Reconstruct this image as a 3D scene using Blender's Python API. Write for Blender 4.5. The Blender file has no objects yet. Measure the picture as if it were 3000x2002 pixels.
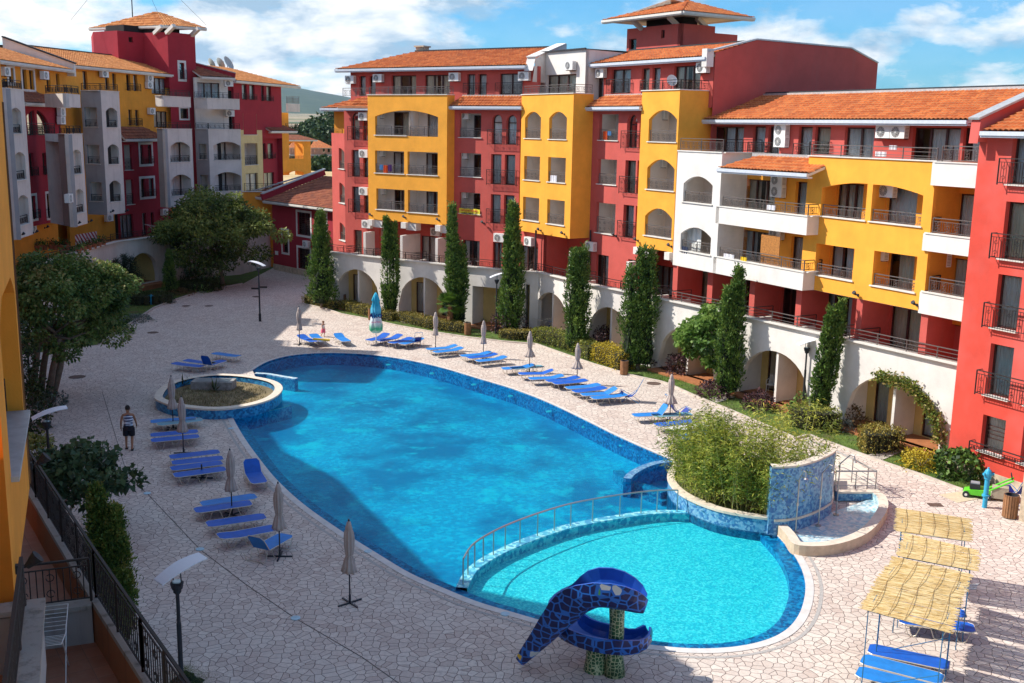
import bpy, math, random
from mathutils import Vector, Matrix
from mathutils.geometry import tessellate_polygon
R = math.radians
scene = bpy.context.scene
# camera
FPX, PITCH, ROLL, CAMH = 3120.5, R(11.3236), R(1.0302), 13.0
fw = Vector((0, math.cos(PITCH), -math.sin(PITCH)))
_r = Vector((1, 0, 0)); _u = _r.cross(fw)
rt = _r * math.cos(ROLL) + _u * math.sin(ROLL)
up = -_r * math.sin(ROLL) + _u * math.cos(ROLL)
cd = bpy.data.cameras.new('camera'); cam = bpy.data.objects.new('camera', cd)
scene.collection.objects.link(cam)
cam.matrix_world = Matrix(((rt.x, up.x, -fw.x, 0), (rt.y, up.y, -fw.y, 0), (rt.z, up.z, -fw.z, CAMH), (0, 0, 0, 1)))
cd.sensor_width = 36; cd.lens = FPX / 3000 * 36; cd.clip_start = .1; cd.clip_end = 60000
scene.camera = cam
# sky and sun
SAZ, SEL = R(171.5), R(42.5)          # plan angle towards the sun, elevation
sun_to = Vector((math.cos(SAZ) * math.cos(SEL), math.sin(SAZ) * math.cos(SEL), math.sin(SEL)))
w = bpy.data.worlds.new('World'); scene.world = w; w.use_nodes = True
nt = w.node_tree; nt.nodes.clear(); N = nt.nodes.new; L = nt.links.new
out = N('ShaderNodeOutputWorld'); bg = N('ShaderNodeBackground'); L(bg.outputs[0], out.inputs[0])
sky = N('ShaderNodeTexSky'); sky.sky_type = 'NISHITA'; sky.sun_disc = False
sky.sun_elevation = SEL; sky.sun_rotation = math.atan2(sun_to.x, sun_to.y) % (2 * math.pi)
sky.altitude = 50; sky.air_density = 1.0; sky.dust_density = .6; sky.ozone_density = 2.0
bg.inputs[1].default_value = .128
geo = N('ShaderNodeTexCoord'); sep = N('ShaderNodeSeparateXYZ'); L(geo.outputs['Generated'], sep.inputs[0])
def wm(op, a, b=None, c=None):
 m = N('ShaderNodeMath'); m.operation = op
 for i, v in enumerate((a, b, c)):
  if v is None: continue
  if isinstance(v, (int, float)): m.inputs[i].default_value = v
  else: L(v, m.inputs[i])
 return m.outputs[0]
zc = wm('MAXIMUM', sep.outputs[2], 0.0); zz_ = wm('ADD', zc, .13)
cmb = N('ShaderNodeCombineXYZ'); L(sep.outputs[0], cmb.inputs[0]); L(sep.outputs[1], cmb.inputs[1]); L(wm('MULTIPLY', wm('POWER', wm('ADD', zc, .001), .8), 1.9), cmb.inputs[2])
def cloud(scale, detail, rough, off, dist=.3):
 mp = N('ShaderNodeMapping'); mp.inputs['Location'].default_value = off; L(cmb.outputs[0], mp.inputs[0])
 n = N('ShaderNodeTexNoise'); n.inputs['Scale'].default_value = scale; n.inputs['Detail'].default_value = detail
 n.inputs['Roughness'].default_value = rough; n.inputs['Distortion'].default_value = dist
 L(mp.outputs[0], n.inputs[0]); return n.outputs[0]
def ramp(f, stops):
 r = N('ShaderNodeValToRGB'); L(f, r.inputs[0]); e = r.color_ramp.elements
 while len(e) < len(stops): e.new(.5)
 for k, (p, c) in enumerate(stops): e[k].position = p; e[k].color = (*c, 1) if len(c) == 3 else c
 return r
c1 = cloud(6.5, 10, .54, (4.1, 1.7, 0), .15); c2 = cloud(17, 8, .6, (9.3, 2.2, 3), .3)
cs = wm('ADD', wm('MULTIPLY', c1, .78), wm('MULTIPLY', c2, .22))
az = wm('DIVIDE', sep.outputs[0], wm('ADD', wm('ABSOLUTE', sep.outputs[1]), .05))
cs = wm('SUBTRACT', cs, wm('MULTIPLY', wm('MINIMUM', wm('MAXIMUM', az, -.2), .5), .13))
cm = ramp(cs, [(.44, (.08, .08, .08)), (.485, (.6, .6, .6)), (.54, (1, 1, 1))])
hz_ = N('ShaderNodeMath'); hz_.operation = 'LESS_THAN'; hz_.inputs[1].default_value = -.002; L(sep.outputs[2], hz_.inputs[0])
c3 = cloud(9.5, 8, .56, (4.12, 1.68, -.07), .15)
cc = ramp(c3, [(.40, (7.6, 7.4, 7.1)), (.48, (5.7, 6.2, 6.6)), (.58, (2.6, 3.8, 5.0))])
sc = N('ShaderNodeMix'); sc.data_type = 'RGBA'; sc.blend_type = 'MULTIPLY'; sc.inputs[0].default_value = 1
L(sky.outputs[0], sc.inputs[6]); sc.inputs[7].default_value = (.30, .74, 1.08, 1)
hi_ = wm('SUBTRACT', 1.0, wm('MINIMUM', wm('MAXIMUM', wm('MULTIPLY', wm('SUBTRACT', sep.outputs[2], .34), 4.0), 0.0), .3))
fr_ = wm('MINIMUM', wm('MAXIMUM', wm('ADD', wm('MULTIPLY', sep.outputs[1], 2.0), .1), .8), 1.0)
cfade = wm('MULTIPLY', cm.outputs[0], wm('MULTIPLY', hi_, fr_))
mx = N('ShaderNodeMix'); mx.data_type = 'RGBA'; L(cfade, mx.inputs[0]); L(sc.outputs[2], mx.inputs[6]); L(cc.outputs[0], mx.inputs[7])
L(mx.outputs[2], bg.inputs[0])
sd = bpy.data.lights.new('sun', 'SUN'); sd.energy = 4.9; sd.angle = R(.5); sd.color = (1, .95, .87)
so = bpy.data.objects.new('sun', sd); scene.collection.objects.link(so)
so.rotation_euler = (-sun_to).to_track_quat('-Z', 'Y').to_euler(); so.location = (-40, 10, 60)
scene.view_settings.view_transform = 'Standard'; scene.view_settings.look = 'None'
scene.view_settings.exposure = .34; scene.view_settings.gamma = 1
# picture point -> place
def ray(px, py): return rt * ((px - 1500) / FPX) - up * ((py - 1001) / FPX) + fw
def G(px, py, z=0.):
 d = ray(px, py); t = (z - CAMH) / d.z; return Vector((d.x * t, d.y * t, z))
def G2(px, py, z=0.): p = G(px, py, z); return Vector((p.x, p.y))
def zq(ox, oy, s):
 def f(*c):
  return tuple((ox if i % 2 == 0 else oy) + v / s for i, v in enumerate(c))
 return f
q2, q5, q6 = zq(900, 0, 2.24), zq(1450, 150, 4.48), zq(1450, 450, 4.48)
w1, w2, w3, w4, w7, w8 = zq(2000, 250, 4.48), zq(2400, 250, 4.48), zq(1950, 550, 4.48), zq(2350, 550, 4.48), zq(2300, 850, 4.48), zq(1850, 800, 4.48)
r1, r2, b5, b6, l4, lA, l1 = zq(2700, 250, 2.6133), zq(2700, 800, 2.6133), zq(1650, 250, 2.6125), zq(950, 250, 2.6125), zq(0, 150, 2.6125), zq(540, 80, 2.6125), zq(0, 0, 2.24)
q3 = zq(1800, 0, 1.8667)
class PL:
 """vertical plane: point A, direction t, outward normal n (towards the courtyard)"""
 def __init__(s, A, B, n=None):
  s.A = Vector((A[0], A[1])); t = Vector((B[0] - A[0], B[1] - A[1])); s.len = t.length; s.t = t / s.len
  s.n = Vector((s.t.y, -s.t.x))
  if n is None:
   if s.n.dot(-s.A) < 0: s.n = -s.n
  elif s.n.dot(Vector(n[:2])) < 0: s.n = -s.n
 def at(s, u, z, d=0.): p = s.A + s.t * u + s.n * d; return Vector((p.x, p.y, z))
 def off(s, d): A = s.A + s.n * d; return PL(A, A + s.t * s.len, s.n)
 def hit(s, px, py):
  d = ray(px, py); n = s.n; k = s.A.dot(n) / (d.x * n.x + d.y * n.y)
  return (Vector((d.x * k, d.y * k)) - s.A).dot(s.t), CAMH + d.z * k
 def u(s, px, py=500): return s.hit(px, py)[0]
 def z(s, px, py): return s.hit(px, py)[1]
 def op(s, q, arc=None, rise=None, **kw):
  x0, y0, x1, y1 = q
  ua, zb = s.hit(x0, y0); ub, za = s.hit(x1, y1)
  o = dict(u0=min(ua, ub), u1=max(ua, ub), z0=za, z1=zb, arc=None); o.update(kw)
  if arc:
   hw = (o['u1'] - o['u0']) / 2
   rs = rise if rise is not None else (hw if arc == 'semi' else hw * .42)
   o['arc'] = (arc, o['u0'], o['u1'], o['z1'] - rs, rs)
  return o
def arcz(arc, u):
 k, a, b, zs, rs = arc; c = (a + b) / 2; h = (b - a) / 2; x = max(-1, min(1, (u - c) / h))
 return zs + rs * (math.sqrt(max(0, 1 - x * x)) if k == 'semi' else 1 - x * x)
# mesh helpers
class MB:
 def __init__(s): s.v = []; s.f = []
 def face(s, *p): i = len(s.v); s.v += [tuple(x) for x in p]; s.f.append(tuple(range(i, i + len(p))))
 def box(s, c, sx, sy, sz, X=Vector((1, 0, 0)), Y=Vector((0, 1, 0)), Z=Vector((0, 0, 1))):
  c = Vector(c); X = X * sx / 2; Y = Y * sy / 2; Z = Z * sz / 2; i = len(s.v)
  for a in (-1, 1):
   for b in (-1, 1):
    for d in (-1, 1): s.v.append(tuple(c + X * a + Y * b + Z * d))
  for f in ((0, 1, 3, 2), (4, 6, 7, 5), (0, 4, 5, 1), (2, 3, 7, 6), (0, 2, 6, 4), (1, 5, 7, 3)): s.f.append(tuple(i + k for k in f))
 def bar(s, a, b, w, h=None, up_=Vector((0, 0, 1))):
  a, b = Vector(a), Vector(b); d = b - a; l = d.length
  if l < 1e-6: return
  d /= l; x = d.cross(up_)
  if x.length < 1e-3: x = d.cross(Vector((0, 1, 0)))
  x.normalize(); y = x.cross(d); s.box((a + b) / 2, w, l, h or w, x, d, y)
 def tube(s, pts, r, n=6, cap=True, closed=False):
  pts = [Vector(p) for p in pts]; rr = r if isinstance(r, (list, tuple)) else [r] * len(pts); base = len(s.v); m = len(pts)
  pu = None
  for k, p in enumerate(pts):
   if closed: d = pts[(k + 1) % m] - pts[k - 1]
   else: d = pts[min(k + 1, m - 1)] - pts[max(k - 1, 0)]
   d.normalize()
   if pu is None: pu = d.cross(Vector((0, 0, 1)) if abs(d.z) < .9 else Vector((0, 1, 0)))
   pu = pu - d * pu.dot(d)
   if pu.length < 1e-6: pu = d.cross(Vector((1, 0, 0)))
   pu.normalize(); v = d.cross(pu)
   for j in range(n):
    a = 2 * math.pi * j / n; s.v.append(tuple(p + (pu * math.cos(a) + v * math.sin(a)) * rr[k]))
  for k in range(m if closed else m - 1):
   k2 = (k + 1) % m
   for j in range(n):
    s.f.append((base + k * n + j, base + k * n + (j + 1) % n, base + k2 * n + (j + 1) % n, base + k2 * n + j))
  if cap and not closed:
   s.f.append(tuple(base + j for j in range(n))[::-1]); s.f.append(tuple(base + (m - 1) * n + j for j in range(n)))
 def lathe(s, prof, c=(0, 0, 0), n=16, wob=None):
  base = len(s.v); c = Vector(c)
  for k, (r, z) in enumerate(prof):
   for j in range(n):
    a = 2 * math.pi * j / n; q = r * (wob(k, j, a, z) if wob else 1)
    s.v.append((c.x + q * math.cos(a), c.y + q * math.sin(a), c.z + z))
  for k in range(len(prof) - 1):
   for j in range(n): s.f.append((base + k * n + j, base + k * n + (j + 1) % n, base + (k + 1) * n + (j + 1) % n, base + (k + 1) * n + j))
  s.f.append(tuple(base + j for j in range(n))[::-1]); s.f.append(tuple(base + (len(prof) - 1) * n + j for j in range(n)))
 def poly(s, pts, z=None):
  if z is not None: pts = [(p[0], p[1], z) for p in pts]
  i = len(s.v); s.v += [tuple(p) for p in pts]
  for t in tessellate_polygon([[Vector(p) for p in pts]]): s.f.append(tuple(i + k for k in t))
 def prism(s, pts, z0, z1):
  n = len(pts)
  for k in range(n):
   a, b = pts[k], pts[(k + 1) % n]; s.face((a[0], a[1], z0), (b[0], b[1], z0), (b[0], b[1], z1), (a[0], a[1], z1))
  s.poly(pts, z0); s.poly(pts, z1)
 def build(s, name, mat, parent=None, smooth=False):
  me = bpy.data.meshes.new(name); o_ = ORG.get(parent.name, Vector((0, 0, 0))) if parent else Vector((0, 0, 0))
  me.from_pydata([(x - o_.x, y - o_.y, z - o_.z) for x, y, z in s.v], [], s.f); me.update()
  if smooth: me.shade_smooth()
  me.materials.append(mat); o = bpy.data.objects.new(name, me); scene.collection.objects.link(o)
  if parent: o.parent = parent; ORG[o.name] = o_
  return o
ORG = {}
def tag(o, label=None, cat=None, group=None, kind=None):
 for k, v in (('label', label), ('category', cat), ('group', group), ('kind', kind)):
  if v: o[k] = v
 return o
def thing(name, label, cat, loc=(0, 0, 0), group=None, kind=None):
 o = bpy.data.objects.new(name, None); scene.collection.objects.link(o); o.location = loc; o.empty_display_size = .3
 ORG[o.name] = Vector(loc); return tag(o, label, cat, group, kind)
def copy_tree(o, parent=None):
 c = o.copy(); scene.collection.objects.link(c)
 if parent: c.parent = parent
 for ch in list(o.children): copy_tree(ch, c)
 return c
def place(o, loc, rz=0., sc=None, label=None, group=None):
 o.location = loc; o.rotation_euler = (0, 0, rz)
 if sc: o.scale = sc if isinstance(sc, tuple) else (sc,) * 3
 if label: o['label'] = label
 if group: o['group'] = group
 return o
# materials
def newmat(name):
 m = bpy.data.materials.new(name); m.use_nodes = True; t = m.node_tree; b = t.nodes['Principled BSDF']; return m, t, b
def col(c): return (*c, 1)
def nz(t, scale, detail=4, rough=.6, stretch=None, obj=False):
 g = t.nodes.new('ShaderNodeNewGeometry') if not obj else t.nodes.new('ShaderNodeTexCoord')
 src = g.outputs['Position'] if not obj else g.outputs['Object']
 n = t.nodes.new('ShaderNodeTexNoise'); n.inputs['Scale'].default_value = scale; n.inputs['Detail'].default_value = detail; n.inputs['Roughness'].default_value = rough
 if stretch:
  mp = t.nodes.new('ShaderNodeMapping'); mp.inputs['Scale'].default_value = stretch; t.links.new(src, mp.inputs[0]); src = mp.outputs[0]
 t.links.new(src, n.inputs[0]); return n.outputs[0]
def rampn(t, f, stops, const=False):
 r = t.nodes.new('ShaderNodeValToRGB'); t.links.new(f, r.inputs[0]); e = r.color_ramp.elements
 if const: r.color_ramp.interpolation = 'CONSTANT'
 while len(e) < len(stops): e.new(.5)
 for k, (p, c) in enumerate(stops): e[k].position = p; e[k].color = col(c) if isinstance(c, tuple) else (c, c, c, 1)
 return r.outputs[0]
def mixn(t, fac, a, b, mode='MIX'):
 m = t.nodes.new('ShaderNodeMix'); m.data_type = 'RGBA'; m.blend_type = mode
 for i, v in ((0, fac), (6, a), (7, b)):
  if isinstance(v, (int, float)): m.inputs[i].default_value = v
  elif isinstance(v, tuple): m.inputs[i].default_value = col(v)
  else: t.links.new(v, m.inputs[i])
 return m.outputs[2]
def bumpn(t, b, h, st=.3, dist=.02):
 n = t.nodes.new('ShaderNodeBump'); n.inputs['Strength'].default_value = st; n.inputs['Distance'].default_value = dist
 t.links.new(h, n.inputs['Height']); t.links.new(n.outputs[0], b.inputs['Normal'])
def plain(name, c, rough=.5, metal=0, var=.12, sc=6, bump=0):
 m, t, b = newmat(name); b.inputs['Roughness'].default_value = rough; b.inputs['Metallic'].default_value = metal
 d = tuple(max(0, x * (1 - var)) for x in c); l = tuple(min(1, x * (1 + var)) for x in c)
 f = nz(t, sc, 3, .6, obj=True); t.links.new(rampn(t, f, [(.3, d), (.7, l)]), b.inputs['Base Color'])
 if bump: bumpn(t, b, nz(t, sc * 8, 3, .6, obj=True), bump, .01)
 return m
def plaster(name, c, dirt=(.35, .3, .26), amt=.35, fade=None):
 m, t, b = newmat(name); b.inputs['Roughness'].default_value = .88; b.inputs['Specular IOR Level'].default_value = .25
 d = tuple(x * .88 for x in c); l = tuple(min(1, x * 1.08) for x in c)
 base = rampn(t, nz(t, .9, 5, .65), [(.3, d), (.7, l)])
 if fade: base = mixn(t, rampn(t, nz(t, .22, 4, .6), [(.42, 0.), (.62, .8)]), base, fade)
 streak = rampn(t, nz(t, 3.0, 6, .7, (1, 1, .09)), [(.53, 0.), (.78, amt)])
 base = mixn(t, streak, base, dirt)
 t.links.new(base, b.inputs['Base Color']); bumpn(t, b, nz(t, 28, 4, .7), .35, .015); return m
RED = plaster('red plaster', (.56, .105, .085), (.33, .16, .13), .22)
REDL = plaster('shade-darkened red plaster', (.38, .030, .045), (.2, .06, .06), .25)  # darker copy of the red plaster, shade of the left walls put into it
RED2 = plaster('vivid red plaster', (.66, .075, .05), (.42, .10, .08), .15, (.66, .14, .12))
YEL = plaster('yellow ochre plaster', (.92, .40, .05), (.55, .22, .04), .16)
ORA = plaster('orange plaster', (.82, .33, .04), (.42, .17, .04), .3)
WHT = plaster('white plaster', (.76, .71, .66), (.52, .43, .35), .22)
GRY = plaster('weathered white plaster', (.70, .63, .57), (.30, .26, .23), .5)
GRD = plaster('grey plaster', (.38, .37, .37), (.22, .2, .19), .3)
PAL = plaster('pale yellow plaster', (.74, .56, .27), (.5, .4, .25), .25)
INW = plaster('off white interior plaster', (.74, .66, .59), (.4, .35, .3), .12)
CRM = plaster('cream trim', (.72, .68, .62), (.4, .36, .3), .3)
STN = plain('stone plinth', (.5, .40, .29), .85, 0, .3, 3, .4)
TER = plain('terracotta floor', (.42, .16, .065), .6, 0, .18, 2.5)
WOODF = plain('dark brown frame', (.055, .018, .014), .45, 0, .1)
IRON = plain('wrought iron', (.020, .014, .013), .7, 0, .1)
IRONL = plain('painted rail grey', (.20, .17, .155), .45, .5, .1)
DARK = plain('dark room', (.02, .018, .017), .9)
GUT = plain('white gutter metal', (.62, .66, .72), .45, .1, .08)
BLK = plain('black metal', (.022, .024, .03), .75, 0, .2)
ZNC = plain('zinc flashing', (.52, .51, .50), .5, .4, .15)
PLA = plain('white plastic', (.80, .79, .76), .4, 0, .03)
FAN = plain('fan grille', (.09, .095, .10), .5)
def glass():
 m, t, b = newmat('window glass'); t.nodes.remove(b); o = t.nodes['Material Output']
 tr = t.nodes.new('ShaderNodeBsdfTransparent'); tr.inputs[0].default_value = (.97, .98, .98, 1)
 gl = t.nodes.new('ShaderNodeBsdfGlossy'); gl.inputs['Roughness'].default_value = .03
 fr = t.nodes.new('ShaderNodeFresnel'); fr.inputs[0].default_value = 1.6
 mx_ = t.nodes.new('ShaderNodeMixShader'); t.links.new(fr.outputs[0], mx_.inputs[0]); t.links.new(tr.outputs[0], mx_.inputs[1]); t.links.new(gl.outputs[0], mx_.inputs[2])
 t.links.new(mx_.outputs[0], o.inputs[0]); return m
GLS = glass()
def curtain(name, c):
 m, t, b = newmat(name); b.inputs['Roughness'].default_value = .9
 t.links.new(rampn(t, nz(t, 5, 3, .6, (1, 1, .15)), [(.3, tuple(x * .75 for x in c)), (.7, c)]), b.inputs['Base Color']); return m
CURT = [curtain('white curtain', (.90, .90, .86)), curtain('cream curtain', (.86, .80, .64)), curtain('bluish curtain', (.74, .82, .82))]
def tile_mat(name, a, b_, c, age=(.25, .12, .07), am=.3):
 m, t, b = newmat(name); b.inputs['Roughness'].default_value = .8
 v = t.nodes.new('ShaderNodeTexVoronoi'); v.inputs['Scale'].default_value = 3.4; g = t.nodes.new('ShaderNodeNewGeometry'); t.links.new(g.outputs['Position'], v.inputs['Vector'])
 s = t.nodes.new('ShaderNodeSeparateColor'); t.links.new(v.outputs['Color'], s.inputs[0])
 base = rampn(t, s.outputs[0], [(.1, a), (.5, b_), (.9, c)])
 base = mixn(t, rampn(t, nz(t, 1.1, 5, .7), [(.5, 0.), (.75, am)]), base, age)
 t.links.new(base, b.inputs['Base Color']); bumpn(t, b, nz(t, 20, 3), .2, .01); return m
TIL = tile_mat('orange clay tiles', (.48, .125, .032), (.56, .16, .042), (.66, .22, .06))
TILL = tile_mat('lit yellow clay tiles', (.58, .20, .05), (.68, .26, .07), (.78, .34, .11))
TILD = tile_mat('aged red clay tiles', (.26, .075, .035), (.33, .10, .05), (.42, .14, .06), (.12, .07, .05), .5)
# architecture helpers
rnd = random.Random(7)
def holes_wall(mb, pl, u0, u1, z0, z1, ops, dep=.22, d=0.):
 us = sorted({u0, u1} | {x for o in ops for x in (o['u0'], o['u1']) if u0 < x < u1})
 zs = sorted({z0, z1} | {x for o in ops for x in (o['z0'], o['z1']) if z0 < x < z1})
 for i in range(len(us) - 1):
  run = None
  for j in range(len(zs) - 1):
   uc, zc_ = (us[i] + us[i + 1]) / 2, (zs[j] + zs[j + 1]) / 2
   inside = any(o['u0'] < uc < o['u1'] and o['z0'] < zc_ < o['z1'] for o in ops)
   if not inside and run is None: run = zs[j]
   if inside and run is not None: mb.face(pl.at(us[i], run, d), pl.at(us[i + 1], run, d), pl.at(us[i + 1], zs[j], d), pl.at(us[i], zs[j], d)); run = None
  if run is not None: mb.face(pl.at(us[i], run, d), pl.at(us[i + 1], run, d), pl.at(us[i + 1], zs[-1], d), pl.at(us[i], zs[-1], d))
 for o in ops:
  a, b = max(o['u0'], u0), min(o['u1'], u1); za, zb = max(o['z0'], z0), o['z1']; e = o.get('dep', dep)
  arc = o.get('arc')
  def rv(p, q_): mb.face(pl.at(p[0], p[1], d), pl.at(q_[0], q_[1], d), pl.at(q_[0], q_[1], d - e), pl.at(p[0], p[1], d - e))
  rv((a, za), (b, za))
  if arc:
   ns = 14; pts = [(a + (b - a) * k / ns, min(zb, arcz(arc, a + (b - a) * k / ns))) for k in range(ns + 1)]
   if pts[0][1] > za: rv((a, za), pts[0])
   if pts[-1][1] > za: rv((b, za), pts[-1])
   for k in range(ns):
    rv(pts[k], pts[k + 1])
    p, q_ = pts[k], pts[k + 1]
    if min(p[1], q_[1]) < zb - 1e-4: mb.face(pl.at(p[0], p[1], d), pl.at(q_[0], q_[1], d), pl.at(q_[0], zb, d), pl.at(p[0], zb, d))
  else: rv((a, za), (a, zb)); rv((b, za), (b, zb)); rv((a, zb), (b, zb))
def wall(root, pl, u0, u1, z0, z1, ops, mat, name='wall', th=.25, dep=.22, d=0., caps=True):
 mb = MB(); holes_wall(mb, pl, u0, u1, z0, z1, ops, dep, d)
 if caps:
  for u in (u0, u1): mb.face(pl.at(u, z0, d), pl.at(u, z1, d), pl.at(u, z1, d - th), pl.at(u, z0, d - th))
  mb.face(pl.at(u0, z1, d), pl.at(u1, z1, d), pl.at(u1, z1, d - th), pl.at(u0, z1, d - th))
  mb.face(pl.at(u0, z0, d), pl.at(u1, z0, d), pl.at(u1, z0, d - th), pl.at(u0, z0, d - th))
 return mb.build(name, mat, root)
def window(root, pl, o, n=1, d=0., dep=.2, cur=None, frame=WOODF, name='window', bars=False, transom=False, op_leaf=None):
 u0, u1, z0, z1 = o['u0'], o['u1'], o['z0'], o['z1']; arc = o.get('arc'); e = d - dep; mb = MB(); fwid = .065
 t3 = Vector((pl.t.x, pl.t.y, 0)); n3 = Vector((pl.n.x, pl.n.y, 0)); Zv = Vector((0, 0, 1))
 def bx(a, b, c, f): mb.box(pl.at((a + b) / 2, (c + f) / 2, e), abs(b - a), .06, abs(f - c), t3, n3, Zv)
 top = (lambda u: min(z1, arcz(arc, u))) if arc else (lambda u: z1)
 bx(u0, u0 + fwid, z0, top(u0 + fwid * .5)); bx(u1 - fwid, u1, z0, top(u1 - fwid * .5)); bx(u0, u1, z0, z0 + .07)
 if arc:
  pts = [u0 + (u1 - u0) * k / 10 for k in range(11)]
  for k in range(10): mb.bar(pl.at(pts[k], top(pts[k]) - .03, e), pl.at(pts[k + 1], top(pts[k + 1]) - .03, e), .06, .07, n3)
  if arc[0] == 'semi' or transom: zt = max(arc[3] - .1, z0 + .4); bx(u0, u1, zt - .03, zt + .03)
 else: bx(u0, u1, z1 - fwid, z1)
 for k in range(1, n):
  uc = u0 + (u1 - u0) * k / n; bx(uc - .055, uc + .055, z0, top(uc))
 if bars:
  for k in range(1, 9): zz = z0 + .35 + k * .16; (bx(u0 + .05, u1 - .05, zz - .012, zz + .012) if zz < z1 - .4 else None)
 w_ = mb.build(name, frame, root)
 pb = MB()
 if arc:
  P_ = [pl.at(u0, z0, e - .01)] + [pl.at(u0 + (u1 - u0) * k / 10, top(u0 + (u1 - u0) * k / 10), e - .01) for k in range(11)] + [pl.at(u1, z0, e - .01)]
  i = len(pb.v); pb.v += [tuple(p) for p in P_]; pb.f.append(tuple(range(i, i + len(P_))))
 else: pb.face(pl.at(u0, z0, e - .01), pl.at(u1, z0, e - .01), pl.at(u1, z1, e - .01), pl.at(u0, z1, e - .01))
 pb.build('pane', GLS, w_)
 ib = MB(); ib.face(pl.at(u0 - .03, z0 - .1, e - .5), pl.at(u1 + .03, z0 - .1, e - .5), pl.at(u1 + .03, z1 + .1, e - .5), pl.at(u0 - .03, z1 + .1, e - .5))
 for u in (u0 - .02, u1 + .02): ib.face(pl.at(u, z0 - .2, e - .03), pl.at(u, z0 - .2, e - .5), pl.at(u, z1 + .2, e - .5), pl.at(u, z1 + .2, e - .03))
 ib.build('room_dark_backing', DARK, w_)  # near-black sheet behind the pane paints in the shade of an unlit room
 cur = cur if cur is not None else rnd.choice(['full', 'full', 'gap', 'full'])
 if cur:
  W_ = u1 - u0; spans = {'full': [(0, 1)], 'gap': [(0, .42), (.55, 1)], 'sides': [(0, .27), (.74, 1)], 'left': [(0, .5)], 'right': [(.5, 1)], 'half': [(.3, 1)]}[cur]
  cb = MB(); ph = rnd.random() * 6
  for a, b in spans:
   m = max(4, int((b - a) * W_ / .035)); prev = None
   for k in range(m + 1):
    u = u0 + W_ * (a + (b - a) * k / m); x = u * 38 + ph + 1.3 * math.sin(u * 7); dd = e - .09 + .028 * math.sin(x) + .012 * math.sin(x * .37)
    lo, hi = pl.at(u, z0 + .05, dd * 1.0), pl.at(u, min(z1, top(min(max(u, u0 + .01), u1 - .01)) + .02), dd)
    if prev: cb.face(prev[0], lo, hi, prev[1])
    prev = (lo, hi)
  cb.build('curtain', rnd.choice([CURT[0], CURT[1], CURT[0], CURT[2]]), w_, True)
 return w_
def railing(root, a, b, h=.55, mat=IRON, name='railing', step=.115, scroll=True, posts=1.6, z_off=0., end=(True, True), bars_only=False):
 a, b = Vector(a), Vector(b); d = b - a; l = d.length; d /= l; mb = MB(); Z = Vector((0, 0, 1)); H = Z * h
 mb.bar(a + H, b + H, .05, .035); mb.bar(a + Z * .07, b + Z * .07, .025)
 if bars_only:
  for k in (1, 2): mb.bar(a + H * k / 3, b + H * k / 3, .022)
 else: mb.bar(a + Z * (h - .13), b + Z * (h - .13), .022)
 n = max(1, round(l / posts))
 for k in range(n + 1):
  if (k == 0 and not end[0]) or (k == n and not end[1]): continue
  p = a + d * (l * k / n); mb.bar(p, p + H, .04)
 if not bars_only:
  m = max(2, int(l / step)); k = 1
  while k < m:
   p = a + d * (l * k / m)
   if scroll and k % 4 == 2 and h > .3:
    for sgn in (-1, 1):
     cz = (h - .06) / 2 + sgn * (h - .2) * .24; rr = min(step * .62, (h - .2) * .24)
     ring = [p + d * (rr * math.cos(x)) + Z * (cz + rr * math.sin(x)) for x in [2 * math.pi * j / 8 for j in range(8)]]
     for j in range(8):
      if j != (0 if sgn > 0 else 4): mb.bar(ring[j], ring[(j + 1) % 8], .014, .014, Vector((d.y, -d.x, 0)))
   mb.bar(p + Z * .07, p + Z * (h - .13), .016); k += 1
 return mb.build(name, mat, root)
def loggia(root, pl, o, depth=1.3, mat=INW, door='right', left=.12, right=.12, rail=.5, floor_drop=.35, d=0., dcur=None, railmat=IRONL, sill=True, nd=1, back=True):
 """a recessed balcony behind an opening: box of walls, a door in its back, railing across"""
 u0, u1, z0, z1 = o['u0'] - left, o['u1'] + right, o['z0'] - floor_drop, o['z1'] + .02; a, b = d - .22, d - depth
 mb = MB()
 mb.face(pl.at(u0, z0, a), pl.at(u0, z0, b), pl.at(u0, z1, b), pl.at(u0, z1, a)); mb.face(pl.at(u1, z0, a), pl.at(u1, z0, b), pl.at(u1, z1, b), pl.at(u1, z1, a))
 mb.face(pl.at(u0, z1, a), pl.at(u1, z1, a), pl.at(u1, z1, b), pl.at(u0, z1, b)); mb.face(pl.at(u0, z0, a), pl.at(u1, z0, a), pl.at(u1, z0, b), pl.at(u0, z0, b))
 ww = u1 - u0; dops = []
 dz1 = min(z1 - .12, z0 + 2.2)
 if door:
  f = {'right': (.52, .97), 'left': (.04, .56), 'mid': (.28, .76), 'wide': (.12, .9), 'full': (.04, .96)}[door]
  dops = [dict(u0=u0 + ww * f[0], u1=u0 + ww * f[1], z0=z0 + .05, z1=dz1, arc=None)]
 if back: holes_wall(mb, pl, u0, u1, z0, z1, dops, .12, b)
 lg = mb.build('loggia', mat, root)
 for q_ in dops: window(root, pl, q_, nd, b, .1, dcur, name='balcony_door')
 if sill:
  sb = MB(); uc = (o['u0'] + o['u1']) / 2
  sb.box(pl.at(uc, o['z0'] + .015, d - .10), o['u1'] - o['u0'] + .16, .34, .05, Vector((pl.t.x, pl.t.y, 0)), Vector((pl.n.x, pl.n.y, 0)), Vector((0, 0, 1))); sb.build('sill', CRM, root)
 if rail: railing(root, pl.at(o['u0'] + .03, o['z0'] + .04, d - .12), pl.at(o['u1'] - .03, o['z0'] + .04, d - .12), rail, railmat)
 return lg
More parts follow.
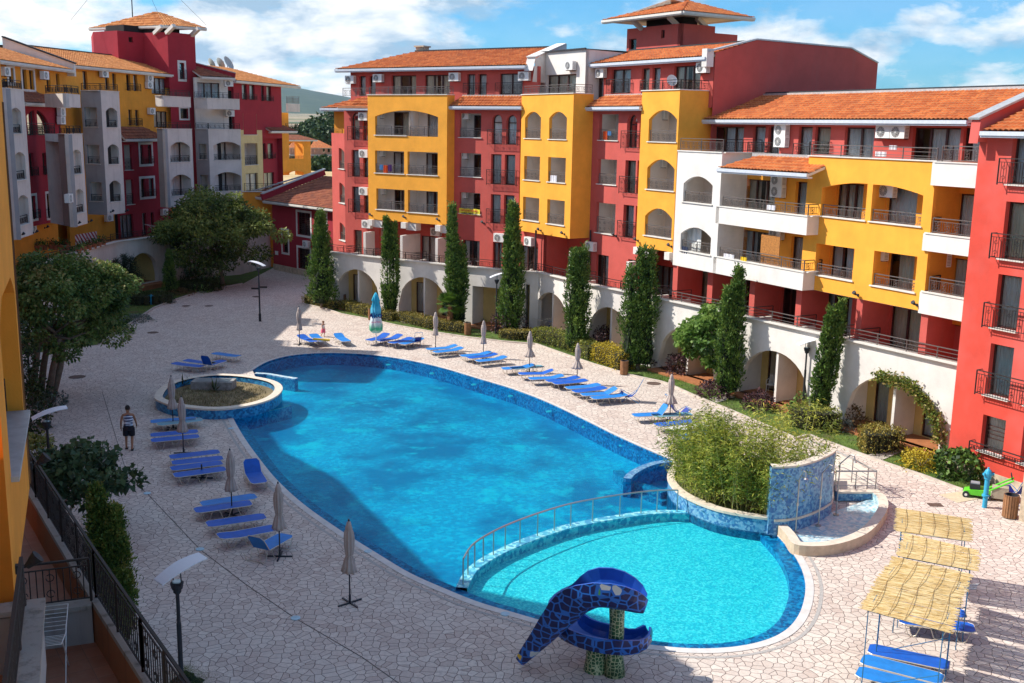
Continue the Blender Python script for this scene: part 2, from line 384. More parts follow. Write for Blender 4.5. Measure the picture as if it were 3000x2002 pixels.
def juliet(root, pl, ua, ub, z0, h=1.0, d=0., out=.22, mat=IRON):
 """shallow french-window railing standing off the wall"""
 a, b = pl.at(ua, z0, d + out), pl.at(ub, z0, d + out); r_ = railing(root, a, b, h, mat, 'window_railing', .11, True, 9)
 mb = MB()
 for u, p in ((ua, a), (ub, b)):
  w_ = pl.at(u, z0, d - .02)
  for zz in (.07, h): mb.bar(w_ + Vector((0, 0, zz)), p + Vector((0, 0, zz)), .025)
 mb.build('wall_bracket', mat, r_); return r_
def sill(root, pl, o, d=0., mat=CRM):
 sb = MB(); sb.box(pl.at((o['u0'] + o['u1']) / 2, o['z0'] - .02, d + .0), o['u1'] - o['u0'] + .14, .3, .05, Vector((pl.t.x, pl.t.y, 0)), Vector((pl.n.x, pl.n.y, 0)), Vector((0, 0, 1)))
 return sb.build('sill', mat, root)
def surround(root, pl, o, wd=.16, d=0., mat=WHT):
 mb = MB(); t3 = Vector((pl.t.x, pl.t.y, 0)); n3 = Vector((pl.n.x, pl.n.y, 0)); Zv = Vector((0, 0, 1)); u0, u1, z0, z1 = o['u0'], o['u1'], o['z0'], o['z1']
 for a, b, c, f in ((u0 - wd, u0, z0 - wd, z1 + wd), (u1, u1 + wd, z0 - wd, z1 + wd), (u0, u1, z0 - wd, z0), (u0, u1, z1, z1 + wd)):
  mb.box(pl.at((a + b) / 2, (c + f) / 2, d + .0), b - a, .07, f - c, t3, n3, Zv)
 return mb.build('window_surround', mat, root)
def tiles(root, pts, mat=TIL, wd=.23, row=.36, name='roof_tiles', amp=.06, gutter=None, cap=None):
 """corrugated clay tiles on the slope eaveL, eaveR, ridgeR, ridgeL"""
 EL, ER, RR, RL = [Vector(p) for p in pts]; e = (ER - EL); Lw = e.length; e /= Lw
 up_ = RL - EL; up_ = up_ - e * up_.dot(e); H_ = up_.length; up_ /= H_; nn = e.cross(up_); nn = nn if nn.z > 0 else -nn
 def cd_(p): q_ = p - EL; return q_.dot(e), q_.dot(up_)
 rl, rr = cd_(RL), cd_(RR); Hr = rr[1]
 nc = max(2, round(Lw / wd)); nr = max(2, round(max(H_, Hr) / row)); sub = 6; mb = MB(); cols = nc * sub + 1; idx = []
 umin, umax = min(0, rl[0]), max(Lw, rr[0])
 ncol = int((umax - umin) / wd) + 1; cols = ncol * sub + 1
 jit = [rnd.uniform(-.006, .006) for _ in range(ncol + 2)]
 for r_ in range(nr):
  for half in (0, 1):
   v = (r_ + half) / nr; lo = rl[0] * v; hi = Lw + (rr[0] - Lw) * v; rowi = []
   vh = H_ + (Hr - H_) * 0; lift = .05 * (1 - half)
   for c in range(cols):
    u = umin + c * wd / sub; uu = min(max(u, lo), hi)
    s_ = v * (H_ + (Hr - H_) * (max(0, min(1, (uu - rl[0]) / max(.01, rr[0] - rl[0])))) )
    ph = (c % sub) / sub; w_ = amp * abs(math.sin(math.pi * ph)) if uu == u else 0
    rowi.append(len(mb.v)); mb.v.append(tuple(EL + e * uu + up_ * s_ + nn * (w_ + lift + jit[min(c // sub, ncol)] + .02)))
   idx.append(rowi)
 for k in range(len(idx) - 1):
  for c in range(cols - 1):
   mb.f.append((idx[k][c], idx[k][c + 1], idx[k + 1][c + 1], idx[k + 1][c]))
 o = mb.build(name, mat, root)
 sb = MB(); th = nn * .10
 sb.face(EL - th, ER - th, RR - th, RL - th); sb.face(EL - th, ER - th, ER + nn * .02, EL + nn * .02); sb.face(EL - th, RL - th, RL + nn * .02, EL + nn * .02); sb.face(ER - th, RR - th, RR + nn * .02, ER + nn * .02)
 sb.build('roof_deck', CRM, o)
 if gutter:
  gb = MB(); outw = -Vector((up_.x, up_.y, 0)); outw.normalize(); a, b = EL + outw * .06 - Vector((0, 0, .05)), ER + outw * .06 - Vector((0, 0, .05))
  gb.bar(a, b, .14, .15); a2, b2 = EL - outw * .08 - Vector((0, 0, .16)), ER - outw * .08 - Vector((0, 0, .16)); gb.bar(a2, b2, .30, .08); gb.build('gutter', gutter, root)
 if cap:
  cbm = MB(); cbm.bar(RL + nn * .09, RR + nn * .09, .32, .10); cbm.build('ridge_capping', cap, root)
 return o
def coping(root, pts, w_=.34, h=.06, mat=CRM, name='coping'):
 mb = MB()
 for a, b in zip(pts[:-1], pts[1:]): mb.bar(Vector(a), Vector(b), w_, h)
 return mb.build(name, mat, root)
def vbox(pl, u0, u1, z0, z1, d0, d1, mb=None):
 mb = mb or MB(); mb.box(pl.at((u0 + u1) / 2, (z0 + z1) / 2, (d0 + d1) / 2), abs(u1 - u0), abs(d1 - d0), abs(z1 - z0), Vector((pl.t.x, pl.t.y, 0)), Vector((pl.n.x, pl.n.y, 0)), Vector((0, 0, 1))); return mb
# air conditioners: one built, the rest copied
def make_ac():
 r_ = thing('air_conditioner', 'x', 'air conditioner', (0, 0, 0), 'air conditioners on the facades')
 mb = MB(); mb.box((0, -.17, 0), .82, .30, .56); c = mb.build('casing', PLA, r_)
 g_ = MB(); cc = Vector((-.1, -.325, 0))
 ring = lambda rr, y: [cc + Vector((rr * math.cos(a), y, rr * math.sin(a))) for a in [2 * math.pi * k / 18 for k in range(18)]]
 o_ = ring(.225, -.003); g_.v += [tuple(p) for p in o_]; g_.f.append(tuple(range(18))); g_.build('fan_grille', FAN, c)
 s_ = MB()
 for rr in (.06, .12, .18, .225): s_.tube(ring(rr, -.012), .006, 4, False, True)
 for k in range(6): a = math.pi * k / 6; v = Vector((math.cos(a), 0, math.sin(a))) * .225; s_.bar(cc + v + Vector((0, -.014, 0)), cc - v + Vector((0, -.014, 0)), .008, .008, Vector((0, 1, 0)))
 s_.build('guard', PLA, c)
 b_ = MB()
 for x in (-.28, .28): b_.box((x, -.13, -.30), .04, .34, .03); b_.box((x, .02, -.2), .04, .03, .25)
 b_.build('bracket', IRON, r_)
 v_ = MB()
 for k in range(7): v_.box((.4115, -.17, -.2 + k * .06), .004, .2, .018)
 v_.build('side_vent', FAN, c)
 return r_
AC0 = make_ac(); AC_used = [False]
def ac(pl, q, label, d=0., z=None):
 u, zz = pl.off(d).hit(*q); p = pl.off(d).at(u, z if z is not None else zz, .04)
 o = AC0 if not AC_used[0] else copy_tree(AC0); AC_used[0] = True
 ang = math.atan2(pl.n.y, pl.n.x) + math.pi / 2
 return place(o, p, ang, None, label)
def make_spot():
 r_ = thing('floodlight', 'x', 'floodlight', (0, 0, 0), 'floodlights on the facades')
 mb = MB(); mb.box((0, -.03, 0), .12, .06, .14); mb.build('mount', BLK, r_)
 a = MB(); a.tube([(0, -.06, 0), (0, -.16, .02)], .018); a.build('arm', BLK, r_)
 h_ = MB(); D = Vector((0, -.75, .65)).normalized(); c = Vector((0, -.17, .02)); h_.tube([c, c + D * .08, c + D * .12, c + D * .24], [.05, .07, .09, .12], 10); h_.build('lamp_head', BLK, r_)
 return r_
SP0 = make_spot(); SP_used = [False]
def spot(pl, q, label, d=0.):
 u, zz = pl.off(d).hit(*q); o = SP0 if not SP_used[0] else copy_tree(SP0); SP_used[0] = True
 return place(o, pl.off(d).at(u, zz, 0), math.atan2(pl.n.y, pl.n.x) + math.pi / 2, .8, label)
# right building, tall far part
BZ = 6.4; ZT = 15.1
c1L, c1R = G2(1080, 642.5, BZ), G2(1308, 661, BZ); P1 = PL(c1L, c1R)
c2L, c2R = G2(1521, 676, BZ), G2(1669, 700, BZ); P2 = PL(c2L, c2R)
c3L, c3R = G2(1863, 722, BZ), G2(1970, 740, BZ); P3 = PL(c3L, c3R)
B = thing('apartment_building', 'tall apartment block of red walls with three yellow balcony bays and an orange tiled roof', 'building', (0, 68, 0), 'apartment blocks round the pool court')
S1 = PL(c1R, c1R - P1.n, P1.t); S2 = PL(c2R, c2R - P2.n, P2.t); S3 = PL(c3R, c3R - P2.n, P2.t)
l1s = S1.u(1331, 450); l2s = S2.u(1734, 450); l3s = max(3.0, S3.u(2087, 300))
FZ = 3.3
def bay(root, pl, u0, u1, z0, z1, ops, mat, sides, under=True, floor=None):
 """projecting bay: front wall with openings, plain side walls going back, underside and terrace on top"""
 wall(root, pl, u0, u1, z0, z1, ops, mat, 'bay_wall', .22)
 mb = MB()
 for u, dl in ((u0, sides[0]), (u1, sides[1])):
  if dl: mb.face(pl.at(u, z0, -.22), pl.at(u, z0, -dl), pl.at(u, z1, -dl), pl.at(u, z1, -.22))
 m = max(sides[0], sides[1])
 if under: mb.face(pl.at(u0, z0, -.22), pl.at(u1, z0, -.22), pl.at(u1, z0, -m), pl.at(u0, z0, -m))
 mb.build('bay_side', mat, root)
 fb = MB(); fz = (floor or z1 - .5); fb.face(pl.at(u0 + .02, fz, -.23), pl.at(u1 - .02, fz, -.23), pl.at(u1 - .02, fz, -m), pl.at(u0 + .02, fz, -m)); fb.build('roof_terrace', TER, root)
 cb = MB(); z = z1 + .025
 cb.bar(pl.at(u0 - .04, z, -.10), pl.at(u1 + .04, z, -.10), .32, .05)
 if sides[0]: cb.bar(pl.at(u0 + .1, z, -.27), pl.at(u0 + .1, z, -sides[0]), .26, .05)
 if sides[1]: cb.bar(pl.at(u1 - .1, z, -.27), pl.at(u1 - .1, z, -sides[1]), .26, .05)
 cb.build('coping', CRM, root)
def toprail(root, pl, u0, u1, z, sides, h=.5, **k):
 railing(root, pl.at(u0 + .1, z, -.12), pl.at(u1 - .1, z, -.12), h, **k)
 if sides[1]: railing(root, pl.at(u1 - .1, z, -.14), pl.at(u1 - .1, z, -sides[1] + .05), h, **k)
 if sides[0]: railing(root, pl.at(u0 + .1, z, -.14), pl.at(u0 + .1, z, -sides[0] + .05), h, **k)
a = P1.op(b6(388, 192, 870, 396)); a['arc'] = ('seg', a['u0'], a['u1'], a['z1'] - .42, .42)
ops = [a] + [P1.op(b6(*q)) for q in ((388, 500, 611, 685), (637, 508, 868, 697), (398, 790, 614, 968), (640, 802, 868, 992))]
u0, u1 = 0, P1.len
bay(B, P1, u0, u1, BZ, ZT, ops, YEL, (1.3, l1s)); toprail(B, P1, u0, u1, ZT + .05, (0, l1s), mat=IRONL)
um = (a['u0'] + a['u1']) / 2 + .15
for k, o in enumerate(ops):
 if k == 0:
  oa = dict(o, u1=um - .12); ob = dict(o, u0=um + .12)
  loggia(B, P1, oa, 1.15, INW, 'mid', .1, .05, .62, nd=2, dcur='right'); loggia(B, P1, ob, 1.15, INW, 'mid', .05, .12, .62, sill=False)
  vb = vbox(P1, um - .13, um + .13, o['z0'], o['z1'] - .02, -.35, -.6); vb.build('column', WHT, B)
 else: loggia(B, P1, o, 1.15, INW, 'mid', .1, .12, .62 if k < 3 else .62, nd=2, dcur=['', 'full', 'sides', 'half', 'gap'][k])
R0 = P1.off(-.85); a0, a1 = R0.u(*b6(157, 700)), .2
o1 = [R0.op(b6(205, 212, 270, 420), 'semi'), R0.op(b6(293, 220, 345, 425), 'semi'), R0.op(b6(208, 495, 272, 702)), R0.op(b6(297, 500, 350, 705)), R0.op(b6(211, 775, 275, 975)), R0.op(b6(302, 780, 355, 980)), R0.op(b6(224, 1106, 288, 1260))]
o1[-1]['z0'] = FZ + .02
wall(B, R0, a0, a1, FZ - .3, 14.2, o1, RED)
for k, o in enumerate(o1): window(B, R0, o, 1, cur=['full', 'sides', 'full', 'gap', 'full', 'sides', 'full'][k])
for za in (o1[0], o1[2], o1[4]): juliet(B, R0, za['u0'] - .15, min(za['u1'] + 1.25, a1), za['z0'] - .05, 1.0)
kk = R0.at(a0, 0); dirL = Vector((-.42, .91)); R00 = PL(kk, kk + Vector((dirL.x, dirL.y, 0)) * 3, (-1, -.3)); e0 = R00.u(*b6(60, 700))
o2 = [R00.op(b6(110, 480, 155, 648)), R00.op(b6(115, 745, 158, 912)), R00.op(b6(118, 1050, 161, 1200))]
for o in o2: o['arc'] = ('seg', o['u0'] - .1, o['u1'] + 1.3, o['z1'] - .35, .35)
wall(B, R00, 0, e0, FZ - .3, R00.z(*b6(60, 366)), o2, RED)
for o in o2: loggia(B, R00, o, 1.2, INW, None, .05, .05, .55)
toprail_l = railing(B, P1.off(-.3).at(-2.6, ZT - .1), P1.off(-.3).at(-.1, ZT - .1), .6, IRONL)
vbox(P1, a0, .1, 14.2, 14.35, -.2, -2.2).build('roof_terrace', TER, B)
tiles(B, [P1.at(a0 - .1, 14.22, -.35), P1.at(-.02, 14.22, -.35), P1.at(-.02, 15.0, -1.7), P1.at(a0 + 1.0, 15.0, -1.7)], TIL, gutter=GUT)
OP = P1.off(-3.2); ua, ub = OP.u(*b6(76, 300)), OP.u(*b6(165, 300)); wall(B, OP, ua, ub, 10.5, OP.z(*b6(100, 185)), [], ORA)
ze = OP.z(*b6(100, 180)); tiles(B, [OP.at(ua - .9, ze, .5), OP.at(ub + .3, ze, .5), OP.at(ub + .3, ze + .75, -1.2), OP.at(ua + 1.2, ze + .75, -1.2)], TIL, gutter=GUT)
railing(B, OP.at(ua, 12.0, .4), OP.at(ub, 12.0, .4), .7)
B1S = c1R - P1.n * l1s; X1 = PL(B1S, B1S + P1.t * 8, P1.n); x1 = X1.u(1522, 500)
o3 = [X1.op(q2(*q)) for q in ((1000, 745, 1140, 908), (1000, 1005, 1140, 1168), (1000, 1262, 1135, 1412))]
o3b = [X1.op(q2(1213, 752, 1277, 950), 'semi'), X1.op(q2(1308, 755, 1372, 952), 'semi'), X1.op(q2(1207, 1012, 1272, 1213)), X1.op(q2(1297, 1015, 1362, 1217)), X1.op(q2(1205, 1275, 1267, 1470)), X1.op(q2(1292, 1280, 1357, 1475))]
zr = zq(900, 600, 2.24); o3c = [X1.op(zr(1022, 230, 1130, 390)), X1.op(zr(1218, 245, 1275, 385))]
for o in o3c: o['z0'] = FZ + .02
wall(B, X1, 0, x1, FZ - .3, 14.35, o3 + o3b + o3c, RED)
for k, o in enumerate(o3): loggia(B, X1, o, .95, INW, 'mid', .05, .1, .6, dcur='')
for k, o in enumerate(o3b): window(B, X1, o, 1, cur='full', dep=.25)
for k in (0, 2, 4): juliet(B, X1, o3b[k]['u0'] - .2, o3b[k + 1]['u1'] + .25, o3b[k]['z0'] - .04, 1.0)
for k, o in enumerate(o3c): window(B, X1, o, 2, cur='sides' if k == 0 else 'full')
tiles(B, [X1.at(-.15, 14.35, .55), X1.at(x1 + .45, 14.35, .55), X1.at(x1 + .05, 15.05, -.5), X1.at(.35, 15.05, -.5)], TIL, gutter=GUT)
sf = MB(); sf.face(X1.at(x1, FZ - .3), X1.at(x1, 14.35), X1.at(x1, 14.35, -2), X1.at(x1, FZ - .3, -2)); sf.build('wall_return', RED, B)
vbox(X1, .3, x1 + .1, 15.05, 15.15, -.45, -2.6).build('flat_roof_edge', ZNC, B)
o4 = [P2.op(q5(397, 797, 598, 1157), 'seg', .38), P2.op(q5(715, 797, 938, 1170), 'seg', .38), P2.op(q6(385, 32, 585, 368)), P2.op(q6(700, 47, 922, 398)), P2.op(q6(370, 566, 575, 905)), P2.op(q6(688, 600, 908, 958))]
bay(B, P2, 0, P2.len, BZ, ZT, o4, YEL, (2.2, l2s)); toprail(B, P2, 0, P2.len, ZT + .05, (0, l2s), mat=IRONL)
for k, o in enumerate(o4): loggia(B, P2, o, 1.6, INW, None, .06, .08, .62, railmat=IRONL)
Y2 = P2.off(-.3); o5 = [Y2.op(q6(332, 1198, 560, 1500))]; o5[0]['z0'] = FZ + .02
ya, yb = Y2.u(*q6(318, 1200)), Y2.u(*q6(637, 1200)); wall(B, Y2, ya, yb, FZ - .3, BZ + .01, o5, RED, 'terrace_wall'); window(B, Y2, o5[0], 3, cur='sides')
Y2b = P2.off(-2.2); wall(B, Y2b, yb - .1, P2.len + 1.5, FZ - .3, BZ + .02, [Y2b.op(q6(960, 1240, 1040, 1500))], RED, 'terrace_wall')
sf = MB(); sf.face(Y2.at(yb, FZ - .3), Y2.at(yb, BZ), Y2.at(yb, BZ, -2), Y2.at(yb, FZ - .3, -2)); sf.build('wall_return', RED, B)
c2S = c2R - P2.n * l2s; X2 = PL(c2S, c2S + P2.t * 8, P2.n); x2 = X2.u(1880, 500) + .3
o6 = [X2.op(q5(1372, 830, 1612, 1183)), X2.op(q6(1356, 72, 1590, 425)), X2.op(q6(1332, 640, 1570, 1078))]
o6b = [X2.op(q5(1740, 833, 1858, 1278), 'semi'), X2.op(q5(1903, 850, 2020, 1283), 'semi'), X2.op(q6(1715, 88, 1835, 532)), X2.op(q6(1873, 92, 1990, 540)), X2.op(q6(1690, 672, 1810, 1118)), X2.op(q6(1850, 688, 1970, 1130))]
o6c = [X2.op(q6(1330, 1318, 1486, 1560)), X2.op(q6(1750, 1385, 1850, 1565))]
for o in o6c: o['z0'] = FZ + .02
wall(B, X2, 0, x2, FZ - .3, 14.3, o6 + o6b + o6c, RED)
for k, o in enumerate(o6): loggia(B, X2, o, 1.3, INW, None, .05, .1, .95 if k == 2 else .6, dcur='')
for o in o6b: window(B, X2, o, 1, cur='full', dep=.3)
for k in (0, 2, 4): juliet(B, X2, o6b[k]['u0'] - .25, o6b[k + 1]['u1'], o6b[k]['z0'] - .02, 1.0)
window(B, X2, o6c[0], 2, cur='right'); window(B, X2, o6c[1], 2, cur='full')
tiles(B, [X2.at(-.5, 14.3, .5), X2.at(x2, 14.3, .5), X2.at(x2, 15.0, -.6), X2.at(.35, 15.0, -.6)], TIL, gutter=GUT)
vbox(X2, .35, x2, 15.0, 15.1, -.55, -2.6).build('flat_roof_edge', ZNC, B)
o7 = [P3.op(b5(660, 192, 863, 442), 'seg', .5), P3.op(b5(647, 563, 845, 818), 'seg', .5), P3.op(b5(630, 932, 826, 1182), 'seg', .5)]
bay(B, P3, 0, P3.len, BZ, ZT + .08, o7, YEL, (1.5, l3s)); toprail(B, P3, 0, P3.len, ZT + .13, (0, 3), mat=IRON)
for o in o7: loggia(B, P3, o, 1.5, INW, None, .06, .1, .6, railmat=IRONL)
Y3 = P3.off(-2.4); o8 = [Y3.op(b5(700, 1370, 838, 1500))]; o8[0]['z0'] = FZ + .02
wall(B, Y3, -1.2, P3.len + 2.2, FZ - .3, BZ + .02, o8, RED, 'terrace_wall'); window(B, Y3, o8[0], 3, cur='full')
Y1b = P1.off(-1.9); o9 = [Y1b.op(b6(738, 1150, 850, 1330))]; o9[0]['z0'] = FZ + .02
wall(B, Y1b, 0, P1.len + .3, FZ - .3, BZ + .02, o9, RED, 'terrace_wall'); window(B, Y1b, o9[0], 2, cur='full')
for pl, q in ((P1, b6(365, 1030)), (P1, b6(622, 1052)), (P1, b6(885, 1072)), (P3, b5(580, 1245)), (P3, b5(820, 1290))):
 u = pl.u(*q); vbox(pl, u - .22, u + .22, BZ - .42, BZ - .01, .25, -.05).build('beam_end', WHT, B); vbox(pl, u + .0, u + .9, BZ - .55, BZ - .02, -.05, -.6).build('beam', WHT, B)
for q, qq in ((b6(310, 1125), 0), (b6(592, 1150), 0), (b6(862, 1172), 0)):
 u = P1.off(.1).u(*q); vbox(P1, u - .1, u + .12, FZ - .1, P1.off(.1).z(*q), .15, -1.85).build('privacy_screen', WHT, B)
u = P2.off(-.3).u(*q6(1010, 1290)); vbox(P2, u - .15, u + .15, FZ - .1, P2.off(-.3).z(*q6(1010, 1285)), -.2, -2.2).build('privacy_screen', WHT, B)
u = X2.off(.6).u(*q6(1760, 1430)); vbox(X2, u - .12, u + .12, FZ - .1, X2.off(.6).z(*q6(1760, 1420)), .7, 0).build('privacy_screen', WHT, B)
# set back top floor
T1 = P1.off(-1.6); ta, tb = T1.u(1027, 230), T1.u(1578, 230)
ot = [T1.op(q2(*q)) for q in ((340, 500, 384, 632), (407, 502, 449, 620), (553, 497, 715, 620), (771, 493, 935, 620), (1049, 488, 1100, 628), (1124, 488, 1175, 628), (1264, 484, 1412, 622))]
for k in (1, 2, 3): ot[k]['z0'] = ot[k]['z1'] - 2.0
ZE = 16.95
wall(B, T1, ta, tb, 14.3, ZE, ot, RED, 'top_floor_wall')
for k, o in enumerate(ot): window(B, T1, o, (1, 1, 3, 3, 1, 1, 2)[k], cur=('full', 'full', 'sides', 'gap', 'gap', 'full', 'full')[k])
for a_, b_ in ((ot[4]['u0'] - .15, ot[5]['u1'] + .15), (ot[6]['u0'] - .2, ot[6]['u1'] + .1)): juliet(B, T1, a_, b_, ot[4]['z0'] - .05, .85)
sf = MB(); sf.face(T1.at(ta, 14.0), T1.at(ta, ZE), T1.at(ta, ZE, -9), T1.at(ta, 14.0, -9)); sf.build('gable_wall', RED, B)
ea, eb = T1.u(1004, 215) - .2, T1.u(1553, 205)
tiles(B, [T1.at(ea, ZE, .55), T1.at(eb, ZE, .55), T1.at(eb + .4, 18.35, -3.6), T1.at(ea + 4.2, 18.35, -3.6)], TIL, gutter=GUT, cap=BLK)
tiles(B, [T1.at(ea, ZE, -8), T1.at(ea, ZE, .55), T1.at(ea + 4.2, 18.35, -3.6), T1.at(ea + 4.2, 18.35, -6)], TIL)
ch = vbox(T1, ea + 3.9, ea + 4.6, 18.1, 18.75, -3.9, -4.6); vbox(T1, ea + 3.8, ea + 4.7, 18.75, 18.85, -3.8, -4.7, ch); ch.build('chimney', STN, B)
Wp = P2.off(-2.1); wa, wb = Wp.u(1575, 230), Wp.u(1716, 180); zt = Wp.z(1640, 151); owp = [Wp.op(q5(680, 318, 1060, 560))]; owp[0]['z0'] = owp[0]['z1'] - 2.05
wall(B, Wp, wa, wb, 14.3, zt, owp, WHT, 'white_wall'); window(B, Wp, owp[0], 3, cur='full')
sf = MB(); sf.face(Wp.at(wb, 14.3), Wp.at(wb, zt), Wp.at(wb, zt - .2, -9), Wp.at(wb, 14.3, -9)); sf.face(Wp.at(wa, 14.3), Wp.at(wa, zt), Wp.at(wa, zt, -9), Wp.at(wa, 14.3, -9)); sf.build('white_side_wall', WHT, B)
rb = MB(); rb.face(Wp.at(wa - .1, zt + .03, .1), Wp.at(wb + .1, zt + .03, .1), Wp.at(wb + .1, zt + .03, -9), Wp.at(wa - .1, zt + .03, -9)); rb.bar(Wp.at(wa - .1, zt + .04, .1), Wp.at(wb + .1, zt + .04, .1), .1, .08); rb.build('flat_roof', BLK, B)
u_ = tb; gm = MB(); gm.face(T1.at(eb - .1, ZE - .3, .55), T1.at(eb + .55, ZE - .3, .55), T1.at(eb + .55, ZE + .55, .2), T1.at(eb - .1, ZE + .55, .2)); gm.face(T1.at(eb + .55, ZE - 1, .55), T1.at(eb + .55, ZE + .5, .2), T1.at(eb + .55, 18.6, -3.6), T1.at(eb + .55, ZE - 1, -3.6)); gm.bar(T1.at(eb + .25, ZE + .57, .3), T1.at(eb + .25, 18.6, -3.4), .75, .07); gm.build('gable_parapet', WHT, B)
T3 = P2.off(-3.0); qa, qb = T3.u(1697, 230), T3.u(2089, 250)
o10 = [T3.op(q5(1192, 280, 1420, 555)), T3.op(q5(1532, 246, 1775, 555)), T3.op(q3(150, 375, 189, 490)), T3.op(q3(210, 372, 248, 485)), T3.op(q3(328, 364, 467, 490))]
for k in (0, 2, 3, 4): o10[k]['z0'] = o10[k]['z1'] - 2.0
wall(B, T3, qa, qb, 14.3, ZE, o10, RED, 'top_floor_wall')
for k, o in enumerate(o10): window(B, T3, o, (3, 2, 1, 1, 3)[k], cur=('sides', 'full', 'full', 'full', 'gap')[k])
juliet(B, T3, o10[1]['u0'] - .2, o10[1]['u1'] + .1, o10[1]['z0'] - .02, .85)
railing(B, X2.at(x2 - 1.0, ZT + .1, -.2), P3.at(.1, ZT + .1, -.15), .6, IRON)
ea3, eb3 = T3.u(1692, 205), T3.u(2070, 175)
GP = PL(T3.at(qb, 0), T3.at(qb, 0, -5), P2.t)            # gable end wall
prof = [GP.hit(*p) for p in ((2078, 150), (2215, 118), (2491, 143), (2570, 187), (2562, 284))]
zg = prof[1][1]; ug = prof[1][0]
tiles(B, [T3.at(ea3, ZE, .55), T3.at(qb - .05, ZE, .55), T3.at(qb - .05, zg - .12, -ug), T3.at(ea3 + 1.5, zg - .12, -ug)], TIL, gutter=GUT, cap=BLK)
mb = MB(); pts = [(0, 9), (0, ZE + .25)] + [(ug, zg), (prof[2][0], prof[2][1]), (prof[3][0], prof[3][1]), (prof[3][0] + .05, 9)]
i = 0; P_ = [GP.at(u, z, 0.05) for u, z in pts]; mb.v += [tuple(p) for p in P_]; mb.f.append(tuple(range(len(P_))))
mb.build('gable_wall', RED, B)
cb = MB()
for (ua_, za_), (ub_, zb_) in zip(pts[1:-1], pts[2:]):
 if zb_ > 10: cb.bar(GP.at(ua_ - (.5 if ua_ == 0 else 0), za_ + .05, -.1), GP.at(ub_, zb_ + .05, -.1), .4, .08)
cb.build('gable_capping', ZNC, B)
vbox(T3, qb - .35, qb + .04, ZE - .5, ZE + .45, .6, .1).build('parapet_end', WHT, B)
rb = MB(); rb.face(GP.at(ug, zg - .1), GP.at(prof[2][0], prof[2][1] - .1), GP.at(prof[2][0], prof[2][1] - .1, -20), GP.at(ug, zg - .1, -20)); rb.build('flat_roof', BLK, B)
railing(B, GP.at(prof[3][0] + .4, 13.9, -2), GP.at(prof[3][0] + 5.5, 13.9, -2), .8)
bk = MB(); bk.poly([T1.at(ta, 0, -9), T1.at(tb, 0, -9), T3.at(qb, 0, -12), T3.at(qb, 0, -11.9), T1.at(tb, 0, -8.9), T1.at(ta, 0, -8.9)], 16);
for a_, b_ in ((T1.at(ta, 0, -9), T1.at(tb, 0, -9)), (T1.at(tb, 0, -9), T3.at(qb, 0, -12))): bk.face((a_.x, a_.y, 0), (b_.x, b_.y, 0), (b_.x, b_.y, 17), (a_.x, a_.y, 17))
bk.build('rear_wall', RED, B)
def tower_roof(root, F, Lc, Rc, apex1, apex2, mat, z):
 pass
dT = 7.5; TP = T3.off(-dT); tu0, tu1 = TP.u(1837, 100), TP.u(1994, 90); tz0, tz1 = 17.0, TP.z(1994, 69)
to = [TP.op(zq(1780, 0, 2.238)(142, 258, 187, 330)), TP.op(zq(1780, 0, 2.238)(352, 200, 373, 250))]
wall(B, TP, tu0, tu1, tz0, tz1, to, RED, 'tower_wall')
for o in to: window(B, TP, o, 1, cur='')
TG = PL(TP.at(tu1, 0), TP.at(tu1, 0, -5), P2.t); tg = TG.u(2095, 90)
wall(B, TG, 0, tg, tz0, tz1, [], RED, 'tower_wall'); wall(B, TG.off(.0), tg, tg + 2.6, tz0, TG.z(2110, 96) , [], RED, 'tower_wall', d=-.5)
mb = MB(); mb.face(TP.at(tu0, tz0), TP.at(tu0, tz1), TP.at(tu0, tz1, -tg), TP.at(tu0, tz0, -tg)); mb.face(TP.at(tu0, tz0, -tg), TP.at(tu0, tz1, -tg), TP.at(tu1, tz1, -tg), TP.at(tu1, tz0, -tg)); mb.face(TP.at(tu0, tz1 - .02, 0), TP.at(tu1, tz1 - .02), TP.at(tu1, tz1 - .02, -tg), TP.at(tu0, tz1 - .02, -tg)); mb.build('tower_rear_wall', RED, B)
ze = tz1 + .55; ov = 1.5
vbox(TP, tu0 + 1, tu1 - .8, tz1, ze, -.9, -tg + .9).build('tower_core', DARK, B)
eF, eL, eR, eB = TP.at(tu1 + 1.6, ze, 1.3), TP.at(tu0 - 1.2, ze, 1.3), TP.at(tu1 + 1.6, ze, -tg - 2.0), TP.at(tu0 - 1.2, ze, -tg - 2.0)
ap = TP.at((tu0 + tu1) / 2 + .7, ze + 1.35, -2.6); ap2 = TP.at((tu0 + tu1) / 2 + .7, ze + 1.35, -tg + 2.2)
tiles(B, [eL, eF, ap, ap], TIL, name='tower_roof_tiles', gutter=CRM); tiles(B, [eF, eR, ap2, ap], TIL, name='tower_roof_tiles', gutter=CRM); tiles(B, [eB, eL, ap, ap2], TIL, name='tower_roof_tiles'); tiles(B, [eR, eB, ap2, ap2], TIL, name='tower_roof_tiles')
mb = MB(); mb.face(eL, eF, eR, eB); mb.build('tower_soffit', CRM, B)
for u_, dd_ in ((tu0 + 1.6, 0), (tu1 - .8, -.5), (tu1 - .2, -tg + .6)): mb = MB(); p = TP.at(u_, tz1 - .1, dd_); mb.bar(p, p + Vector((TP.n.x, TP.n.y, 0)) * .9 + Vector((0, 0, .55)), .3, .25); mb.build('roof_bracket', CRM, B)
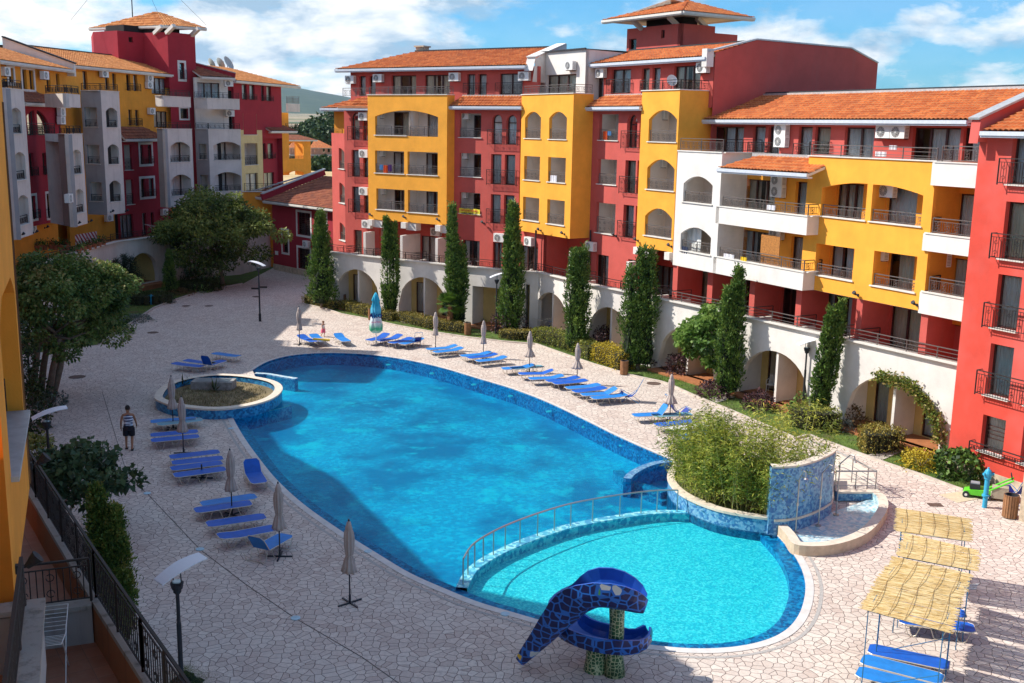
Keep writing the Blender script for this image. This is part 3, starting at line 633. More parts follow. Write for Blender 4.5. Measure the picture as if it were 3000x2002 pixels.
# air conditioners and floodlights of this block
for pl, q, lb in ((T1, q2(297, 525), 'white air conditioner at the far left end of the red top floor'), (T1, q2(480, 515), 'white air conditioner on the red top floor above the arched yellow bay, left one'),
  (T1, q2(980, 507), 'white air conditioner on the top floor above the right edge of the wide yellow bay'), (T1, q2(1437, 502), 'white air conditioner under the eave end beside the white stair block'),
  (Wp, q2(1522, 482), 'white air conditioner in the shaded corner of the white stair block'), (Wp, q2(1745, 432), 'narrow white air conditioner high on the right edge of the white stair block'),
  (T3, q2(1945, 482), 'white air conditioner under the eave between two curtained windows right of the stair block'), (T3, q3(500, 372), 'white air conditioner beside the dark red blank gable wall'),
  (R0, b6(318, 240), 'white air conditioner by the arched window left of the wide yellow bay'), (R0, b6(322, 523), 'white air conditioner on the second row left of the wide yellow bay'), (R0, b6(322, 810), 'white air conditioner on the third row left of the wide yellow bay'),
  (R0, b6(343, 1062), 'white air conditioner under the left corner of the wide yellow bay'), (Y1b, b6(450, 1085), 'white air conditioner behind the forked cypress under the yellow bay'), (Y1b, b6(870, 1122), 'white air conditioner under the right end of the wide yellow bay'),
  (X1, zr(1275, 215), 'white air conditioner low on the red wall left of the tallest cypress'), (Y2, zr(1475, 240), 'white air conditioner on the sunlit red wall under the narrow yellow bay'), (Y2b, zr(1647, 267), 'white air conditioner in the dark recess under the narrow yellow bay'),
  (X2, zr(1880, 273), 'white air conditioner beside the downpipe right of the narrow yellow bay')):
 ac(pl, q, lb)
for k, (q, w_) in enumerate(((b6(430, 222), 'top'), (b6(440, 512), 'middle'), (b6(445, 803), 'bottom'))): ac(P1, q, 'white air conditioner inside the left loggia of the wide yellow bay, %s row' % w_, -.95)
for k, (q, w_) in enumerate(((q2(1045, 757), 'top'), (q2(1035, 1015), 'middle'), (q2(1030, 1272), 'bottom'))): ac(X1, q, 'white air conditioner inside the loggia right of the wide yellow bay, %s row' % w_, -.75)
for k, (q, w_) in enumerate(((q5(1500, 850), 'top'), (q6(1495, 90), 'middle'), (q6(1460, 655), 'bottom'))): ac(X2, q, 'white air conditioner inside the red loggia right of the narrow yellow bay, %s row' % w_, -1.3)
for k, (q, w_) in enumerate(((b5(775, 225), 'top'), (b5(762, 590), 'middle'), (b5(735, 950), 'bottom'))): ac(P3, q, 'white air conditioner inside the single arched yellow loggia, %s row' % w_, -1.3)
for pl, q, lb in ((P1, b6(365, 998), 'left one of three black floodlights under the wide yellow bay'), (P1, b6(622, 1015), 'middle one of three black floodlights under the wide yellow bay'), (P1, b6(880, 1035), 'right one of three black floodlights under the wide yellow bay'),
  (X1, zr(1160, 122), 'black floodlight low on the red wall between the two yellow bays'), (P2, q6(310, 962), 'black floodlight at the left foot of the narrow yellow bay'), (P2, q6(605, 1012), 'black floodlight on the downpipe under the narrow yellow bay'), (P2, q6(915, 1060), 'black floodlight at the right foot of the narrow yellow bay'),
  (X2, q6(1590, 1080), 'black floodlight low on the red wall under the loggias'), (P3, q6(1880, 1145), 'black floodlight at the left foot of the single arch yellow bay'), (P3, b5(830, 1235), 'black floodlight at the right foot of the single arch yellow bay')):
 spot(pl, q, lb)
def downpipe(root, pts, r=.05, mat=BLK): mb = MB(); mb.tube(pts, r, 8); return mb.build('downpipe', mat, root)
u = Y2.u(*q6(590, 1200)); downpipe(B, [Y2.at(u, BZ + .2, .35), Y2.at(u - .05, BZ - .1, .3), Y2.at(u - .05, FZ, .3)])
u = X2.u(*q6(1255, 1100)); downpipe(B, [X2.at(.25, BZ + .5, .1), X2.at(.25, FZ, .1)])
def dish(loc, ang, r, label, mat, tilt=.5):
 t = thing('satellite_dish', label, 'satellite dish', loc, 'satellite dishes'); mb = MB(); D = Vector((math.cos(ang) * math.cos(tilt), math.sin(ang) * math.cos(tilt), math.sin(tilt)))
 U = D.cross(Vector((0, 0, 1))).normalized(); V = U.cross(D); c = Vector(loc) + Vector((0, 0, 1.0)); base = len(mb.v)
 for k in range(5):
  rr = r * k / 4
  for j in range(20): a_ = 2 * math.pi * j / 20; mb.v.append(tuple(c + U * rr * math.cos(a_) + V * rr * 1.1 * math.sin(a_) + D * (.25 * rr * rr / r)))
 for k in range(4):
  for j in range(20): mb.f.append((k * 20 + j, k * 20 + (j + 1) % 20, (k + 1) * 20 + (j + 1) % 20, (k + 1) * 20 + j))
 mb.build('reflector', mat, t, True); m2 = MB(); m2.tube([Vector(loc), c - D * .05], .03); m2.build('mast', IRON, t)
 m3 = MB(); m3.tube([c - V * r * .9, c + D * r * .9 - V * .1], .015); m3.box(c + D * r * .95, .08, .08, .08); m3.build('receiver_arm', PLA, t); return t
dish(P3.at(P3.u(1925, 262), 14.75, -1.0), math.atan2(P3.n.y, P3.n.x) + 1.2, .3, 'white satellite dish on the railed terrace above the single arch yellow bay', PLA, .35)
# lower wing on the right
WB = thing('apartment_building', 'lower apartment wing with white arched loggias, long white balconies and a big yellow bay', 'building', (12, 54, 0), 'apartment blocks round the pool court')
BW = 5.85
yL, yR = G2(2360, 845, BW), G2(2690, 910, BW); Y = PL(yL, yR); WL = G2(1970.5, 776, BW); W = PL(WL, WL + Y.t * 14, Y.n)
dWY = (W.A - Y.A).dot(Y.n); TW = 11.95
wl0 = 0; wl1 = W.u(2115, 470)
o1 = [W.op((2004, 514, 2085, 602), 'seg', .42), W.op((1996, 661, 2080.5, 750), 'seg', .42)]
wall(WB, W, 0, wl1, BW, TW, o1, WHT, 'white_wall')
mb = MB(); mb.face(W.at(wl1, BW, -.22), W.at(wl1, BW, -3.2), W.at(wl1, TW, -3.2), W.at(wl1, TW, -.22)); mb.face(W.at(0, BW, -.2), W.at(0, BW, -3.2), W.at(0, TW, -3.2), W.at(0, TW, -.2)); mb.build('white_side_wall', WHT, WB)
for k, o in enumerate(o1): loggia(WB, W, o, 1.4, INW, None, .1, .1, .55, dcur='full', railmat=IRONL)
b1 = W.hit(2366, 634)[0]; BK = W.off(-1.7)          # back wall of the deep balconies
for k, (zt_px, zb_px) in enumerate((((2230, 620), (2230, 672)), ((2230, 777), (2215, 823)))):
 zt, zb = W.z(*zt_px), W.z(*zb_px); ue = b1
 if k == 1: zb = BW
 vb = vbox(W, wl1 - .25, ue, zb, zt, -.0, -.22); vbox(W, ue - .2, ue, zb, zt, -.22, -1.3, vb); vb.build('balcony_parapet', WHT, WB)
 vbox(W, 0, ue - .02, zb + .02, zt - .55, -.22, -3.0).build('balcony_slab', WHT, WB)
 coping(WB, [W.at(wl1 - .2, zt + .02, -.11), W.at(ue + .03, zt + .02, -.11), W.at(ue - .08, zt + .02, -1.3)], .3, .05)
 railing(WB, W.at(wl1 + .12, zt + .04, -.12), W.at(ue - .12, zt + .04, -.12), .5, IRONL); railing(WB, W.at(ue - .12, zt + .04, -.14), W.at(ue - .12, zt + .04, -1.2), .5, IRON)
ob = [BK.op((2182, 524, 2269, 600)), BK.op((2333, 532, 2366, 640)), BK.op((2171, 672, 2258, 746)), BK.op((2320, 692, 2353, 790))]
for k, f in ((0, 8.75), (1, 8.75), (2, 6.0), (3, 6.0)): ob[k]['z0'] = f
zb_ = BK.z(2200, 505)
wall(WB, BK, wl1, BK.u(2400, 600), BW, zb_ + .3, ob, YEL, 'balcony_back_wall')
for k, o in enumerate(ob): window(WB, BK, o, (3, 1, 3, 1)[k], cur=('gap', 'full', 'gap', 'full')[k])
tiles(WB, [W.at(wl1 + .05, W.z(*w1(520, 1095)), .25), W.at(b1 + .15, W.z(*w1(1650, 1165)), .25), W.at(b1 + .15, TW - .12, -1.6), W.at(wl1 + 1.0, TW - .12, -1.6)], TIL, gutter=GUT)
vbox(W, wl1 + .5, b1 + .2, TW - .12, TW + .02, -1.5, -3.2).build('flat_roof_edge', ZNC, WB)
coping(WB, [W.at(0, TW + .03, -.1), W.at(wl1, TW + .03, -.1), W.at(wl1, TW + .03, -3.0)], .3, .06)
railing(WB, W.at(.05, TW + .06, -.12), W.at(wl1 - .1, TW + .06, -.12), .62, IRONL); railing(WB, W.at(wl1 - .1, TW + .06, -.15), W.at(wl1 - .1, TW + .06, -2.6), .62, IRON)
zy = TW + .02; ty = Y.u(2374, 470); ty1 = Y.u(2740, 520)
a = Y.op(w2(30, 1293, 600, 1568 + 215)); o_a = dict(u0=Y.u(2405, 600), u1=Y.u(2537, 600), z1=Y.z(2541, 539), z0=Y.z(*w4(520, 410)), arc=None)
o_b = dict(u0=Y.u(2553, 600), u1=Y.u(2701, 620), z1=Y.z(2559, 541), z0=Y.z(*w4(1200, 485)), arc=None)
zs_ = Y.z(2406, 550)
arc = ('seg', o_a['u0'], o_b['u1'], zs_, o_a['z1'] - zs_ + .03); o_a['arc'] = arc; o_b['arc'] = arc
o_c = Y.op((2392.4, 714.7, 2496, 824.6)); o_d = Y.op((2561.6, 735.7, 2678, 859))
for o in (o_c, o_d):
 pass
o_c['z0'] = Y.z(*w4(400, 1190)); o_c['z1'] = Y.z(*w4(440, 768)); o_d['z0'] = Y.z(*w4(1190, 1340)); o_d['z1'] = Y.z(*w4(1230, 868))
bay(WB, Y, ty - .1, ty1, BW, zy, [o_a, o_b, o_c, o_d], YEL, (2.8, 2.4))
for k, o in enumerate((o_a, o_b, o_c, o_d)): loggia(WB, Y, o, 1.0, YEL, 'left', .12, .15, .5, nd=(3, 1, 2, 1)[k], dcur=('full', 'full', 'gap', 'half')[k], railmat=IRONL)
railing(WB, Y.at(ty, zy + .04, -.12), Y.at(ty1 - .1, zy + .04, -.12), .5, IRONL, bars_only=True)
RB = Y.off(-1.5)
ymz = []
for k, (tl, br) in enumerate((((2732, 476), (2725, 543)), ((2705, 684), (2702, 734)), ((2695, 855), (2689.5, 917)))):
 Yb = Y.off(.12); u0 = Yb.hit(*tl)[0]; zt = Yb.hit(*tl)[1]; zb = Yb.hit(*br)[1]; u1 = Yb.u((2862, 2840, 2822)[k], tl[1]) + .6
 vb = vbox(Yb, u0, u1, zb, zt, 0, -.2); vbox(Yb, u0, u0 + .2, zb, zt, -.2, -1.0, vb); vbox(Yb, u0 + .1, u1, zb + .02, zb + .15, -.2, -2.7, vb); vb.build('balcony_parapet', WHT, WB)
 coping(WB, [Yb.at(u0 + .1, zt + .02, -1.0), Yb.at(u0 + .1, zt + .02, -.1), Yb.at(u1, zt + .02, -.1)], .28, .05)
 railing(WB, Yb.at(u0 + .35, zt + .04, -.12), Yb.at(u1, zt + .04, -.12), .62, IRONL, posts=3); railing(WB, Yb.at(u0 + .35, zt + .04, -.14), Yb.at(u0 + .15, zt + .04, -.95), .62, IRON)
 ymz.append((u0, u1, zt, zb))
ord_ = [RB.op((2809, 567, 2850, 690)), RB.op((2782, 754, 2832, 860)), RB.op((2766, 945, 2800, 1040))]
for o, f in zip(ord_, (8.75, 6.0, 3.32)): o['z0'] = f; o['u1'] = max(o['u1'], o['u0'] + 1.6)
wall(WB, RB, ty1 - .5, ty1 + 5.5, FZ - .3, TW, ord_, ORA, 'recess_wall')
for k, o in enumerate(ord_): window(WB, RB, o, 2, cur='gap' if k else 'full')
mb = MB(); mb.face(Y.at(ty1, BW, -.2), Y.at(ty1, BW, -2.7), Y.at(ty1, TW, -2.7), Y.at(ty1, TW, -.2)); mb.build('recess_side_wall', ORA, WB)
TL_ = Y.off(-1.7); pil = [w3(95, 1100, 148, 1300), w3(548, 1200, 605, 1400), w3(1103, 1300, 1160, 1500), w3(1712, 1400, 1778, 1500), w7(925, 300, 998, 400), w7(1768, 500, 1850, 600)]
pu = [(Y.u(q[0], q[1]), Y.u(q[2], q[3])) for q in pil]
for k, (a_, b_) in enumerate(pu): vbox(Y, a_, b_, FZ - .1, BW + .02, -.02, -1.75).build('partition_wall', RED, WB)
drs = [TL_.op(q) for q in (w3(415, 1105, 545, 1500), w3(975, 1205, 1095, 1560), w3(1525, 1300, 1705, 1560), w7(515, 55, 860, 420), w7(1385, 205, 1770, 700))]
for o in drs: o['z0'] = FZ + .02; o['z1'] = FZ + 2.2; o['u1'] = max(o['u1'], o['u0'] + .8)
wall(WB, TL_, pu[0][0], ty1 + 1, FZ - .3, BW + .02, drs, RED, 'terrace_wall')
for k, o in enumerate(drs): window(WB, TL_, o, (1, 2, 2, 3, 2)[k], cur=('full', 'sides', '', 'sides', 'full')[k])
mb = MB(); mb.face(Y.at(ty - .3, BW - .01, 0), Y.at(ty1 + 3, BW - .01, 0), Y.at(ty1 + 3, BW - .01, -2.3), Y.at(ty - .3, BW - .01, -2.3)); mb.face(W.at(0, BW - .01, 0), W.at(b1, BW - .01, 0), W.at(b1, BW - .01, -3.1), W.at(0, BW - .01, -3.1)); mb.build('balcony_soffit', WHT, WB)
T4 = Y.off(-2.2); ua, ub = T4.u(2056, 420), T4.u(2880, 420); ZE4 = 13.62
ot = [T4.op(w1(*q)) for q in ((412, 540, 785, 940), (930, 540, 1068, 905), (1130, 540, 1262, 915), (1530, 545, 1682, 935), (1745, 548, 1920, 915))] + [T4.op(w2(*q)) for q in ((345, 552, 700, 935), (1240, 555, 1825, 965), (1905, 560, 2095, 1005))]
for k in (0, 5, 6, 7): ot[k]['z0'] = ot[k]['z1'] - 2.0
wall(WB, T4, ua - 1.2, ub, TW - .6, ZE4, ot, RED, 'top_floor_wall')
for k, o in enumerate(ot): window(WB, T4, o, (3, 1, 1, 1, 1, 2, 3, 1)[k], cur=('half', 'full', 'full', 'full', 'full', 'full', 'half', 'half')[k])
for k in (1, 2, 3, 4): juliet(WB, T4, ot[k]['u0'] - .1, ot[k]['u1'] + .1, ot[k]['z0'] - .02, .62, out=.2)
ea, eb = T4.u(2029, 357) , T4.u(2864, 359) + .0
zr_ = ZE4 + 1.38
tiles(WB, [T4.at(ea, ZE4, .55), T4.at(eb, ZE4, .55), T4.at(eb + 3, zr_, -3.6), T4.at(ea, zr_, -3.6)], TIL, gutter=GUT)
mb = MB(); mb.bar(T4.at(ea + .3, zr_ + .08, -3.7), T4.at(eb + 8, zr_ + .08, -3.7), .3, .16); mb.build('ridge_flashing', ZNC, WB)
mb = MB(); mb.bar(T4.at(ea + 1, zr_ + .2, -3.85), T4.at(eb + 8, zr_ + .2, -3.85), .25, .08); mb.face(T4.at(ea - .2, zr_ + .1, -3.7), T4.at(eb + 8, zr_ + .1, -3.7), T4.at(eb + 8, zr_ + .1, -14), T4.at(ea - .2, zr_ + .1, -14)); mb.build('flat_roof', BLK, WB)
mb = MB(); e3 = T4.at(ea, 0)
mb.face(T4.at(ea, ZE4 - .25, .6), T4.at(ea, ZE4 + .3, .6), T4.at(ea, zr_ + .35, -3.8), T4.at(ea, ZE4 - .5, -3.8)); mb.face(T4.at(ea - .22, ZE4 - .25, .6), T4.at(ea, ZE4 - .25, .6), T4.at(ea, ZE4 + .3, .6), T4.at(ea - .22, ZE4 + .3, .6)); mb.build('gable_parapet', RED, WB)
mb = MB(); mb.bar(T4.at(ea - .08, ZE4 + .36, .65), T4.at(ea - .08, zr_ + .42, -3.8), .36, .1); mb.build('parapet_capping', BLK, WB)
mb = MB(); mb.face(T4.at(ub, 0, -14), T4.at(ub, ZE4, -14), T4.at(ua - 1, ZE4, -14), T4.at(ua - 1, 0, -14)); mb.build('rear_wall', RED, WB)
# near red block
NB = thing('apartment_building', 'nearest red apartment block at the right edge with tall curtained windows and black railings', 'building', (18, 40, 0), 'apartment blocks round the pool court')
C0 = G2(2773, 1371, 0); Q = PL(C0, C0 + Vector((math.cos(R(-62)), math.sin(R(-62)))) * 12)
QT = 13.15
oq = [Q.op(q) for q in ((2972, 382, 3031, 545), (2950, 590.6, 3012, 768), (2926, 803, 2973, 972), (2905, 1006, 2951, 1172), (2877, 1213, 2927, 1336))]
uL = [o['u0'] for o in oq]; wq = sum(o['u1'] - o['u0'] for o in oq) / 5; um_ = sum(uL) / 5
o2_ = []
for o in oq: o['u0'] = um_; o['u1'] = um_ + wq
ugap = Q.u(2957, 1234) - Q.u(2926, 1228)
for o in oq: o2_.append(dict(o, u0=o['u1'] + .75, u1=o['u1'] + .75 + wq))
wall(NB, Q, 0, 12, .42, QT, oq + o2_, RED2)
wall(NB, Q, -.0, 12, -.3, .42, [], STN, 'plinth', d=.04)
mb = MB(); mb.face(Q.at(0, -.3), Q.at(0, QT), Q.at(0, QT, -14), Q.at(0, -.3, -14)); mb.build('side_wall', RED2, NB)
for k, (o, o2) in enumerate(zip(oq, o2_)):
 window(NB, Q, o, 1, cur='full', dep=.26, bars=(k == 4)); window(NB, Q, o2, 1, cur='full', dep=.3, bars=(k == 4)); sill(NB, Q, o); sill(NB, Q, o2)
 juliet(NB, Q, o['u0'] - .25, o2['u1'] + .25, o['z0'] - (.02), (.95 if k < 4 else .35), out=.3)
qe = Q.u(2882, 367)
tiles(NB, [Q.at(.45, QT + .02, .5), Q.at(12, QT + .02, .5), Q.at(12, QT + 2.6, -6.5), Q.at(.45, QT + 2.6, -6.5)], TIL, gutter=GUT)
mb = MB(); mb.face(Q.at(.3, QT - .35, .55), Q.at(.3, QT + .45, .5), Q.at(.3, QT + 2.9, -6.5), Q.at(.3, QT - .35, -6.5)); mb.face(Q.at(-.05, QT - .35, .5), Q.at(-.05, QT + .45, .5), Q.at(-.05, QT + 2.9, -6.5), Q.at(-.05, QT - .35, -6.5)); mb.face(Q.at(-.05, QT - .4, .55), Q.at(.35, QT - .4, .55), Q.at(.35, QT + .45, .5), Q.at(-.05, QT + .45, .5)); mb.build('gable_parapet', RED2, NB)
mb = MB(); mb.bar(Q.at(.12, QT + .5, .6), Q.at(.12, QT + 2.95, -6.5), .5, .08); mb.build('parapet_capping', ZNC, NB)
Cs = G2(2984, 1525, 0); QS = PL(Cs, Cs + Q.t * 6, Q.n); vbox(QS, 0, 6, -.2, 1.75, 0, -3).build('stone_pier', STN, NB)
for pl, q, lb, d in ((T4, w1(210, 575), 'white air conditioner at the left end under the long lower roof, on yellow wall', 0.), (T4, w1(1345, 590), 'upper of two stacked air conditioners on the red top floor of the wing', 0.), (T4, w1(1338, 740), 'lower of two stacked air conditioners on the red top floor of the wing', 0.),
  (T4, w2(905, 612), 'left one of two white air conditioners side by side under the long roof', 0.), (T4, w2(1100, 615), 'right one of two white air conditioners side by side under the long roof', 0.),
  (BK, w1(1300, 1245), 'upper of two stacked air conditioners on the yellow wall of the upper long balcony', 0.), (BK, w1(1295, 1395), 'lower of two stacked air conditioners on the yellow wall of the upper long balcony', 0.), (BK, w3(1500, 600), 'white air conditioner half hidden behind the reed screen on the lower long balcony', 0.),
  (W, w1(200, 1215), 'white air conditioner inside the upper white arched loggia', -1.4), (Y, w2(945, 1385), 'white air conditioner in the right arched opening of the big yellow bay', -.9), (Y, w4(1060, 865), 'white air conditioner at the top of the lower right yellow loggia', -.9),
  (RB, w4(1870, 940), 'white air conditioner beside the brown curtain next to the near red block', 0.), (TL_, w3(285, 1110), 'white air conditioner in the first dark red recess under the white loggias', 0.), (TL_, w3(1340, 1320), 'white air conditioner above the drying rack on the dark red terrace wall', 0.), (TL_, w7(1170, 235), 'white air conditioner on the dark red wall under the big yellow bay', 0.)):
 ac(pl, q, lb, d)
for pl, q, lb in ((Y, w3(1860, 1290), 'black floodlight at the left foot of the big yellow bay'), (Y, w4(735, 1410), 'black floodlight at the middle foot of the big yellow bay'), (Y, w4(1510, 1540), 'black floodlight at the right foot of the big yellow bay beside the white balcony')): spot(pl, q, lb)
# arcade walls carrying the terraces
CZ = 4.0
cxs = [978, 1128, 1305, 1367, 1469, 1530, 1575, 1648, 1723, 1828, 1919, 2000, 2100, 2300, 2350, 2560, 2799]
cys = [739, 756, 773, 781, 789, 795, 796, 815, 832, 855, 869, 886, 909, 954, 965, 1010, 1065]
def cyat(x):
 for a_, b_, c_, d_ in zip(cxs[:-1], cxs[1:], cys[:-1], cys[1:]):
  if x <= b_: return c_ + (d_ - c_) * (x - a_) / (b_ - a_)
 return cys[-1] + (x - cxs[-1]) * .225
AT = thing('arcade_wall', 'long white arcade wall with semicircular arches carrying the terrace of the right buildings', 'wall', (2, 68, 0), 'arcade walls under the terraces')
bx_ = [965, 1140, 1338, 1500, 1536, 1578, 1702, 1880, 2125, 2412, 2840]
pts2 = [G2(x, cyat(x), CZ) for x in bx_]
zr1, zr2, zr3, zr4 = zq(950, 700, 3.2), zq(1300, 740, 3.2), zq(1600, 780, 3.2), zq(2400, 1050, 3.2)
def arch(pl, xl, xr, ypx, ytop): u0, u1 = pl.u(xl, ypx), pl.u(xr, ypx); z1 = pl.z((xl + xr) / 2, ytop); return dict(u0=u0, u1=u1, z0=.12, z1=z1, arc=('semi', u0, u1, z1 - min((u1 - u0) / 2, z1 - .5), min((u1 - u0) / 2, z1 - .5)))
specs = {0: ('arch', 981, 1114, 880, 790), 1: ('arch', 1168, 1312, 900, 813), 2: ('rect', *zr2(270, 313, 548, 600)), 4: ('rect', *zr2(770, 300, 800, 690)), 5: ('arch', 1561, 1668, 930, 858), 6: ('arch', 1720, 1848, 1010, 901), 7: ('arch', 1926, 2092, 1080, 961), 8: ('arch', 2165, 2372, 1150, 1029), 9: ('arch', 2471, 2757, 1230, 1108)}
YWALL = plaster('pale yellow wall', (.72, .55, .22), (.4, .3, .15), .15)
for k in range(len(bx_) - 1):
 pl = PL(pts2[k], pts2[k + 1]); ops = []
 if k in specs:
  s_ = specs[k]
  if s_[0] == 'arch': ops = [arch(pl, *s_[1:])]
  else: o = pl.op(s_[1:]); o['z0'] = .12; ops = [o]
 wall(AT, pl, 0, pl.len, -.2, CZ - .03, ops, WHT, 'arcade_section', .28, .28, caps=False)
 for o in ops:
  dd = 1.5; mb = MB(); a, b = o['u0'] - .05, o['u1'] + .05; zt = FZ - .12
  mb.face(pl.at(a, .1, -.28), pl.at(a, .1, -dd), pl.at(a, zt, -dd), pl.at(a, zt, -.28)); mb.face(pl.at(b, .1, -.28), pl.at(b, .1, -dd), pl.at(b, zt, -dd), pl.at(b, zt, -.28)); mb.face(pl.at(a, zt, -.28), pl.at(b, zt, -.28), pl.at(b, zt, -dd), pl.at(a, zt, -dd)); mb.build('arch_recess', WHT, AT)
  fm = MB(); fm.box(pl.at((a + b) / 2, .06, -dd / 2 + .35), b - a, dd + .7, .12, Vector((pl.t.x, pl.t.y, 0)), Vector((pl.n.x, pl.n.y, 0))); fm.build('arch_floor', TER, AT)
  c = (a + b) / 2; w_ = b - a
  dops = [dict(u0=a + .42, u1=a + 1.2, z0=.14, z1=2.3, arc=None), dict(u0=c + .5, u1=c + 1.3, z0=.14, z1=2.3, arc=None)] if s_[0] == 'arch' else []
  mb = MB(); holes_wall(mb, pl, a, b, .1, zt, dops, .1, -dd); mb.build('arch_back_wall', YWALL, AT)
  for q in dops: window(AT, pl, q, 1, -dd, .1, 'full', name='door')
  if s_[0] == 'arch': vbox(pl, c - .04, c + .10, .1, o['z1'] - .04, -.12, -dd + .02).build('partition_wall', WHT, AT)
cop = [Vector((p.x, p.y, CZ)) for p in pts2]; coping(AT, cop, .38, .07)
fm = MB()
inner = [p + PL(pts2[max(0, i - 1)], pts2[max(1, i)]).n * -.15 for i, p in enumerate(pts2)]; back = [p + PL(pts2[max(0, i - 1)], pts2[max(1, i)]).n * -(12 if i < 6 else 9 if i < 7 else 6) for i, p in enumerate(pts2)]
for k in range(len(pts2) - 1): fm.face((*inner[k], FZ), (*inner[k + 1], FZ), (*back[k + 1], FZ), (*back[k], FZ))
fm.build('terrace_floor', TER, AT)
ib = MB()
for k in range(len(pts2) - 1): ib.face((*inner[k], FZ), (*inner[k + 1], FZ), (*inner[k + 1], CZ), (*inner[k], CZ))
ib.build('parapet_inner_face', INW, AT)
for k in range(len(pts2) - 1):
 a_, b_ = cop[k] + Vector((0, 0, .03)), cop[k + 1] + Vector((0, 0, .03))
 railing(AT, a_, b_, .5, IRON if k < 7 else IRONL, bars_only=k >= 7, step=.14, scroll=True)
for k, x in enumerate((1015, 1093, 1212, 1330, 1470, 1548, 1690, 1905, 1968, 2090, 2203, 2328, 2460, 2512, 2700)):
 i = max(j for j in range(len(bx_) - 1) if bx_[j] <= x); pl = PL(pts2[i], pts2[i + 1]); u = pl.u(x, cyat(x))
 railing(AT, pl.at(u, CZ + .03, 0), pl.at(u + .1, CZ + .03, -1.3), .5, IRON, bars_only=True, end=(False, True), name='dividing_railing'); vbox(pl, u - .05, u + .1, FZ, CZ, -.1, -1.3).build('dividing_parapet', CRM, AT)
# left building
LB = thing('apartment_building', 'shaded apartment block on the left with orange and shade-darkened red walls and grey balcony towers', 'building', (-31, 80, 0), 'apartment blocks round the pool court')
ZL = 6.0
def zl(*c): return zq(0, 150, 2.6125)(*c)
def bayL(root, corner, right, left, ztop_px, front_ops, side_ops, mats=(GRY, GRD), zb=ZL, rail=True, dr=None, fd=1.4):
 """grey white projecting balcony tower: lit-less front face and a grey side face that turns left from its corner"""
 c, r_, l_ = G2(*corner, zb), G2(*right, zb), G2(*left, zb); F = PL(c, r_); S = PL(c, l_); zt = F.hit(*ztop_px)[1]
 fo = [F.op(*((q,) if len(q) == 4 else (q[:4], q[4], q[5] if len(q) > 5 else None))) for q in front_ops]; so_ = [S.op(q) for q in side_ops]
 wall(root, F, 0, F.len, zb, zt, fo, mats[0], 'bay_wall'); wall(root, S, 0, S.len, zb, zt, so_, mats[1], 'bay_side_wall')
 mb = MB(); e = F.at(F.len, 0, -2.5); b_ = S.at(S.len, 0, -2.5)
 mb.face(F.at(F.len, zb), F.at(F.len, zb, -2.5), F.at(F.len, zt, -2.5), F.at(F.len, zt)); P_ = [F.at(0, 0), F.at(F.len, 0), e, S.at(S.len, 0)]
 mb.poly(P_, zb + .01); mb.poly(P_, zt - .5); mb.build('balcony_slab', mats[0], root)
 for o in fo: loggia(root, F, o, fd, INW, dr, .05, .05, .5, railmat=IRON)
 for o in so_: loggia(root, S, o, fd, INW, 'left', .05, .05, .5, railmat=IRON)
 cp = [S.at(S.len, zt + .02, -.1), F.at(0, zt + .02, -.1), F.at(F.len, zt + .02, -.1)]; coping(root, cp, .3, .05)
 if rail:
  railing(root, S.at(S.len, zt + .04, -.12), S.at(.05, zt + .04, -.12), .5, IRON); railing(root, F.at(.05, zt + .04, -.12), F.at(F.len, zt + .04, -.12), .5, IRON)
 return F, S, zt
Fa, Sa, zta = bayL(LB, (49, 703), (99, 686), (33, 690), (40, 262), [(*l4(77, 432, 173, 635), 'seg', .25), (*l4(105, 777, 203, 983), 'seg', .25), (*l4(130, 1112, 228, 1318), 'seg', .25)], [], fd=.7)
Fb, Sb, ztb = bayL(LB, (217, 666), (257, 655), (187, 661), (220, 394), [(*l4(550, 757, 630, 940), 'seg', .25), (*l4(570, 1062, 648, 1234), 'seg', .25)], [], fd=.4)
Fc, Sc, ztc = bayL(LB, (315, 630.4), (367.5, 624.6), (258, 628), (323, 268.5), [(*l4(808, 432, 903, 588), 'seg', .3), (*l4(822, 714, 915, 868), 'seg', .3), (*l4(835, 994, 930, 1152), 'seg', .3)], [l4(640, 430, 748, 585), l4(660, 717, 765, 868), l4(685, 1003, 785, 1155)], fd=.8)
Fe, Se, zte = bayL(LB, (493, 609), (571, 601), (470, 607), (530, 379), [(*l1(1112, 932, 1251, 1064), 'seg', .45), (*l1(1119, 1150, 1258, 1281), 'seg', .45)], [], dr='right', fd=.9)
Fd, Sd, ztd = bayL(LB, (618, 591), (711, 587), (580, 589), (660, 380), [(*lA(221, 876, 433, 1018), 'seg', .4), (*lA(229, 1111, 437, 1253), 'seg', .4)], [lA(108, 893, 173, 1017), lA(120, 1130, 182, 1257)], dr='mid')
def slabL(F, S, ztop_px, zbot_px, ul=0.):
 zt, zb = F.hit(*ztop_px)[1], F.hit(*zbot_px)[1]
 mb = vbox(F, 0, F.len, zb, zt, 0, -.2); vbox(S, 0, S.len, zb, zt, 0, -.2, mb); mb.build('balcony_parapet', GRY, LB)
 m2 = MB(); m2.poly([F.at(0, 0), F.at(F.len, 0), F.at(F.len, 0, -2.5), S.at(S.len, 0)], zb + .02); m2.build('balcony_slab', GRY, LB)
 railing(LB, F.at(.05, zt + .03, -.1), F.at(F.len, zt + .03, -.1), .5); railing(LB, S.at(.05, zt + .03, -.1), S.at(S.len, zt + .03, -.1), .5); coping(LB, [S.at(S.len, zt + .01, -.1), F.at(0, zt + .01, -.1), F.at(F.len, zt + .01, -.1)], .28, .04)
slabL(Fe, Se, (520, 284), (520, 314)); slabL(Fd, Sd, (660, 290), (660, 321))
slabF = Fb
zt, zb = Fb.hit(215, 276)[1], Fb.hit(215, 315)[1]
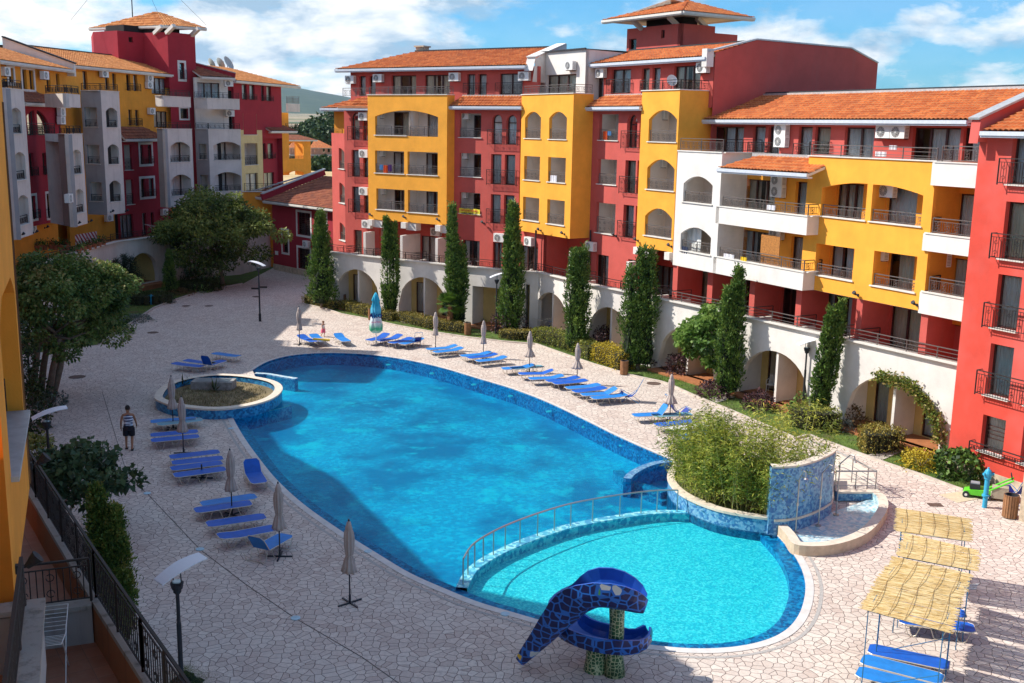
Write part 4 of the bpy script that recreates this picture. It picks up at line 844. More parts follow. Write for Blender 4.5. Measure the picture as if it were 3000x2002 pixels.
mb = vbox(Fb, 0, Fb.len, zb, zt, 0, -.2); vbox(Sb, 0, 3.2, zb, zt, 0, -.2, mb); mb.build('balcony_parapet', GRY, LB)
railing(LB, Fb.at(.05, zt + .03, -.1), Fb.at(Fb.len, zt + .03, -.1), .5); railing(LB, Sb.at(.05, zt + .03, -.1), Sb.at(3.2, zt + .03, -.1), .5)
ZE1, ZE2 = 16.6, 17.1
e1a, e1b = G2(0, 179, ZE1), G2(196, 205, ZE1); e2a, e2b = G2(196, 192, ZE2), G2(504, 221, ZE2)
O1 = PL(e1a, e1b).off(-.5); O2 = PL(e2a, e2b).off(-.5)
R1 = O1.off(.6)
ra, rb_ = R1.u(66, 450), R1.u(186, 500)
ors = [R1.op(l4(200, 452, 275, 645)), R1.op(l4(280, 452, 388, 645)), R1.op(l4(222, 782, 268, 955)), R1.op(l4(322, 780, 363, 945)), R1.op(l4(370, 778, 413, 940)), R1.op(l4(237, 1110, 283, 1280)), R1.op(l4(352, 1093, 430, 1265))]
uc = (ors[0]['u1'] + ors[1]['u0']) / 2; hw = max(uc - ors[0]['u0'], ors[1]['u1'] - uc)
for o in ors[:2]: o['arc'] = ('semi', uc - hw, uc + hw, o['z1'] - 1.7, 1.72)
zaw = R1.hit(120, 305)[1]
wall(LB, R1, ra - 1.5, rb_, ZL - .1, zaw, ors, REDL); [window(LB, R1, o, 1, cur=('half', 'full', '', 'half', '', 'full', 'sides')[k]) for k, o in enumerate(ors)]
for o in ors[5:]: surround(LB, R1, o)
for o in ors[2:]: juliet(LB, R1, o['u0'] - .15, o['u1'] + .15, o['z0'], .6, out=.2)
juliet(LB, R1, ors[0]['u0'] - .1, ors[1]['u1'] + .2, ors[0]['z0'], .8)
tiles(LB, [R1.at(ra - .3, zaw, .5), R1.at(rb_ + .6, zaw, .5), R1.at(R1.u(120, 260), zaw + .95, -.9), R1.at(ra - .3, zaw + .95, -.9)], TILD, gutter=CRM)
wall(LB, R1.off(-1.0), ra - 2, rb_ + .8, FZ - .3, ZL, [], ORA, 'terrace_wall')
u_end1 = O1.u(197, 230)
t1_ = [O1.op(q) for q in (l1(50, 445, 92, 545), l1(142, 455, 180, 588), l1(190, 458, 226, 590), l1(302, 475, 336, 603), l1(366, 483, 396, 603))]
wall(LB, O1, O1.u(-160, 230), u_end1 + 3.0, 9.0, ZE1, t1_, ORA); [window(LB, O1, o, 1, cur='half') for o in t1_]
o_ = dict(t1_[1]); o_['u1'] = t1_[2]['u1']; surround(LB, O1, o_, .2); surround(LB, O1, t1_[0], .2)
t2_ = [O2.op(q) for q in (l1(452, 458, 497, 588), l1(540, 466, 578, 590), l1(687, 478, 718, 590), l1(735, 482, 765, 590), l1(827, 488, 858, 598), l1(873, 492, 905, 600), l1(992, 508, 1095, 622), l1(842, 720, 870, 826), l1(886, 722, 915, 828), l1(1008, 730, 1105, 838))]
t2_.append(O2.op(l1(470, 714, 505, 845), 'semi'));
O2b = PL(G2(504, 221, ZE2), G2(583, 236, ZE2)).off(-.5)
uend2 = O2.u(522, 300); gap_ = dict(u0=O2.u(354, 480), u1=O2.u(482, 480), z0=FZ - .3, z1=O2.hit(420, 410)[1], arc=None, dep=.01)
wall(LB, O2, O2.u(180, 300), uend2, FZ - .3, ZE2, t2_ + [gap_], ORA)
for k, o in enumerate(t2_): window(LB, O2, o, 3 if k in (6, 9) else 1, cur='full' if k in (6, 9) else rnd.choice(['half', 'full', '']))
for a_, b_ in ((4, 5), (7, 8)): juliet(LB, O2, t2_[a_]['u0'] - .15, t2_[b_]['u1'] + .15, t2_[a_]['z0'], .6, out=.2)
juliet(LB, O2, t2_[0]['u0'] - .1, t2_[0]['u1'] + .4, t2_[0]['z0'] - .1, .8); juliet(LB, O2, t2_[10]['u0'] - .3, t2_[10]['u1'] + .3, t2_[10]['z0'], 1.0)
d3 = 4.6
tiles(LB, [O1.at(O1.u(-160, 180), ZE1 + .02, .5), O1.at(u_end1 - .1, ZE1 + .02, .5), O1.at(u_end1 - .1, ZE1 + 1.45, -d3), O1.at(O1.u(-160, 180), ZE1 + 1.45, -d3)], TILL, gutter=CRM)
mb = MB(); u = u_end1 + .02; mb.face(O1.at(u, ZE1 - .4, .55), O1.at(u, ZE1 + .5, .55), O1.at(u, ZE1 + 2.3, -d3), O1.at(u, ZE1 - .4, -d3)); mb.face(O1.at(u, ZE1 - .4, .55), O1.at(u + .3, ZE1 - .4, .55), O1.at(u + .3, ZE1 + .5, .55), O1.at(u, ZE1 + .5, .55)); mb.build('gable_parapet', CRM, LB)
mb = MB(); mb.bar(O1.at(u + .15, ZE1 + .55, .6), O1.at(u + .15, ZE1 + 2.35, -d3), .5, .1); mb.build('parapet_capping', BLK, LB)
ue = O2.u(504, 221)
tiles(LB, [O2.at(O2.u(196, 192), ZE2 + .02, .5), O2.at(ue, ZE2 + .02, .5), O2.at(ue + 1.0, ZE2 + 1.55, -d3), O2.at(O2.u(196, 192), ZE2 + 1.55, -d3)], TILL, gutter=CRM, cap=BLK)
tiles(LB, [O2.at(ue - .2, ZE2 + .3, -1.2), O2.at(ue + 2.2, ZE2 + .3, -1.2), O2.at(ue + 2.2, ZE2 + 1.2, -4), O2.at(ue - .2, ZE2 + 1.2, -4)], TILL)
R2 = O2.off(.5); ra, rb_ = R2.u(354, 480), R2.u(466, 480); zaw = R2.hit(420, 408)[1]
orr = [R2.op(l1(812, 952, 872, 1118)), R2.op(l1(824, 1182, 882, 1343)), R2.op(l1(916, 950, 946, 1078), 'semi'), R2.op(l1(966, 950, 998, 1078), 'semi'), R2.op(l1(921, 1175, 957, 1293)), R2.op(l1(976, 1172, 1012, 1288)), R2.op(l1(788, 1415, 880, 1540)), R2.op(l1(932, 1400, 966, 1530)), R2.op(l1(988, 1395, 1015, 1530))]
for o in orr[6:]: o['z0'] = FZ + .02
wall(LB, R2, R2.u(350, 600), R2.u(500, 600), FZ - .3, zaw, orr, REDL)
for k, o in enumerate(orr): (loggia(LB, R2, o, 1.2, INW, None, .05, .05, .9, railmat=IRON, sill=True) if k < 2 else window(LB, R2, o, 3 if k == 6 else 1, cur='full'))
for a_, b_ in ((2, 3), (4, 5)): o_ = dict(orr[a_], arc=None); o_['u1'] = orr[b_]['u1']; surround(LB, R2, o_, .2); juliet(LB, R2, o_['u0'] - .05, o_['u1'] + .05, o_['z0'], .6, out=.2)
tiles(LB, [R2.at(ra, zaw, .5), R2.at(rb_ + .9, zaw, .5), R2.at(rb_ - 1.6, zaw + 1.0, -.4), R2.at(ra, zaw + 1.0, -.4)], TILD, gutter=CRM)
TZ = 20.8; tp = [G2(x, y, TZ) for x, y in ((272, 94), (343, 90), (420, 97), (490, 94), (571, 102))]
tpl = [PL(a, b) for a, b in zip(tp[:-1], tp[1:])]
tw = [[], [tpl[1].op(l1(843, 243, 873, 280))], [], [tpl[3].op(l1(1176, 412, 1212, 522), 'semi'), tpl[3].op(l1(1182, 712, 1236, 780))]]
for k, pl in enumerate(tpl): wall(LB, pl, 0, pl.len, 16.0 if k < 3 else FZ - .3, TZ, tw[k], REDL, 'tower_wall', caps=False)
for k, ol in enumerate(tw):
 for o in ol: window(LB, tpl[k], o, 1, cur='', bars=(o is tw[3][1]))
surround(LB, tpl[3], dict(tw[3][0], arc=None), .2); surround(LB, tpl[3], tw[3][1], .15); juliet(LB, tpl[3], tw[3][0]['u0'] - .1, tw[3][0]['u1'] + .1, tw[3][0]['z0'], .8)
bkp = [tp[4] + Vector((-3.5, 6.5)), tp[0] + Vector((-2.5, 6))]
mb = MB(); ring = [*tp, *bkp]
for a_, b_ in ((ring[4], ring[5]), (ring[5], ring[6]), (ring[6], ring[0])): mb.face((*a_, 14), (*b_, 14), (*b_, TZ), (*a_, TZ))
mb.poly(ring, TZ - .05); mb.build('tower_rear_wall', REDL, LB)
cen = sum((Vector(p) for p in ring), Vector((0, 0))) / len(ring)
mb = MB(); mb.prism([cen + (p - cen) * .72 for p in ring], TZ - .1, TZ + .6); mb.build('tower_core', DARK, LB)
zz2 = TZ + .55; A_, F_, B_ = G(262, 84, zz2), G(484, 76, zz2), G(605, 84, zz2); K_ = A_ + (B_ - F_); apx = G(486, 51.5, 22.9); apx = Vector((apx.x, apx.y, 22.9))
cK = (A_ + B_) / 2; apx = Vector((cK.x * .45 + F_.x * .55 - .3, cK.y * .45 + F_.y * .55 + 1.0, 22.75))
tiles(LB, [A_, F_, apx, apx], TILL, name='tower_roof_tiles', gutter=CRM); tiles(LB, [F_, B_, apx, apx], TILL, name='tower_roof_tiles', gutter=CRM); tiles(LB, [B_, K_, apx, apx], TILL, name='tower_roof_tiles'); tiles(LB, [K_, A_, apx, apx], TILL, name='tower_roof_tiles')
mb = MB(); mb.face(A_, F_, B_, K_); mb.build('tower_soffit', CRM, LB)
for i_, w_ in ((2, .5), (3, 0), (3, .9)):
 p = Vector((*(tp[i_] + (tp[min(4, i_ + 1)] - tp[i_]) * w_), TZ - .1)); d = Vector((*(tpl[3].n), 0)); mb = MB(); mb.bar(p - d * .1, p + d * 1.0 + Vector((0, 0, .6)), .35, .3); mb.build('roof_bracket', CRM, LB)
mb = MB(); mb.tube([apx + Vector((-2.2, 0, -.5)), apx + Vector((-2.2, 0, 5.5))], .05, 6); an = thing('radio_mast', 'thin dark antenna mast with guy wires standing on the left tower roof', 'antenna', tuple(apx)); mb.build('mast', BLK, an)
mb = MB(); tpm = apx + Vector((-2.2, 0, 5.4)); [mb.tube([tpm, apx + Vector((x, y, -1.0))], .012, 4) for x, y in ((-7, -2), (.5, 0), (4.2, 1))]; mb.build('guy_wire', IRON, an)
u0 = O2.u(498, 300)
ZR = 17.0; e3a, e3b = G2(578, 232, ZR), G2(680, 238, ZR); RX = PL(G2(690, 238, ZR), G2(823, 250, ZR)).off(-.5); RW = PL(G2(583, 226, ZR), G2(672, 230, ZR)).off(-.5)
k0, k1, k2 = RX.u(*lA(375, 430)), RX.u(*lA(594, 700)), RX.u(*lA(740, 450))
otr = [RX.op(q) for q in (lA(440, 435, 481, 556), lA(498, 441, 540, 558), lA(588, 446, 613, 566), lA(628, 449, 667, 568))]
wall(LB, RX, k0, k2, 11.5, ZR, otr, REDL, 'top_floor_wall'); [window(LB, RX, o, 1, cur='half') for o in otr]
for a_, b_ in ((0, 1), (2, 3)): juliet(LB, RX, otr[a_]['u0'] - .1, otr[b_]['u1'] + .1, otr[a_]['z0'], .55, out=.2)
RXr = RX.off(-.6); kk1, kk2 = RXr.u(*lA(594, 900)), RXr.u(*lA(745, 700))
orx = [RXr.op(lA(596, 662, 617, 788), 'semi'), RXr.op(lA(634, 662, 672, 788), 'semi'), RXr.op(lA(601, 890, 625, 1008)), RXr.op(lA(638, 890, 680, 1008)), RXr.op(lA(609, 1115, 690, 1232))]
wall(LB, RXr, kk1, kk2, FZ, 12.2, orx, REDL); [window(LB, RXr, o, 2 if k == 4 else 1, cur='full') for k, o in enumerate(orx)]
juliet(LB, RXr, orx[0]['u0'], orx[1]['u1'] + .2, orx[0]['z0'], .6); juliet(LB, RXr, orx[2]['u0'], orx[3]['u1'] + .2, orx[2]['z0'], .6)
tiles(LB, [RX.at(kk1 - .5, 12.25, .7), RX.at(kk2 + .9, 12.25, .7), RX.at(kk2 + .2, 12.8, -.5), RX.at(kk1, 12.8, -.5)], TILD, gutter=CRM)
YW = RX.off(.0); y0_, y1_ = YW.u(*lA(410, 800)), YW.u(*lA(597, 900))
oy = [YW.op(q) for q in (lA(448, 660, 556, 826), lA(458, 890, 563, 1054), lA(468, 1122, 565, 1250))]
wall(LB, YW, y0_ - .8, y1_, FZ, 12.35, oy, PAL, 'pale_yellow_wall', d=.02)
for k, o in enumerate(oy): loggia(LB, YW, o, 1.2, INW, 'left', .05, .05, .9, railmat=IRON) if k < 2 else window(LB, YW, o, 2, cur='full')
mb = MB(); e = RX.at(k2, 0); mb.face(RX.at(k2, 6), RX.at(k2, ZR), RX.at(k2, ZR, -9), RX.at(k2, 6, -9)); mb.build('gable_wall', REDL, LB)
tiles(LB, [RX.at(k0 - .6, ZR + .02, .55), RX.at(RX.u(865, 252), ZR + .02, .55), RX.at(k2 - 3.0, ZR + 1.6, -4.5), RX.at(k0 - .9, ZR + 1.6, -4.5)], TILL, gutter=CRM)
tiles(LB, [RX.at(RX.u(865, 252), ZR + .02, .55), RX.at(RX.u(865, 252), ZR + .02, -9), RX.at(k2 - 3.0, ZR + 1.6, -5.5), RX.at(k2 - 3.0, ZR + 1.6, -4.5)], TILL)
m0, m1 = RW.u(578, 280), RW.u(676, 280); orw = [RW.op(lA(118, 421, 293, 545))]; orw[0]['z0'] = orw[0]['z1'] - 2.1
wall(LB, RW, m0, m1, 9.0, ZR, orw, WHT, 'top_floor_wall', d=-.6); window(LB, RW, orw[0], 3, -.6, cur='full')
RWb = RW.off(-.6); ow = RWb.op(lA(124, 656, 303, 778)); wall(LB, RWb, m0, m1 + 1, 6, 12.2, [ow], INW, 'balcony_back_wall', d=.02); window(LB, RWb, ow, 3, cur='full')
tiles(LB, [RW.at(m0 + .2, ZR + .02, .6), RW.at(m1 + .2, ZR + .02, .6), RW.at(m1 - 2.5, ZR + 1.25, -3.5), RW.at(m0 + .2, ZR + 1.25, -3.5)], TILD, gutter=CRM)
mb = MB(); mb.bar(RX.at(k0 - .45, ZR + .5, .5), RX.at(k0 - 2.6, ZR + 1.75, -4.4), .3, .45); mb.build('gable_parapet', REDL, LB); mb = MB(); mb.bar(RX.at(k0 - .45, ZR + .76, .55), RX.at(k0 - 2.6, ZR + 2.0, -4.4), .34, .08); mb.build('parapet_capping', ZNC, LB)
PV = PL(G2(804, 530, 5.2), G2(911, 535, 5.2)); PV = PL(G2(804, 413, 9.9), G2(908, 413, 9.9)); pv0, pv1 = PV.u(*lA(694, 1000)), PV.u(*lA(968, 1000)); zpv = PV.z(*lA(800, 866))
opv = [PV.op(lA(746, 882, 915, 1006), 'seg', .35), PV.op(lA(753, 1103, 918, 1200), 'seg', .35)]
wall(LB, PV, pv0, pv1, 3.2, zpv, opv, ORA, 'pavilion_wall', .3, .3)
PVb = PV.off(-4.0); oo = [PVb.op(lA(800, 882, 895, 1006), 'seg', .35), PVb.op(lA(804, 1103, 895, 1200), 'seg', .35)]
wall(LB, PVb, pv0 - .2, pv1, 3.2, zpv, oo, ORA, 'pavilion_wall', .3, .3); mb = MB()
mb.face(PV.at(pv1, 3.2), PV.at(pv1, zpv), PV.at(pv1, zpv, -4), PV.at(pv1, 3.2, -4)); zm = (opv[0]['z0'] + opv[1]['z1']) / 2; mb.face(PV.at(pv0, zm, -.1), PV.at(pv1, zm, -.1), PV.at(pv1, zm, -4), PV.at(pv0, zm, -4)); mb.build('pavilion_side_wall', ORA, LB)
railing(LB, PV.at(opv[0]['u0'], opv[0]['z0'], -.12), PV.at(opv[0]['u1'], opv[0]['z0'], -.12), .55)
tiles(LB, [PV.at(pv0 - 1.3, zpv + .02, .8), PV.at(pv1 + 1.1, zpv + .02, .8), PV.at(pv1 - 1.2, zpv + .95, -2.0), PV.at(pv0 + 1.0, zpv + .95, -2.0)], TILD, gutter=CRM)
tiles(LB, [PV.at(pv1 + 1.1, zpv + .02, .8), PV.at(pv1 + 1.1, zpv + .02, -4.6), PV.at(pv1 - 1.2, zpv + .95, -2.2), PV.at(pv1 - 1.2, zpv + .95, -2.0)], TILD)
OQ = RX.off(-3.0); q0, q1 = OQ.u(*lA(742, 700)), OQ.u(*lA(797, 700)); wall(LB, OQ, q0 - 1, q1, 9, OQ.z(*lA(780, 655)), [], ORA, 'corner_wall')
s0, s1 = OQ.u(*lA(742, 620)), OQ.u(*lA(836, 620)); vbox(OQ, s0, s1, OQ.z(*lA(800, 648)), OQ.z(*lA(800, 586)), .8, .6).build('balcony_parapet', GRY, LB); railing(LB, OQ.at(s0, OQ.z(*lA(800, 586)), .7), OQ.at(s1, OQ.z(*lA(800, 586)), .7), .8, IRONL)
railing(LB, OQ.at(s0, OQ.z(*lA(800, 792)), .5), OQ.at(s1, OQ.z(*lA(800, 792)), .5), .8)
LW = PL(G2(712, 640, 4.5), G2(765, 640, 4.5)); wall(LB, LW, 0, LW.len + 1.2, 0, 6.9, [], ORA, 'lower_orange_wall')
railing(LB, LW.at(.2, 6.95, -.1), LW.at(LW.len + 2.4, 6.95, -.1), .7); coping(LB, [LW.at(0, 6.92, -.1), LW.at(LW.len + 2.4, 6.92, -.1)])
mb = MB(); U_ = O1.u(-160, 300)
a_, b_, c_, d_, e_ = O1.at(U_, 0, -11), O2.at(O2.u(180, 300), 0, -11), O2.at(uend2, 0, -11), RX.at(k0, 0, -9), RX.at(k2, 0, -9)
for p, q in ((a_, b_), (b_, c_), (c_, d_), (d_, e_)): mb.face((p.x, p.y, 0), (q.x, q.y, 0), (q.x, q.y, 17.2), (p.x, p.y, 17.2))
mb.build('rear_wall', ORA, LB)
mb = MB(); mb.prism([Vector(p[:2]) for p in (O1.at(U_, 0, -3.6), O2.at(O2.u(180, 300) + 1, 0, -3.6), O2.at(uend2, 0, -3.6), RX.at(k0, 0, -3.8), RX.at(k2 - .6, 0, -3.8), e_, d_, c_, b_, a_)], 0, 16.3); mb.build('sun_block_core', DARK, LB)  # unseen solid added inside the block so no sun passes through
mb = MB(); mb.face(O1.at(U_, ZE1 + 1.4, -d3), O1.at(u_end1, ZE1 + 1.4, -d3), O1.at(u_end1, ZE1 + 1.4, -11), O1.at(U_, ZE1 + 1.4, -11)); mb.face(O2.at(O2.u(180, 300), ZE2 + 1.5, -d3), O2.at(uend2, ZE2 + 1.5, -d3), O2.at(uend2, ZE2 + 1.5, -11), O2.at(O2.u(180, 300), ZE2 + 1.5, -11)); mb.face(RX.at(k0 - 3, ZR + 1.55, -4.5), RX.at(k2 - 3, ZR + 1.55, -4.5), RX.at(k2, ZR + .6, -9), RX.at(k0 - 3, ZR + .6, -9)); mb.build('flat_roof', BLK, LB)
wall(LB, O2.off(-1.5), O2.u(180, 600), uend2 + 3, FZ - .3, ZL, [O2.op(l1(600, 1425, 665, 1545)), O2.op(l1(430, 1495, 470, 1560))], ORA, 'terrace_wall')
DP = lambda x, y, k: tuple(cam.location + ray(x, y) * k - Vector((0, 0, 1)))
dish(DP(667, 187, 112), -.3, .7, 'large grey satellite dish on the left block roof, rightmost of three', plain('grey dish', (.42, .45, .44), .5), .5)
dish(DP(644, 188, 113), .9, .6, 'satellite dish on the left block roof seen edge-on, middle of three', plain('grey dish two', (.42, .45, .44), .5), .5)
dish(DP(618, 188, 113), .8, .55, 'satellite dish on the left block roof nearest the red tower', plain('grey dish three', (.42, .45, .44), .5), .5)
for pl, q, lb, d in ((O1, l1(15, 470), 'white air conditioner at the far left edge under the left eave', 0.), (O1, l1(272, 495), 'white air conditioner with grille side beside the white framed window pair', 0.2), (O2, l1(668, 485), 'white air conditioner under the orange block eave over the grey balcony tower', 0.1), (O2, l1(967, 515), 'upper of two stacked air conditioners beside the triple window near the tower', 0.), (O2, l1(965, 560), 'lower of two stacked air conditioners beside the triple window near the tower', 0.),
  (O2, l1(980, 730), 'white air conditioner on the orange wall a floor below the stacked pair near the tower', 0.), (R1, l1(383, 735), 'upper of two stacked air conditioners at the corner of the dark red wall', .1), (R1, l1(383, 790), 'lower of two stacked air conditioners at the corner of the dark red wall', .1), (R1, l1(365, 1182), 'white air conditioner on dark red wall above a framed window', 0.), (Fb, l1(430, 1302), 'white air conditioner on the grey side of the narrow balcony tower', .25),
  (R2, l1(1065, 1392), 'white air conditioner low on the dark red wall by the big tree', .1), (RW, lA(330, 430), 'white air conditioner on the red block right of the tower, top floor', 0.), (RWb, lA(340, 660), 'white air conditioner right of the tower, one floor below the top', .1), (R1, l1(190, 1522 - 20), 'white air conditioner under the leftmost grey balcony tower', -.6), (O2, l1(700, 1430), 'white air conditioner under the middle grey balcony tower', .3)):
 ac(pl, q, lb, d)
for k, (F, S, q) in enumerate(((Fa, 'leftmost grey balcony tower, left', l1(128, 1545)), (Fa, 'leftmost grey balcony tower, right', l1(218, 1528)), (R1, 'dark red wall with framed windows', l1(292, 1497)), (Fb, 'narrow grey balcony tower, left', l1(500, 1470)), (Fb, 'narrow grey balcony tower, right', l1(578, 1457)), (Fc, 'middle grey balcony tower, left', l1(725, 1392)), (Fc, 'middle grey balcony tower, right', l1(822, 1388)))): spot(F, q, 'black floodlight at the foot of the ' + S)
# left arcade wall
AL = thing('arcade_wall', 'shaded stained arcade wall on the left with arches and planted terrace above', 'wall', (-30, 78, 0), 'arcade walls under the terraces')
lc = [(60, 790), (133, 766), (222, 740), (340, 708), (478, 690), (545, 680)]; pl_ = [G2(*p, CZ) for p in lc]; pl_.insert(0, pl_[0] + (pl_[0] - pl_[1]) * 3); pl_.append(pl_[-1] + Vector((3.5, 3.5)))
pl_.append(pl_[-1] + Vector((4, 14)))
za = zq(0, 600, 2.56)
def archL(pl, xl, xr, ytop): u0, u1 = pl.u(xl, 850), pl.u(xr, 850); z1 = pl.z((xl + xr) / 2, ytop); h_ = min((u1 - u0) / 2, z1 - .6); return dict(u0=u0, u1=u1, z0=.4, z1=z1, arc=('semi', u0, u1, z1 - h_, h_))
sp = {2: None, 3: (232, 322, 795), 4: (378, 466, 741)}
for k in range(len(pl_) - 1):
 p = PL(pl_[k], pl_[k + 1], (1, -.2)); ops = []
 if sp.get(k): ops = [archL(p, *sp[k])]
 wall(AL, p, 0, p.len, -.3, CZ - .03, ops, GRY, 'arcade_section', .3, .35, caps=False)
 for o in ops:
  mb = MB(); a, b, dd = o['u0'] - .1, o['u1'] + .1, 2.4; mb.face(p.at(a, .35, -.35), p.at(a, .35, -dd), p.at(a, 3.1, -dd), p.at(a, 3.1, -.35)); mb.face(p.at(b, .35, -.35), p.at(b, .35, -dd), p.at(b, 3.1, -dd), p.at(b, 3.1, -.35)); mb.face(p.at(a, 3.1, -.35), p.at(b, 3.1, -.35), p.at(b, 3.1, -dd), p.at(a, 3.1, -dd)); mb.face(p.at(a, .35, -dd), p.at(b, .35, -dd), p.at(b, 3.1, -dd), p.at(a, 3.1, -dd)); mb.build('arch_recess', YWALL, AL)
  fm = MB(); fm.box(p.at((a + b) / 2, .18, -dd / 2 + .4), b - a, dd + .9, .36, Vector((p.t.x, p.t.y, 0)), Vector((p.n.x, p.n.y, 0))); fm.build('arch_floor', TER, AL)
cop = [Vector((*p, CZ)) for p in pl_]; coping(AL, cop, .36, .07, CRM)
for k in range(1, len(cop) - 2): railing(AL, cop[k] + Vector((-.4, 0, .03)), cop[k + 1] + Vector((-.4, 0, .03)), .5 if k > 3 else .3, IRON, scroll=k > 3)
fm = MB()
for k in range(len(pl_) - 1): fm.face((*pl_[k], FZ), (*pl_[k + 1], FZ), (pl_[k + 1].x - 12, pl_[k + 1].y + 3, FZ), (pl_[k].x - 12, pl_[k].y + 3, FZ))
fm.build('terrace_floor', TER, AL)
# small dark red house between the blocks
SH = thing('house', 'small dark red two storey house with clay tile roof and white framed windows', 'house', (-18, 93, 0))
sA, sB = G2(802, 790, 0), G2(905, 812, 0); SP = PL(sA, sA + (sB - sA) * 1.9); ss = zq(740, 550, 2.24)
os_ = [SP.op(q) for q in (ss(292, 158, 382, 320), ss(442, 168, 486, 330), ss(195, 278, 236, 430), ss(297, 392, 380, 545))]
sz = SP.hit(880, 601)[1]
wall(SH, SP, 0, SP.len, .5, sz, os_, REDL); wall(SH, SP, -.02, SP.len, -.3, .55, [], STN, 'plinth', d=.04)
for k, o in enumerate(os_): window(SH, SP, o, 2 if k != 2 else 1, cur='', bars=True); surround(SH, SP, o, .18)
mb = MB(); mb.face(SP.at(0, 0), SP.at(0, sz), SP.at(0, sz + 1.5, -8), SP.at(0, 0, -8)); mb.face(SP.at(0, 0, -8), SP.at(0, sz + 1, -8), SP.at(SP.len, sz + 1, -8), SP.at(SP.len, 0, -8)); mb.build('side_wall', REDL, SH)
tiles(SH, [SP.at(-.6, sz + .02, .5), SP.at(SP.len, sz + .02, .5), SP.at(SP.len, sz + 2.1, -6), SP.at(-.6, sz + 2.1, -6)], TILD, gutter=CRM)
tiles(SH, [SP.at(-4.2, sz + .3, .3), SP.at(-.9, sz + .25, .3), SP.at(-.9, sz + 2.2, -6), SP.at(-2.0, sz + 2.2, -6)], TILD, gutter=CRM)
mb = MB(); mb.bar(SP.at(-.75, sz + .35, .6), SP.at(-.75, sz + 2.5, -6), .3, .55); mb.build('gable_parapet', REDL, SH); mb = MB(); mb.bar(SP.at(-.75, sz + .66, .6), SP.at(-.75, sz + 2.8, -6), .45, .08); mb.bar(SP.at(-4.2, sz + .5, .3), SP.at(-2, sz + 2.5, -6), .45, .1); mb.build('parapet_capping', ZNC, SH)
vbox(SP, SP.u(811, 742) - .25, SP.u(811, 742) + .25, SP.z(811, 747), SP.z(811, 736), .04, .0).build('wall_plaque', PLA, SH)
ac(SP, (904, 715), 'white air conditioner on the dark red wall of the small house', 0.)
# ground, paving, pool
def cat_rom(pts, n=6, closed=True):
 m = len(pts); out_ = []
 rng = range(m) if closed else range(m - 1)
 for i in rng:
  p0, p1, p2, p3 = (pts[(i - 1) % m], pts[i], pts[(i + 1) % m], pts[(i + 2) % m]) if closed else (pts[max(0, i - 1)], pts[i], pts[i + 1], pts[min(m - 1, i + 2)])
  for k in range(n):
   t = k / n; out_.append(.5 * ((2 * p1) + (p2 - p0) * t + (2 * p0 - 5 * p1 + 4 * p2 - p3) * t * t + (3 * p1 - p0 - 3 * p2 + p3) * t ** 3))
 if not closed: out_.append(pts[-1])
 return out_
mp_top = [G2(*p) for p in ((740, 1085), (785, 1060), (850, 1043), (930, 1036), (1010, 1036), (1100, 1042), (1200, 1057), (1300, 1080), (1400, 1110), (1500, 1140), (1600, 1178), (1700, 1225), (1800, 1275), (1900, 1320), (1972, 1350))]
mp_left = [G2(*p) for p in ((668, 1195), (690, 1240), (720, 1290), (760, 1345), (800, 1395), (850, 1445), (900, 1487), (960, 1530), (1020, 1570), (1100, 1620), (1200, 1680), (1300, 1725), (1400, 1765), (1500, 1795), (1604, 1825), (1750, 1865), (1897, 1890), (2047, 1902), (2183, 1892), (2285, 1859), (2339, 1805), (2359, 1736), (2353, 1681), (2326, 1627), (2285, 1579), (2244, 1536))]
top_s, left_s = cat_rom(mp_top, 5, False), cat_rom(mp_left, 5, False)
pcl = [G2(*p, .5) for p in ((455, 1160), (480, 1130), (540, 1108), (630, 1096), (720, 1100), (800, 1115), (826, 1137), (800, 1165), (730, 1187), (630, 1198), (520, 1189), (470, 1175))]
pl_c = cat_rom(pcl, 4)
bam = [G2(*p, .6) for p in ((1968, 1362), (1957, 1392), (1975, 1425), (2020, 1456), (2100, 1487), (2190, 1505), (2262, 1514))]
bam_s = cat_rom(bam, 4, False)
kL, kR = G2(742, 1082), G2(668, 1197)
outline = [*top_s, *[Vector((p.x, p.y)) for p in bam_s], *left_s[::-1], Vector((-12.6, 47.2)), Vector((-12.3, 49.5)), Vector((-12.6, 52))]
